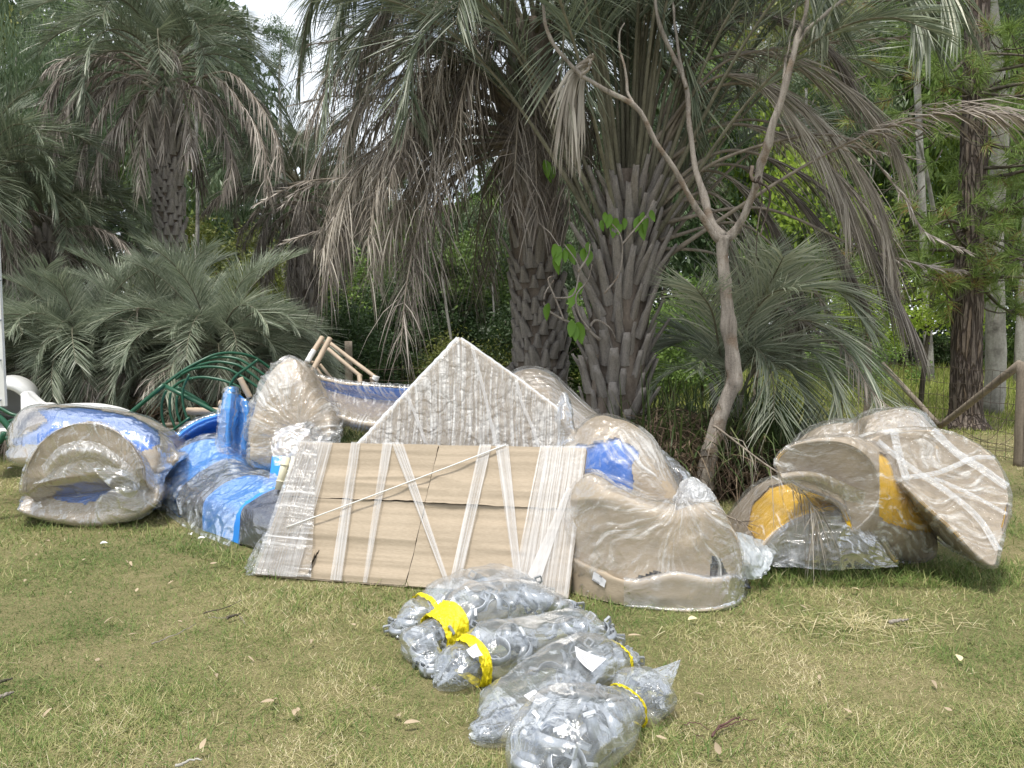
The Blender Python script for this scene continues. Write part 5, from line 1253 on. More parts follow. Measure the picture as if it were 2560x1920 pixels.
    fl = Bundle('loose_film', 'peak of clear film standing up beside the pointed panel', 'plastic film', [[P(x, y, Yv) for x, y, Yv in r] for r in ([(1398, 995, 5.7), (1410, 980, 5.7), (1416, 1010, 5.75)], [(1396, 1050, 5.65), (1415, 1050, 5.6), (1440, 1080, 5.8)], [(1396, 1120, 5.6), (1430, 1110, 5.55), (1470, 1120, 5.8)])], closed=False, nu=40, nv=30, face_cam=True)
    fl.part('film', M['film_soft'], 0, .03, 7, 4, .05, (6, 14))
    B = Bundle('wrapped_bundle', 'domed bundle with torn cardboard over a blue patch right of the flat carton', 'wrapped bundle',
               mound([(1415, 1110, 1300, 5.35), (1440, 1083, 1300, 5.3), (1478, 1055, 1300, 5.2), (1519, 1046, 1300, 5.15), (1560, 1056, 1300, 5.1), (1600, 1080, 1300, 5.1), (1640, 1122, 1300, 5.1), (1672, 1172, 1300, 5.1), (1702, 1235, 1300, 5.1), (1712, 1270, 1300, 5.1)], None, .75), GB, fan=(1700, 1245, 5.1), cap=.03)
    bl = [(1440, 1108), (1475, 1110), (1492, 1100), (1515, 1104), (1540, 1095), (1560, 1102), (1600, 1126), (1590, 1148), (1578, 1158), (1584, 1200), (1582, 1240), (1530, 1222), (1468, 1190), (1425, 1190), (1430, 1120)]
    B.part('shell', M['blue'], -.014, .006, 12, 3); B.part('cardboard', M['card'], 0, .02, 4, 5, keep=px_mask(bl, outside=True), res=2, jit=10); B.part('film', M['film_fan'], .016, .012, 5, 4, .028, (24, 3), res=2.4)
    fl = Bundle('loose_film', 'loose hazy film behind the torn blue-patched bundle', 'plastic film', [[P(x, y, Yv) for x, y, Yv in r] for r in ([(1640, 1130, 5.9), (1660, 1130, 5.95), (1690, 1160, 6.0)], [(1670, 1180, 5.8), (1700, 1180, 5.8), (1725, 1200, 5.9)], [(1690, 1240, 5.7), (1720, 1240, 5.7), (1745, 1250, 5.8)])], closed=False, nu=40, nv=30, face_cam=True)
    fl.part('film', M['film_soft'], 0, .02, 7, 4, .03, (8, 10))
    pf = ((0, .02), (.05, .0), (.35, .0), (.70, .02), (.93, .05), (.99, .16))
    B = Bundle('wrapped_bundle', 'big square-shouldered bundle with a white sticker right of the flat carton', 'wrapped bundle',
               mound([(1424, 1345, 1484, 4.6), (1434, 1250, 1490, 4.55), (1452, 1208, 1496, 4.5), (1490, 1196, 1504, 4.42), (1545, 1232, 1512, 4.36), (1610, 1258, 1520, 4.3), (1680, 1275, 1525, 4.28), (1735, 1268, 1527, 4.26), (1785, 1272, 1522, 4.28), (1822, 1330, 1512, 4.32), (1850, 1420, 1494, 4.4), (1856, 1450, 1484, 4.45)], None, .75, pf), GB, fan=(1712, 1262, 4.35), cap=.03, nu=80, nv=70)
    dk1 = [(1590, 1445), (1640, 1425), (1660, 1432), (1640, 1446), (1600, 1455)]; dk2 = [(1778, 1385), (1800, 1395), (1822, 1440), (1790, 1450), (1774, 1440)]; dk3 = [(1664, 1386), (1690, 1384), (1696, 1408), (1682, 1418), (1668, 1412)]
    B.part('shell', M['navy'], -.06); B.part('cardboard', M['card'], 0, .034, 4.5, 6, keep=px_mask(dk1, dk2, outside=True), res=2, jit=6); B.part('film', M['film_fan'], .024, .018, 5, 4, .035, (22, 3), res=2.6)
    tray = Bundle('', '', '', mound([(1427, 1392, 1484, 4.52), (1440, 1396, 1491, 4.47), (1500, 1424, 1506, 4.36), (1556, 1446, 1517, 4.28), (1600, 1450, 1521, 4.24), (1690, 1431, 1527, 4.19), (1774, 1446, 1525, 4.19), (1829, 1438, 1510, 4.25), (1853, 1452, 1490, 4.36)], None, .3, ((0, .02), (.1, 0), (.6, .0), (.93, .02), (.99, .2))), root=B.t, cap=.01, nu=60, nv=50)
    flap = tray.part('lower_flap', M['card'], 0, .014, 6, 4, res=1.4); tray.part('film_fold', M['film_soft'], .010, .010, 7, 4, .02, (12, 6), res=1.8, keep=lambda fc, fn, fu, fv, sh: proj(fc)[:, 0] > 1560)
    fb = BVHTree.FromPolygons([tuple(v.co) for v in flap.data.vertices], [tuple(q.vertices) for q in flap.data.polygons])
    def on(x, y, lift):
        d = norm(np.array([ray(x, y)]))[0]; h = fb.ray_cast(Vector((0, 0, EYE)), Vector(d))[0]
        return np.array(h) - d * lift if h is not None else P(x, y, 4.3)
    stick = [[on(x, y, .008) for x, y in r] for r in ([(1484, 1429), (1500, 1438), (1516, 1452)], [(1482, 1440), (1498, 1449), (1513, 1461)], [(1480, 1450), (1495, 1459), (1511, 1469)])]
    st = Bundle('', '', '', stick, root=B.t, closed=False, nu=6, nv=10, face_cam=True)
    so = st.part('sticker', M['paper'], 0, .002, 40)
    def glyphs(txt, ctr, size, ang, mat, parent, face):
        cu = bpy.data.curves.new('handwriting', 'FONT'); cu.body = txt; cu.size = size; cu.align_x = 'CENTER'; cu.align_y = 'CENTER'; cu.extrude = .0004
        tmp = bpy.data.objects.new('handwriting', cu); C.objects.link(tmp); bpy.context.view_layer.update()
        me = bpy.data.meshes.new_from_object(tmp.evaluated_get(bpy.context.evaluated_depsgraph_get())); bpy.data.objects.remove(tmp)
        me.materials.clear(); me.materials.append(mat); o = bpy.data.objects.new('handwriting', me); C.objects.link(o)
        m = Matrix.Translation(Vector(ctr)) @ Matrix.Rotation(face[2], 4, 'Z') @ Matrix.Rotation(face[0], 4, 'X') @ Matrix.Rotation(ang, 4, 'Z')
        o.parent = parent; m.translation = Vector(ctr) - wloc(parent); o.matrix_basis = m
        return o
    # hand-lettered words, upside down as the bundle lies
    glyphs('Bollinor', on(1494, 1457.5, .018), .024, R(180 - 32), M['ink'], so, (R(90), 0, 0))
    glyphs('90', on(1502, 1441, .018), .018, R(180 - 35), M['ink'], so, (R(90), 0, 0))
    B2 = Bundle('loose_film', 'bunched clear film gathered on the right shoulder of the big front bundle', 'plastic film', mound([(1700, 1245, 1275), (1715, 1212, 1285), (1742, 1206, 1300), (1770, 1226, 1310), (1795, 1262, 1335), (1810, 1310, 1370), (1812, 1350, 1390)], 4.6, .3), cap=.02)
    B2.part('film', mat_film('bunched_film', .30, .5, (8, 8, 1), .45, .68, 1.0, 22, .8), .0, .02, 10, 4, .035, (16, 16), res=2)
    fl = Bundle('loose_film', 'sheet of clear film lying on the grass between the front bundle and the yellow ones', 'plastic film', [[P(x, y, Yv) for x, y, Yv in r] for r in (
        [(1805, 1335, 4.75), (1850, 1338, 4.75), (1890, 1352, 4.8), (1940, 1368, 4.85)], [(1820, 1370, 4.6), (1860, 1365, 4.6), (1900, 1385, 4.65), (1930, 1395, 4.7)],
        [(1840, 1410, 4.5), (1875, 1400, 4.5), (1905, 1420, 4.6), (1920, 1415, 4.65)], [(1850, 1440, 4.5), (1875, 1446, 4.5), (1895, 1438, 4.55), (1910, 1425, 4.6)])], closed=False, nu=50, nv=50, face_cam=True)
    fl.part('film', mat_film('grey_film', .34, .35, (4, 9, 1), .45, .75, 1.0, 9, .8, (.70, .76, .80), .1), 0, .03, 6, 4, .05, (7, 7), res=1.4)
    # ---------- yellow heap
    GY = 'yellow tunnel halves wrapped in cardboard and film'
    B = Bundle('wrapped_bundle', 'whitish film-wrapped bundle at the back left of the yellow heap', 'wrapped bundle', mound([(2010, 1110, 1200), (2034, 1085, 1200), (2070, 1066, 1200), (2118, 1059, 1200), (2165, 1064, 1200), (2200, 1085, 1200)], 6.3, .6), GY, cap=.03)
    B.part('cardboard', M['card'], 0, .01); B.part('film', M['film_crumple'], .012, .02, 5, 2, .03, (9, 14), res=1.6)
    B = Bundle('wrapped_bundle', 'film-wrapped bundle rising highest at the back of the yellow heap', 'wrapped bundle', mound([(2160, 1075, 1200), (2172, 1046, 1200), (2210, 1034, 1200), (2255, 1025, 1200), (2295, 1032, 1200), (2322, 1058, 1200), (2345, 1085, 1200)], 5.9, .6), GY, cap=.03)
    B.part('cardboard', M['card'], 0, .012); B.part('film', M['film_crumple'], .012, .02, 5, 3, .03, (9, 14), res=1.6)
    of = [(1820, 1395), (1838, 1330), (1872, 1268), (1912, 1222), (1958, 1204), (2010, 1206), (2070, 1228), (2130, 1270), (2190, 1330), (2240, 1400)]
    fr = [(1880, 1412), (1900, 1378), (1932, 1342), (1965, 1318), (2000, 1300), (2040, 1282), (2090, 1272), (2140, 1290), (2195, 1340), (2240, 1404)]
    ctrl = []
    for a, b in zip(of, fr):
        pa, pb = P(*a, 5.35), P(*b, 4.75); pc = np.array((pb[0] * .9 + .25, 4.85, max(.02, pb[2] * .45)))
        ctrl.append([pb, pb + (pa - pb) * .12, pa + (pb - pa) * .3, pa, pa + (0, .25, -.04), pa + (0, .35, -pa[2] * .4), np.array((pa[0], 5.6, .02)), np.array((pb[0], 5.0, .02)), pc])
    B = Bundle('wrapped_bundle', 'low bundle with a bright yellow arched back at the left of the yellow heap', 'wrapped bundle', ctrl, GY, cap=.02, nu=80, nv=70)
    ye = [(1868, 1322), (1880, 1262), (1925, 1215), (1990, 1200), (2110, 1255), (2110, 1275), (2030, 1282), (1975, 1300), (1945, 1320), (1905, 1358), (1890, 1345)]
    B.part('shell', M['yellow'], -.012); B.part('cardboard', M['card'], 0, .012, 5, 3, keep=px_mask(ye, outside=True), res=2, jit=5); B.part('film', M['film_cross'], .013, .012, 5, 4, .016, (18, 5), res=2.2)
    # upper crescent, open end towards the left
    face = [(1940, 1150), (1968, 1120), (2010, 1106), (2062, 1101), (2110, 1106), (2150, 1124), (2182, 1156), (2200, 1199), (2202, 1245), (2180, 1290), (2133, 1330), (2118, 1300), (2097, 1262), (2050, 1240), (1999, 1220), (1955, 1190)]
    back = [(2010, 1150), (2045, 1120), (2090, 1100), (2140, 1096), (2190, 1106), (2235, 1134), (2285, 1186), (2325, 1260), (2340, 1340), (2335, 1392), (2276, 1404), (2200, 1372), (2150, 1330), (2110, 1290), (2070, 1250), (2020, 1200)]
    f0 = polysec(face, 4.62); b0 = polysec(back, 5.0)
    mid = [np.array(x) * .6 + np.array(y) * .4 + (0, 0, .01) for x, y in zip(f0, b0)]
    fc = np.mean(f0, 0)
    f00 = [np.array(x) + (fc - x) * .05 + (0, .0, 0) for x in f0]
    B = Bundle('wrapped_bundle', 'tilted bundle with a folded crescent end and yellow flank amid the yellow heap', 'wrapped bundle', [f00, f0, [np.array(x) * .9 + np.array(y) * .1 for x, y in zip(f0, b0)], mid, b0], GY, planar=True, cap=.03, nu=50, nv=110)
    ye = [(2198, 1130), (2198, 1292), (2215, 1305), (2270, 1324), (2335, 1332), (2350, 1300), (2320, 1230), (2280, 1180), (2230, 1140)]
    B.part('shell', M['yellow'], -.012); B.part('cardboard', M['card'], 0, .010, 5, 3, keep=px_mask(ye, outside=True), res=1.6, jit=4); B.part('film', M['film_crumple'], .013, .012, 6, 4, .028, (8, 8), res=2.2)
    fold = Bundle('', '', '', [[P(x, y, Yv) for x, y, Yv in r] for r in ([(1950, 1185, 4.60), (2000, 1178, 4.58), (2060, 1185, 4.56), (2130, 1215, 4.56), (2160, 1225, 4.58)], [(1955, 1195, 4.59), (2005, 1192, 4.575), (2060, 1202, 4.565), (2125, 1232, 4.57), (2158, 1238, 4.59)], [(1965, 1202, 4.60), (2010, 1204, 4.62), (2060, 1222, 4.62), (2120, 1250, 4.60), (2155, 1258, 4.6)])], root=B.t, closed=False, nu=24, nv=60, face_cam=True)
    fold.part('cardboard', M['card'], 0, .006); fold.part('film_fold', M['film_crumple'], .012, .01, 9, 3, .02, (20, 20), res=1.5)
    face = [(2164, 1117), (2190, 1093), (2232, 1080), (2290, 1076), (2350, 1080), (2400, 1092), (2445, 1116), (2485, 1152), (2510, 1200), (2520, 1258), (2512, 1310), (2494, 1370), (2482, 1412), (2440, 1385), (2380, 1325), (2320, 1272), (2260, 1215), (2205, 1160)]
    f0 = polysec(face, 4.55); fc = np.mean(f0, 0)
    # the face leans: upper part further back
    f0 = [np.array(P(x, y, 4.95 - (y - 1076) / 340 * .52)) for x, y in face]; fc = np.mean(f0, 0)
    b0 = [x + np.array((.06, .30, -.05)) for x in f0]
    b0 = [np.array((p[0], p[1], max(p[2], .01))) for p in b0]
    bb = [x + (np.mean(b0, 0) - x) * .12 + np.array((.05, .30, -.04)) for x in b0]; bb = [np.array((p[0], p[1], max(p[2], .01))) for p in bb]
    B = Bundle('wrapped_bundle', 'large half-round bundle leaning at the right end of the yellow heap', 'wrapped bundle', [[x + (fc - x) * .05 for x in f0], f0, [x * .85 + y * .15 for x, y in zip(f0, b0)], b0, bb], GY, planar=True, cap=.02, nu=40, nv=130)
    ye = [(2524, 1240), (2500, 1310), (2510, 1340), (2540, 1340), (2540, 1240)]
    B.part('shell', M['yellow'], -.012); B.part('cardboard', M['card'], 0, .010, 5, 3, keep=px_mask(ye, outside=True), res=1.5, jit=4); B.part('film', M['film_crumple'], .013, .012, 6, 5, .022, (8, 7), res=2.2)
    fc_ = norm(np.cross(f0[3] - f0[17], f0[10] - f0[17])[None])[0]
    if np.dot(fc_, np.array((0, 0, EYE)) - f0[0]) < 0: fc_ = -fc_
    for a, w in (([(2190, 1108), (2270, 1172), (2360, 1232), (2440, 1300), (2490, 1380)], .022), ([(2325, 1080), (2390, 1140), (2450, 1178), (2512, 1222)], .030), ([(2250, 1200), (2340, 1186), (2430, 1150), (2480, 1150)], .016), ([(2230, 1084), (2240, 1130), (2260, 1200)], .026), ([(2330, 1200), (2420, 1240), (2510, 1290)], .014)):
        pts = catmull([np.array(P(x, y, 4.95 - (y - 1076) / 340 * .52)) + fc_ * .030 for x, y in a], 24); T, A_, B_ = frames(pts); sd = norm(np.cross(T, fc_[None])); i = np.arange(23)
        link('film_strap', mesh('film_strap', np.concatenate([pts - sd * w, pts + fc_ * .006, pts + sd * w]), np.concatenate([np.stack([i, i + 1, i + 25, i + 24], -1), np.stack([i + 24, i + 25, i + 49, i + 48], -1)]), None, M['film_strap'], True, None, np.concatenate([np.stack([np.full(24, k * w), np.linspace(0, .8, 24)], -1) for k in (0, 1, 2)])), B.t)
    # clear film skirt in front of the low yellow bundle
    fl = Bundle('loose_film', 'clear film skirt stretched over the open front of the low yellow bundle', 'plastic film', [[P(x, y, Yv) for x, y, Yv in r] for r in (
        [(1900, 1378, 4.74), (1965, 1312, 4.74), (2040, 1276, 4.72), (2100, 1266, 4.7), (2130, 1300, 4.7), (2180, 1350, 4.7)], [(1915, 1410, 4.72), (1975, 1380, 4.66), (2045, 1350, 4.62), (2100, 1340, 4.6), (2140, 1350, 4.62), (2200, 1380, 4.66)],
        [(1932, 1424, 4.66), (1985, 1420, 4.62), (2050, 1420, 4.62), (2110, 1418, 4.62), (2170, 1416, 4.64), (2240, 1414, 4.68)])], closed=False, nu=60, nv=80, face_cam=True)
    fl.part('film', M['film_soft'], .02, .02, 6, 4, .04, (8, 8), res=1.4)

# ================================================================== flat carton and pointed panel
def cartons():
    TL, TR, BR, BL = P(752, 1108, 5.20), P(1464, 1122, 4.88), P(1418, 1502, G(1418, 1502)[1]), P(640, 1442, G(640, 1442)[1])
    BL[2] = BR[2] = .015
    nrm = norm(np.cross(TR - TL, BL - TL)[None])[0]
    if nrm[1] > 0: nrm = -nrm
    def pt(u, v, d=0):
        u, v = np.asarray(u, float)[..., None], np.asarray(v, float)[..., None]
        return (TL * (1 - u) + TR * u) * (1 - v) + (BL * (1 - u) + BR * u) * v + nrm * np.asarray(d, float)[..., None]
    t = empty('flat_carton', tuple((BL + BR) / 2), 'wide flat carton of creased cardboard with white film bands, leaning at the front', 'carton')
    # core box
    c = [pt(u, v, d) for d in (-.03, -.075) for u, v in ((.004, .004), (.996, .004), (.996, .996), (.004, .996))]
    link('core', mesh('core', c, [(0, 1, 2, 3), (7, 6, 5, 4), (0, 4, 5, 1), (1, 5, 6, 2), (2, 6, 7, 3), (3, 7, 4, 0)], None, M['card_dark'], False), t)
    def sheet(name, u0, u1, v0, v1, nu, nv, base, seed, hole=None, wrap=()):
        uu, vv = np.meshgrid(np.linspace(0, 1, nu), np.linspace(0, 1, nv), indexing='ij')
        u = u0 + (u1 - u0) * uu; v = v0 + (v1 - v0) * vv
        jag = (fbm(np.stack([u * 9, v * 9, 0 * u + seed], -1), 3, seed, 2) - .5)
        if 'r' in wrap: u = u + jag * .012 * (uu > .97)
        if 'b' in wrap: v = v + (jag * .02 + .018 * (u - .5) * 0) * (vv > .97)
        q3 = np.stack([u * 1.2 + seed, v * 11, 0 * u], -1)
        d = base + .016 * (ridge(q3, 1, seed) ** 2 - .4) + .010 * (fbm(np.stack([u * 2, v * 30, 0 * u + seed], -1), 1, seed + 2, 2) - .5) + .005 * (fbm(np.stack([u * 6, v * 4, 0 * u], -1), 1, seed + 3, 2) - .5)
        d = d + .010 * (vv > .985) * (fbm(np.stack([u * 14, v, 0 * u], -1), 1, seed + 5, 2) - .2) * (1 if 'b' in wrap else 0)
        V = pt(u, v, d); i, j = np.meshgrid(np.arange(nu - 1), np.arange(nv - 1), indexing='ij')
        q = np.stack([i * nv + j, i * nv + j + 1, (i + 1) * nv + j + 1, (i + 1) * nv + j], -1).reshape(-1, 4)
        if hole is not None:
            fc = np.stack([u, v], -1).reshape(-1, 2)[q].mean(1); q = q[~in_poly(fc, hole)]
        link(name, mesh(name, V.reshape(-1, 3), q, None, M['card'], True), t)
    us, vs = .503, .425
    sheet('cardboard_sheet', 0, us, vs + .002, .998, 150, 110, .000, 5, hole=[(.187, .795), (.190, .81), (.181, .88), (.172, .985), (.166, .985), (.174, .90), (.183, .82)])
    sheet('cardboard_sheet', us + .002, 1, vs + .004, 1.0, 90, 80, .001, 8)
    sheet('cardboard_sheet', 0, us - .001, 0, vs - .002, 90, 60, .012, 3, wrap='b')
    sheet('cardboard_sheet', us + .001, 1, 0, vs + .008, 90, 60, .013, 6, wrap='b')
    # torn flap beside the slit
    uu, vv = np.meshgrid(np.linspace(.075, .184, 20), np.linspace(.80, .985, 20), indexing='ij')
    lift = .022 * np.clip((uu - .12) / .064, 0, 1) ** 2 + .004
    V = pt(uu, vv, lift + .008); i, j = np.meshgrid(np.arange(19), np.arange(19), indexing='ij')
    link('flap', mesh('flap', V.reshape(-1, 3), np.stack([i * 20 + j, i * 20 + j + 1, (i + 1) * 20 + j + 1, (i + 1) * 20 + j], -1).reshape(-1, 4), None, M['card'], True), t)
    # edges
    mb = MB()
    for a, b in (((0, 0), (1, 0)), ((1, 0), (1, 1)), ((1, 1), (0, 1)), ((0, 1), (0, 0))):
        s = np.linspace(0, 1, 16); A, Bq = pt(*a, -.034), pt(*b, -.034); e = A + (Bq - A) * s[:, None]
        cn = pt(.5, .5, -.034); out = norm((A + Bq) / 2 - cn - 0 * cn)
        ax = norm((Bq - A)[None])[0]; o = norm(np.cross(ax, nrm)[None])[0]
        if np.dot(o, (A + Bq) / 2 - cn) < 0: o = -o
        for k in range(15):
            V = [e[k] - nrm * .036 - o * .003, e[k + 1] - nrm * .036 - o * .003, e[k + 1] + nrm * .032 - o * .003, e[k] + nrm * .032 - o * .003]
            W_ = [x + o * (.006 + .004 * random.random()) for x in V]
            mb.add(V + W_, [(0, 1, 2, 3), (7, 6, 5, 4), (0, 4, 5, 1), (2, 6, 7, 3), (1, 5, 6, 2), (3, 7, 4, 0)])
    mb.obj('edge_strip', M['card'], t, False)
    # film bands round the carton
    def band(ut0, ut1, ub0, ub1, d, v0=-.004, v1=1.004, seed=1, mat='film_band'):
        nu, nv = max(8, int((ut1 - ut0) * 110)), 60
        uu, vv = np.meshgrid(np.linspace(0, 1, nu), np.linspace(0, 1, nv), indexing='ij')
        v = v0 + (v1 - v0) * vv; a = ut0 + (ub0 - ut0) * v; b = ut1 + (ub1 - ut1) * v
        u = a + (b - a) * uu
        w = .0035 * ridge(np.stack([u * 140, v * 1.5, 0 * u], -1), 1, seed) + .004 * fbm(np.stack([u * 8, v * 6, 0 * u], -1), 1, seed)
        V = pt(u, v, d + w); i, j = np.meshgrid(np.arange(nu - 1), np.arange(nv - 1), indexing='ij')
        wd = np.linalg.norm(TR - TL)
        uv = np.stack([(uu * (ut1 - ut0) + seed) * wd, v * .9], -1).reshape(-1, 2)
        link('wrap_band', mesh('wrap_band', V.reshape(-1, 3), np.stack([i * nv + j, i * nv + j + 1, (i + 1) * nv + j + 1, (i + 1) * nv + j], -1).reshape(-1, 4), None, M[mat], True, None, uv), t)
    band(-.004, .126, -.004, .15, .030, seed=1); band(-.004, .07, -.004, .20, .037, .0, 1.0, 11, 'film')
    band(.192, .226, .262, .300, .029, seed=2); band(.306, .341, .370, .384, .029, seed=3); band(.339, .380, .640, .654, .036, seed=4)
    band(.645, .686, .644, .678, .030, seed=5); band(.700, .745, .852, .872, .033, seed=6); band(.850, .880, .835, .872, .029, seed=7); band(.872, 1.004, .868, 1.004, .032, seed=8); band(1.0, 1.003, .86, .91, .040, .3, 1.0, 9)
    s = np.linspace(0, 1, 40); V = pt(.737 + (.062 - .737) * s, 0 + .665 * s, .047)
    MB().tube(V, .0045, 6).obj('strap', M['white'], t)
    # -------- pointed panel behind
    def PP(px, py, Y0=5.32, k=.42):
        d = ray(px, py); tt = (Y0 + k * EYE) / (d[1] - k * d[2]); return np.array((d[0] * tt, d[1] * tt, EYE + d[2] * tt))
    t = empty('pointed_panel', tuple(PP(1090, 1250) * (1, 1, 0)), 'house-shaped pointed panel in cardboard under crinkled stretch film, behind the flat carton', 'panel')
    lft = catmull([PP(800, 1215), PP(900, 1107), PP(1022, 976), PP(1145, 845)], 70)
    r1 = [PP(1395, 1290), PP(1395, 1150), PP(1394, 1022)]
    rgt = np.concatenate([np.linspace(r1[0], r1[2], 40, endpoint=False), np.linspace(r1[2], PP(1290, 944), 16, endpoint=False), np.linspace(PP(1290, 944), PP(1150, 845), 14)])
    n_ = norm(np.cross(rgt[0] - lft[0], lft[-1] - lft[0])[None])[0]
    if n_[1] > 0: n_ = -n_
    ap = PP(1145, 843)
    def pg(n, d):
        s = np.linspace(0, 1, n)[None, :, None]
        return lft[:, None] * (1 - s) + rgt[:, None] * s + n_ * np.asarray(d)[..., None]
    n = 90
    f0 = pg(n, np.zeros((70, n)))
    def pmesh(name, d, mat):
        V = pg(n, d); i, j = np.meshgrid(np.arange(69), np.arange(n - 1), indexing='ij')
        uv = np.stack([(V[..., 0]), V[..., 2]], -1).reshape(-1, 2)
        return link(name, mesh(name, V.reshape(-1, 3), np.stack([i * n + j, i * n + j + 1, (i + 1) * n + j + 1, (i + 1) * n + j], -1).reshape(-1, 4), None, mat, True, None, uv), t)
    pmesh('cardboard', .012 * (fbm(f0, 4, 2, 3) - .5), M['card'])
    pmesh('backing', np.full((70, n), -.06), M['card_dark'])
    uvp = np.stack([f0[..., 0] * 26, f0[..., 2] * 3, 0 * f0[..., 0]], -1) + fbm(f0, 2.5, 7, 2)[..., None] * 2
    pmesh('film', .012 + .004 * ridge(uvp, 1, 3) ** 3 + .006 * ridge(f0 * 6, 1, 5) ** 4 + .003 * ridge(f0 * 17, 1, 8) ** 3, mat_film('panel_film', .15, .56, (38, 1.8, 1), .47, .67, .8, 15, .6, (.76, .755, .74), .12, (1, 1, 1), .10))
    # folded edges and film seams
    for a, w in ((lft, .024), (rgt, .020)):
        MB().tube(a - n_ * .022 + RNG.normal(0, .002, a.shape), w, 8, rough=.12).obj('edge', mat_film('edge_film%d' % (w * 1000), .5, .4, (8, 40, 1), .4, .7, .6, 20, .5), t)
    for a in ([(1180, 870), (1205, 960), (1228, 1060), (1240, 1115)], [(1290, 950), (1305, 1010), (1330, 1070), (1345, 1115)], [(1015, 985), (1040, 1040), (1065, 1110)]):
        pts = catmull([PP(*x) + n_ * .034 for x in a], 20); T, A_, B_ = frames(pts)
        sd = norm(np.cross(T, n_[None])); w = .012
        V = np.concatenate([pts - sd * w, pts + sd * w, ]); i = np.arange(19)
        link('film_seam', mesh('film_seam', V, np.stack([i, i + 1, i + 21, i + 20], -1), None, M['film_band'], True, None, np.concatenate([np.stack([0 * i[:1].repeat(20), np.linspace(0, .5, 20)], -1), np.stack([np.full(20, .03), np.linspace(0, .5, 20)], -1)])), t)
    # crumpled film at the left foot of the carton
    B = Bundle('loose_film', 'small crumpled ball of clear film at the left foot of the flat carton', 'plastic film', mound([(617, 1420, 1440), (628, 1396, 1446), (645, 1366, 1448), (662, 1340, 1446), (676, 1330, 1440)], 4.82, .2), cap=.01)
    B.part('film', M['film_crumple'], 0, .015, 10, 3, .025, (14, 14), res=1.2)

# ================================================================== bags of fittings
BV = {}
def clamp_mesh():
    n = 22; a = np.linspace(R(-105), R(105), n); w = .020; mb = MB()
    prof = [(.052, -w), (.056, -w), (.0565, -w * .55), (.060, -w * .45), (.060, w * .45), (.0565, w * .55), (.056, w), (.052, w)]
    V = np.array([[(r * math.cos(x), r * math.sin(x), z) for r, z in prof] for x in a]).reshape(-1, 3)
    k = len(prof); i = np.arange(n - 1)[:, None] * k; j = np.arange(k)[None]
    mb.add(V, np.stack([i + j, i + (j + 1) % k, i + k + (j + 1) % k, i + k + j], -1).reshape(-1, 4))
    arc = mb.make('band', M['zinc'])
    lugs = []
    for s in (-1, 1):
        lug = MB(); an = R(105) * s; c = np.array((math.cos(an) * .057, math.sin(an) * .057, 0)); rot = Matrix.Rotation(an, 3, 'Z')
        for z in (-.016, .016): lug.box(c + np.array(rot @ Vector((.016, 0, z))), (.034, .012, .008), rot)
        for x in (.002, .032): lug.box(c + np.array(rot @ Vector((x, 0, 0))), (.007, .0118, .0322), rot)
        lugs.append(lug.make('lug', M['zinc'], False))
    return arc, lugs
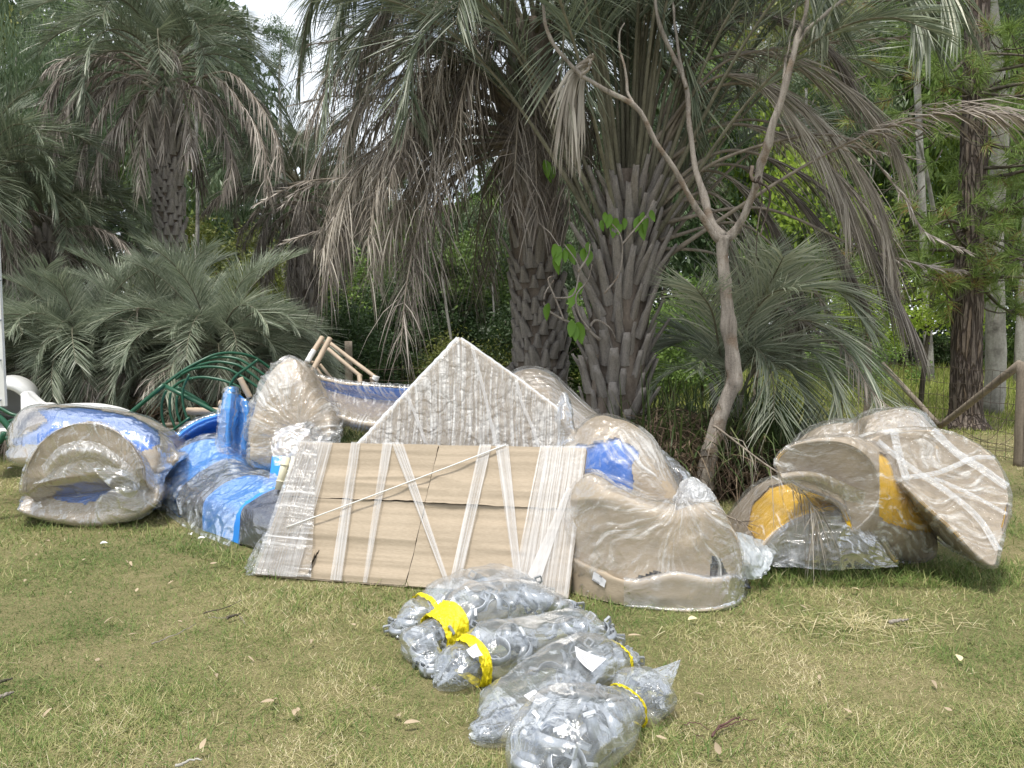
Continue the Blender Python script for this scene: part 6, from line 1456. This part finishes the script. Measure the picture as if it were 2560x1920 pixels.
def bag(name, label, spine, rings, hw, tapes=(), labels=(), seed=1, key=''):
    rng = np.random.default_rng(seed); rr = random.Random(seed)
    sp = np.array([np.concatenate([G(a, b)[:2], [w, h, z]]) for a, b, w, h, z in [(x + (0,))[:5] for x in spine]])
    nu, nv = 84, 72
    sc = catmull(sp, nu); sc[:, 2:] = np.maximum(sc[:, 2:], (.006, .008, 0))
    for s0, wid, off in tapes:
        k_ = 1 - .20 * np.exp(-((np.linspace(0, 1, nu) - s0) / (wid * .5 + .04)) ** 2); sc[:, 2] *= k_; sc[:, 3] *= k_
    xy = sc[:, :2]; T = norm(np.gradient(xy, axis=0)); Sd = np.stack([T[:, 1], -T[:, 0]], -1)
    c = xy.mean(0); t = empty(name, (c[0], c[1], 0), label, 'bag', 'clear bags of metal fittings on the grass')
    for k in range(0, nu, 4): BAGS.append((xy[k, 0], xy[k, 1], sc[k, 2] * .92))
    th = np.arange(nv) / nv * 2 * np.pi; cs, sn = np.cos(th), np.sin(th)
    ex = np.sign(cs) * np.abs(cs) ** .8; ez = .5 * (1 + np.sign(sn) * np.abs(sn) ** .75)
    def loop(k0, off=0):
        k = np.atleast_1d(k0); w = np.stack([np.interp(k, np.arange(nu), sc[:, j]) for j in range(5)], -1)
        sd = np.stack([np.interp(k, np.arange(nu), Sd[:, j]) for j in range(2)], -1)
        X = w[:, None, 0] + sd[:, None, 0] * (w[:, None, 2] + off) * ex; Yy = w[:, None, 1] + sd[:, None, 1] * (w[:, None, 2] + off) * ex
        Z = w[:, None, 4] + np.maximum(.005, (w[:, None, 3] + 2 * off) * ez - off)
        return np.stack([X, Yy, Z], -1)
    g = loop(np.arange(nu)); n = gnormals(g, True)
    U = np.linspace(0, np.linalg.norm(np.diff(xy, axis=0), axis=1).sum(), nu); Lr = 2 * (sc[:, 2].max() + sc[:, 3].max())
    uvp = np.stack([np.broadcast_to(U[:, None] * 7, g.shape[:2]), np.broadcast_to(th[None] * 1.6, g.shape[:2]), 0 * g[..., 0]], -1) + fbm(g, 6, seed, 2)[..., None] * 4
    d = .012 * ridge(uvp, 1, seed) ** 4 + .016 * (fbm(g, 7, seed, 3) - .5) + .006 * ridge(g * 9, 1, seed + 2) ** 4
    V = g + n * d[..., None]; V[..., 2] = np.maximum(V[..., 2], .004)
    i, j = np.meshgrid(np.arange(nu - 1), np.arange(nv), indexing='ij')
    q = np.stack([i * nv + j, i * nv + (j + 1) % nv, (i + 1) * nv + (j + 1) % nv, (i + 1) * nv + j], -1).reshape(-1, 4)
    uv = np.stack([np.broadcast_to(U[:, None], g.shape[:2]), np.broadcast_to(th[None] / 6.283 * Lr, g.shape[:2])], -1).reshape(-1, 2)
    link('plastic_bag', mesh('plastic_bag', V.reshape(-1, 3), q, None, M['film_bag'], True, None, uv), t)
    BV[t.name] = BVHTree.FromPolygons([tuple(x) for x in V.reshape(-1, 3)], [tuple(int(y) for y in x) for x in q])
    # clamps lying inside
    arc, lug = CL
    for k in range(rings):
        s = rr.uniform(*hw.get('ring_s', (.1, .9))); w = [np.interp(s * (nu - 1), np.arange(nu), sc[:, j]) for j in range(5)]; sd = [np.interp(s * (nu - 1), np.arange(nu), Sd[:, j]) for j in range(2)]
        sz = rr.uniform(1.0, 1.22); rad = .06 * sz; lat = rr.uniform(-1, 1) * max(0, w[2] - rad * 1.15)
        hh = w[3] * math.sqrt(max(.05, 1 - (lat / max(w[2], .05)) ** 2)); tl = math.asin(min(1, max(.1, (hh * .5 - .03) / rad)))      # how far it may stand up
        ry = rr.uniform(.35, 1) * tl * rr.choice((-1, 1)); half = rad * abs(math.sin(ry)) + .022 * abs(math.cos(ry)); zz = w[4] + max(half + .005, hh - half - (.012 if rr.random() < .75 else rr.uniform(.02, .1)))
        o = empty('pipe_clamp', (w[0] + sd[0] * lat, w[1] + sd[1] * lat, zz), 'half-round galvanised pipe clamp inside the ' + key, 'clamp', 'pipe clamps in the ' + key)
        o.rotation_mode = 'ZYX'; o.rotation_euler = (0, 0, rr.uniform(0, 6.28)); o.scale = (sz,) * 3; o.rotation_mode = 'QUATERNION'; o.rotation_quaternion = Matrix.Rotation(rr.uniform(0, 6.28), 3, 'Z').to_quaternion() @ Matrix.Rotation(ry, 3, 'Y').to_quaternion() @ Matrix.Rotation(rr.choice((0, 3.1416)) + rr.uniform(-1.2, 1.2), 3, 'Z').to_quaternion()
        a = bpy.data.objects.new('band', arc); C.objects.link(a); a.parent = o
        for lg in lug:
            a = bpy.data.objects.new('lug', lg); C.objects.link(a); a.parent = o
    mb = MB()
    for k in range(hw.get('n', 160)):
        s = rr.uniform(*hw.get('s', (.08, .92))); w = [np.interp(s * (nu - 1), np.arange(nu), sc[:, j]) for j in range(5)]; sd = [np.interp(s * (nu - 1), np.arange(nu), Sd[:, j]) for j in range(2)]
        lat = rr.uniform(-.85, .85) * w[2] * .85; top = w[3] * .88 * math.sqrt(max(.02, 1 - (lat / max(w[2], .01)) ** 2)) * .9
        zz = w[4] + (rr.uniform(.02, max(.03, top)) if rr.random() < .5 else max(.02, top * rr.uniform(.8, 1)))
        p = np.array((w[0] + sd[0] * lat, w[1] + sd[1] * lat, zz)); a = np.array(rand_unit(1, rng)[0]) * rr.uniform(.012, .03)
        ty = rr.random()
        if ty < .45:
            mb.tube([p - a, p + a], .0045, 6); mb.tube([p + a, p + a * 1.25], .009, 6)
        elif ty < .75:
            m = Matrix.Rotation(rr.random() * 6, 3, 'X') @ Matrix.Rotation(rr.random() * 6, 3, 'Z'); mb.box(p, (.034, .022, .004), m)
        else:
            q1 = norm(np.cross(a, (0, 0, 1.0))[None])[0]; q2 = norm(np.cross(a, q1)[None])[0]; ta = np.linspace(0, 6.28, 10)
            mb.tube(p + .011 * (np.cos(ta)[:, None] * q1 + np.sin(ta)[:, None] * q2), .003, 5)
    tag(mb.obj('metal_hardware', M['zinc_dark'], None, False), 'heap of small bolts, eyes and plates inside the ' + key, 'hardware', kind='stuff')
    for s0, wid, off in tapes:
        k = np.linspace((s0 - wid / 2) * (nu - 1), (s0 + wid / 2) * (nu - 1), 22); L = loop(k, off); nn = gnormals(L, True)
        uq = np.stack([np.broadcast_to(k[:, None] * .8, L.shape[:2]), np.broadcast_to(th[None] * 2.2, L.shape[:2]), 0 * L[..., 0]], -1)
        ed = (fbm(np.stack([th * 2.2, 0 * th, 0 * th + seed], -1), 1, seed, 2) - .5)[None, :, None] * wid * .3 * np.concatenate([np.diff(L, axis=0)[:1], np.diff(L, axis=0)]) * (nu - 1) / max(1e-6, k[1] - k[0]) * .9 / nu * nu / (nu - 1) * (np.abs(np.linspace(-1, 1, 22)) ** 2)[:, None, None]; L = L + ed; L = L + nn * (.014 * ridge(uq * (1.6, 2.4, 1) + fbm(L, 12, 2, 2)[..., None] * 3, 1.2, 3) ** 2 + .014 * (fbm(L, 18, 5, 2) - .4))[..., None]; L[..., 2] = np.maximum(L[..., 2], .006)
        i, j = np.meshgrid(np.arange(21), np.arange(nv), indexing='ij')
        link('yellow_tape', mesh('yellow_tape', L.reshape(-1, 3), np.stack([i * nv + j, i * nv + (j + 1) % nv, (i + 1) * nv + (j + 1) % nv, (i + 1) * nv + j], -1).reshape(-1, 4), None, M['tape'], True), t)
    return t
def paper(t, corners, lines, ink, Y, curl=.006):
    """printed slip lying on the film; corners TL,TR,BR,BL in the photo, lines = (u0,u1,v,thickness)"""
    c = []
    for (x, y), Yv in zip(corners, Y):
        d = norm(np.array([ray(x, y)]))[0]; h = BV[t.name].ray_cast(Vector((0, 0, EYE)), Vector(d))[0]
        c.append(np.array(h) - d * .034 if h is not None else P(x, y, Yv))
    nm = norm(np.cross(c[1] - c[0], c[3] - c[0])[None])[0]
    if nm[2] < 0 and nm[1] > 0: nm = -nm
    if np.dot(nm, np.array((0, 0, EYE)) - c[0]) < 0: nm = -nm
    f = lambda u, v, d=0: (c[0] * (1 - u) + c[1] * u) * (1 - v) + (c[3] * (1 - u) + c[2] * u) * v + nm * (d + curl * ((2 * u - 1) ** 2))
    n = 7; V = [f(a / (n - 1), b / (n - 1)) for a in range(n) for b in range(n)]
    i, j = np.meshgrid(np.arange(n - 1), np.arange(n - 1), indexing='ij'); i, j = i.ravel(), j.ravel()
    o = link('paper_label', mesh('paper_label', V, np.stack([i * n + j, i * n + j + 1, (i + 1) * n + j + 1, (i + 1) * n + j], -1), None, M['paper'], True), t)
    mb = MB()
    for u0, u1, v, th in lines:
        us = np.linspace(u0, u1, 5)
        for a, b in zip(us[:-1], us[1:]): mb.add([f(a, v, .0012), f(b, v, .0012), f(b, v + th, .0012), f(a, v + th, .0012)], [(0, 1, 2, 3)])
    mb.obj('print', M[ink], o)
def bags():
    global CL
    CL = clamp_mesh()
    bag('fittings_bag', 'rear clear bag of clamps close to the flat carton, thin yellow tape at its left', [(978, 1590, .02, .03), (1015, 1585, .08, .12), (1080, 1565, .13, .20), (1170, 1540, .15, .24), (1265, 1515, .14, .22), (1330, 1500, .08, .12), (1350, 1495, .02, .03)], 17, dict(n=26, s=(.05,.3)), [(.30, .03, .012)], seed=1, key='rear bag by the carton')
    t = bag('fittings_bag', 'clear bag of clamps with the broad crumpled yellow tape round one end', [(1050, 1640, .06, .10), (1085, 1630, .11, .18), (1150, 1608, .14, .25), (1240, 1580, .145, .26), (1340, 1560, .13, .21), (1405, 1550, .07, .12), (1445, 1543, .02, .02)], 22, dict(n=16, s=(.76, .92)), [(.23, .135, .008)], seed=2, key='bag with broad yellow tape')
    bag('fittings_bag', 'small clear bag with a few clamps slumped left below the broad yellow tape', [(1020, 1610, .03, .06), (1045, 1640, .08, .14), (1075, 1672, .05, .08), (1088, 1690, .02, .02)], 5, dict(n=10), seed=12, key='small slumped bag')
    t = bag('fittings_bag', 'middle clear bag of clamps with an upright yellow tape strip and a printed slip', [(1092, 1725, .02, .03), (1125, 1715, .10, .13), (1190, 1695, .14, .21), (1270, 1668, .14, .21), (1350, 1645, .13, .18), (1430, 1625, .12, .18), (1490, 1615, .09, .14), (1520, 1612, .02, .03)], 22, dict(n=70, s=(.04, .28), ring_s=(.3, .95)), [(.26, .048, .010)], seed=3, key='middle bag with upright tape')
    paper(t, [(1190, 1611), (1207, 1640), (1183, 1647), (1165, 1627)], [(.15, .85, .3, .08), (.15, .9, .5, .08), (.2, .8, .7, .08)], 'grey_ink', [3.55, 3.53, 3.47, 3.5])
    t = bag('fittings_bag', 'long clear bag with two printed slips lying before the middle bag', [(1176, 1838, .02, .03), (1215, 1840, .10, .07), (1275, 1825, .17, .12), (1350, 1780, .17, .16), (1430, 1730, .16, .19), (1505, 1690, .14, .18), (1560, 1670, .08, .10), (1585, 1662, .02, .03)], 20, dict(n=110, s=(.05, .34), ring_s=(.36, .92)), [(.80, .03, .008)], seed=4, key='long bag with two slips')
    paper(t, [(1337, 1727), (1375, 1749), (1347, 1765), (1309, 1742)], [(.55, .95, .12, .03), (.55, .85, .3, .06), (.08, .62, .40, .05), (.68, .82, .42, .05), (.35, .5, .62, .08), (.6, .68, .62, .08), (.75, .85, .62, .08), (.1, .7, .85, .04)], 'grey_ink', [3.02, 3.0, 2.93, 2.95])
    paper(t, [(1436, 1618), (1515, 1650), (1480, 1683), (1440, 1645)], [(.2, .6, .35, .05), (.2, .7, .5, .05), (.2, .65, .65, .05), (.3, .7, .8, .05)], 'grey_ink', [3.28, 3.2, 3.12, 3.18])
    t = bag('fittings_bag', 'nearest clear bag with big clamps, tied in the middle by a thin yellow band', [(1310, 1985, .06, .10), (1360, 1950, .16, .17), (1425, 1905, .185, .24), (1490, 1855, .17, .21), (1540, 1812, .115, .13), (1580, 1793, .12, .15), (1615, 1780, .125, .17), (1648, 1768, .09, .14), (1668, 1762, .03, .08)], 24, dict(n=60, s=(.72, .92), ring_s=(.05, .56)), [(.585, .018, .008)], seed=5, key='nearest bag')
    B = Bundle('', '', '', [[P(x, y, Yv) for x, y, Yv in r] for r in ([(1600, 1690, 3.15), (1650, 1668, 3.12), (1702, 1649, 3.08)], [(1625, 1715, 3.08), (1660, 1700, 3.06), (1690, 1690, 3.04)], [(1640, 1760, 3.02), (1660, 1750, 3.02), (1668, 1742, 3.02)])], root=t, closed=False, nu=30, nv=30, face_cam=True)
    B.part('bag_mouth', M['film_soft'], 0, .008, 14, 3, .012, (20, 20))

# ================================================================== the other things on the grass
def bits():
    # green climbing frame
    t = empty('tube_climber', tuple(P(480, 1060, 8) * (1, 1, 0)), 'dark green tube climbing frame with curved bars lying behind the blue pieces', 'climbing frame')
    def tb(a, w, Y, name, n=24, Y1=None):
        m = len(a); pts = catmull([P(x, y, Y + ((Y1 or Y) - Y) * k / (m - 1)) for k, (x, y) in enumerate(a)], n)
        MB().tube(pts, w * Y / FPX / 2, 10).obj(name, M['green'], t)
    tb([(300, 1052), (321, 1037), (410, 962)], 11, 7.5, 'rail', 8); tb([(410, 962), (460, 925), (506, 900), (540, 886), (575, 882), (615, 887), (650, 902), (690, 935), (720, 975)], 7.5, 7.9, 'curved_bar', 30, 8.6)
    for k, a in enumerate(([(454, 937), (495, 906), (545, 893), (590, 896), (622, 912), (672, 947), (700, 985)], [(440, 948), (480, 920), (533, 905), (575, 908), (608, 920), (664, 964), (690, 1000)], [(452, 937), (480, 923), (518, 917), (560, 920), (591, 933), (640, 965), (665, 990)], [(429, 972), (455, 953), (500, 943), (545, 948), (577, 958), (605, 972)])): tb(a, 7, 8.2 - .15 * k, 'curved_bar', 26)
    tb([(645, 899), (620, 918), (591, 939), (577, 960), (568, 985), (556, 1006), (550, 1030)], 7, 7.7, 'cross_bar'); tb([(410, 964), (525, 1022), (560, 1042)], 11, 7.6, 'rail', 6); tb([(440, 968), (466, 981), (520, 1015)], 10, 8.1, 'rail', 6)
    for a in ([(416, 976), (406, 1000), (404, 1030), (410, 1062), (423, 1090)], [(427, 981), (424, 1005), (426, 1035), (439, 1074)], [(443, 989), (441, 1010), (444, 1035), (454, 1064)], [(474, 935), (458, 970), (457, 1006), (464, 1035), (470, 1050)]): tb(a, 6.5, 7.55, 'curved_bar', 18)
    tb([(405, 1098), (440, 1070), (474, 1044)], 7, 7.5, 'rail', 6)
    # green frame at the left edge
    t = empty('tube_climber', tuple(P(10, 1100, 7) * (1, 1, 0)), 'dark green tube frame cut by the left edge of the picture under the white tub', 'climbing frame')
    tb([(-60, 1000), (0, 1044), (32, 1082), (60, 1120)], 15, 7.0, 'rail', 6); tb([(-60, 1094), (0, 1094), (26, 1097)], 12, 6.9, 'rail', 6); tb([(15, 1058), (50, 1043), (90, 1025)], 9, 7.1, 'rail', 6); tb([(-30, 1005), (0, 1020), (30, 1036), (54, 1040)], 9, 7.2, 'curved_bar', 10); tb([(-40, 1140), (0, 1105), (10, 1080)], 12, 6.8, 'rail', 6)
    # white tub with a round mouth
    def ringtube(t, name, c, ax, r0, r1, L, mat, k=40):
        ax = norm(np.array(ax, float)[None])[0]; a = norm(np.cross(ax, (0, 0, 1.0))[None])[0]; b = np.cross(a, ax)
        th = np.arange(k) / k * 6.2832; e = np.cos(th)[:, None] * a + np.sin(th)[:, None] * b
        V = np.concatenate([c + e * r1, c + e * r0, c + e * r0 * .98 + ax * L, c + e * r1 * .98 + ax * L]); j = np.arange(k); q = []
        for m in range(4): q.append(np.stack([m * k + j, m * k + (j + 1) % k, ((m + 1) % 4) * k + (j + 1) % k, ((m + 1) % 4) * k + j], -1))
        link(name, mesh(name, V, np.concatenate(q), None, mat, True), t)
        V = np.concatenate([c + e * r0 + ax * L * .96, [c + ax * L * .96]]); link('floor', mesh('floor', V, None, np.stack([j, (j + 1) % k, np.full(k, k)], -1), mat, True), t)
    c = P(4, 1022, 8.0); t = empty('white_tub', (c[0], c[1], 0), 'white plastic tunnel with a round dark mouth at the left edge', 'plastic tunnel')
    ringtube(t, 'barrel', c, (-.5, 1, .05), .215, .275, .9, M['white'])
    t = empty('white_shell', tuple(P(230, 1040, 7.6) * (1, 1, 0)), 'white plastic slide shell peeping out behind the broad blue bundle', 'slide piece')
    B = Bundle('', '', '', mound([(135, 1024, 1090), (150, 1012, 1090), (190, 1009, 1090), (235, 1010, 1090), (280, 1018, 1090), (312, 1030, 1090), (322, 1040, 1090)], 7.3, .5), root=t); B.part('shell', M['white'], 0)
    B = Bundle('white_shell', 'small white plastic shell between the white tunnel and the broad blue bundle', 'slide piece', mound([(52, 985, 1080), (66, 978, 1080), (80, 990, 1080), (100, 1006, 1080), (122, 1008, 1080), (135, 1020, 1080)], 7.7, .4)); B.part('shell', M['white'], 0)
    # white board at the very left edge
    t = empty('white_board', tuple(P(-4, 1200, 6.2) * (1, 1, 0)), 'upright white board cut by the left edge of the picture', 'board')
    a, b = P(9, 570, 6.2), P(7, 1015, 6.2)
    mb = MB(); cx = P(-14, 800, 6.2); mb.box((cx[0] - .015, 6.2, (a[2] + b[2]) / 2), (.16, .03, a[2] - b[2])); mb.obj('board', M['white'], t, False)
    MB().box((cx[0] - .14, 6.24, b[2] / 2 + .05), (.05, .05, b[2] + .2)).obj('leg', M['white'], t, False)
    for z in (.2, .4, .6, .8): p = P(1, 600 + z * 500, 6.18); MB().tube([p, p + (0, -.012, 0)], .010, 8).obj('bolt', M['zinc'], t)
    # pale blue tank under the thicket
    t = empty('plastic_drum', tuple(P(160, 985, 11.5) * (1, 1, 0)), 'pale turquoise drum lying far back under the palm thicket', 'drum')
    c = P(175, 978, 11.8); MB().tube([c - (.5, 0, 0), c - (.48, 0, 0), c + (.3, 0, 0), c + (.32, 0, 0)], [.08, .13, .13, .08], 18).obj('drum', mat_plain('turquoise', (.20, .38, .36), .5), t)
    # wrapped poles
    t = empty('pole_ladder', tuple(P(830, 1000, 7.4) * (1, 1, 0)), 'ladder-like frame of poles wrapped in brown paper standing above the long chute', 'pole frame')
    def pole(a, b, w, Y0, Y1, name='pole', mat='wood_wrap'):
        pts = catmull([P(*a, Y0), P((a[0] + b[0]) / 2, (a[1] + b[1]) / 2, (Y0 + Y1) / 2) + RNG.normal(0, .004, 3), P(*b, Y1)], 14)
        MB().tube(pts, w * Y0 / FPX / 2, 9, rough=.12, seed=int(a[0])).obj(name, M[mat], t)
    pole((806, 843), (742, 950), 13, 7.3, 7.0); pole((825, 845), (760, 965), 13, 7.2, 6.95); pole((825, 858), (941, 945), 10, 7.3, 7.1); pole((818, 870), (903, 942), 10, 7.6, 7.4); pole((800, 911), (836, 955), 8, 7.2, 7.2, 'rung'); pole((790, 918), (815, 955), 7, 7.4, 7.4, 'rung'); pole((806, 855), (822, 866), 8, 7.3, 7.3, 'rung')
    pole((898, 940), (900, 970), 12, 7.4, 7.3, 'foot'); pole((930, 943), (932, 972), 12, 7.1, 7.1, 'foot'); pole((778, 905), (800, 915), 8, 7.1, 7.2, 'rung'); pole((785, 876), (768, 905), 14, 7.15, 7.08, 'white_sleeve', 'white'); pole((941, 940), (936, 950), 18, 7.1, 7.1, 'film_knot', 'white')
    for k, (a, b, w, Y, lb) in enumerate((((600, 945), (626, 995), 15, 7.6, 'short upright wrapped stick behind the light blue sheet'), ((468, 1028), (575, 1028), 20, 7.7, 'thick wrapped pole lying behind the light blue trough'), ((548, 1008), (575, 1016), 18, 7.7, 'stub of wrapped pole above the thick lying one'))):
        t = empty('wrapped_pole', tuple(P(*b, Y) * (1, 1, 0)), lb, 'pole'); pole(a, b, w, Y, Y)
    t = empty('wrapped_pole', tuple(P(420, 1078, 8.6) * (1, 1, 0)), 'brown timber lying on the ground behind the climbing frame', 'timber'); pole((360, 1066), (480, 1058), 12, 8.6, 8.8, 'timber', 'post'); pole((370, 1082), (470, 1070), 9, 8.4, 8.5, 'timber', 'post')
    # leaves, bark and twigs on the lawn
    rr = random.Random(9)
    lm = [leaf_shape('dry_leaf', .085, .014, .25, .35, M['litter']), leaf_shape('dry_leaf', .06, .018, .4, -.3, M['litter']), leaf_shape('dry_leaf', .11, .013, .3, .15, M['litter'])]
    spots = [(135, 1450), (175, 1483), (285, 1500), (325, 1404), (320, 1410), (180, 1435), (60, 1455), (525, 1410), (30, 1460), (540, 1685), (690, 1750), (685, 1758), (735, 1793), (745, 1785), (320, 1590), (105, 1345), (125, 1355), (250, 1335), (205, 1535), (10, 1660), (815, 1900), (455, 1560), (130, 1770), (1570, 1680), (1640, 1845), (1855, 1660), (2060, 1742), (2085, 1752), (2130, 1785), (1800, 1890), (1570, 1590), (1790, 1556), (2000, 1515), (930, 1462), (955, 1466), (1040, 1500), (2330, 1700), (2050, 1700), (940, 1730), (1000, 1790), (780, 1600), (620, 1640), (400, 1700), (240, 1650), (1010, 1810), (2200, 1620), (2420, 1600), (880, 1560), (2380, 1780), (1760, 1740), (500, 1880), (340, 1480), (420, 1460), (90, 1390), (210, 1400), (40, 1520), (260, 1560)]
    for k, (px, py) in enumerate(spots):
        g = G(px, py, .03); o = link('dry_leaf', lm[rr.randrange(3)], None, (g[0], g[1], .030 + rr.uniform(0, .012)), (rr.uniform(-.5, .5), rr.uniform(-.4, .4), rr.uniform(0, 6.28)), rr.uniform(.38, .75))
        tag(o, 'dry pale leaf lying on the lawn', 'dry leaf', 'dry leaves scattered on the lawn')
    def twig(a, w, lb, mat='dark_bark'):
        g = [G(x, y, .03) for x, y in a]; t = MB().tube(catmull(g, 14) + RNG.normal(0, .0025, (14, 3)), np.linspace(w * .6, w * .25, 14), 6, rough=.2).obj('twig', M[mat]); tag(t, lb, 'twig')
    mt = mat_plain('red_bark', (.10, .045, .04), .7, 0, 20, .3); M['red'] = mt
    twig([(1780, 1840), (1800, 1815), (1840, 1795), (1848, 1792)], .009, 'dark red curled bark strip, thickest of the twigs right of the nearest bag', 'red'); twig([(1790, 1825), (1840, 1805), (1892, 1797)], .005, 'long straight red twig beside the curled bark strip', 'red'); twig([(1710, 1812), (1745, 1808), (1775, 1824)], .004, 'bent red twig left of the curled bark strip', 'red'); twig([(1735, 1835), (1762, 1845)], .003, 'short thin red twig below the bent one', 'red')
    twig([(2225, 1555), (2270, 1548)], .018, 'grey piece of bark at the right end of the straw', 'dead_wood'); twig([(565, 1545), (600, 1535)], .016, 'dark piece of bark on the lawn left of the bags'); twig([(520, 1543), (570, 1545)], .004, 'pale stick beside the dark piece of bark', 'dead_wood'); twig([(600, 1540), (615, 1560)], .004, 'short pale stick right of the dark piece of bark', 'dead_wood'); twig([(-10, 1708), (30, 1695)], .014, 'dark stick at the left edge of the lawn'); twig([(-10, 1745), (34, 1730)], .018, 'grey strip of bark at the left edge of the lawn', 'dead_wood')
    twig([(440, 1915), (470, 1903), (505, 1897)], .010, 'whitish curled bark strip at the bottom of the lawn', 'pale_bark'); twig([(510, 1532), (560, 1520), (605, 1500)], .006, 'thin dark root running over the lawn towards the carton'); twig([(380, 1610), (430, 1590), (490, 1560)], .006, 'pale root half buried in the lawn', 'dead_wood')
    for px, py in ((2150, 1478), (2400, 1652), (1720, 1400 + 150)):
        me = leaf_shape('foam_crumb', .05, .018, .6, .1, mat_plain('pale_foam', (.62, .54, .34), .9)); g = G(px, py, .03); tag(link('foam_crumb', me, None, tuple(g), (.3, .2, px)), 'pale yellow crumb of packing lying in the grass', 'packing crumb', 'packing crumbs in the grass')
    for px, py in ((250, 1360), (475, 1335), (495, 1347), (18, 1172)):
        me = leaf_shape('paper_scrap', .05, .018, .5, .3, M['paper']); g = G(px, py, .03); tag(link('paper_scrap', me, None, tuple(g), (.4, .2, px)), 'small white scrap on the grass near the left heap', 'scrap', 'white scraps on the grass')

bags()
bundles()
cartons()
forest()
pine()
palm_main()
palms_left()
palm_right()
dead_tree()
fence()
bits()
make_lawn()
print('objects', len(bpy.data.objects))
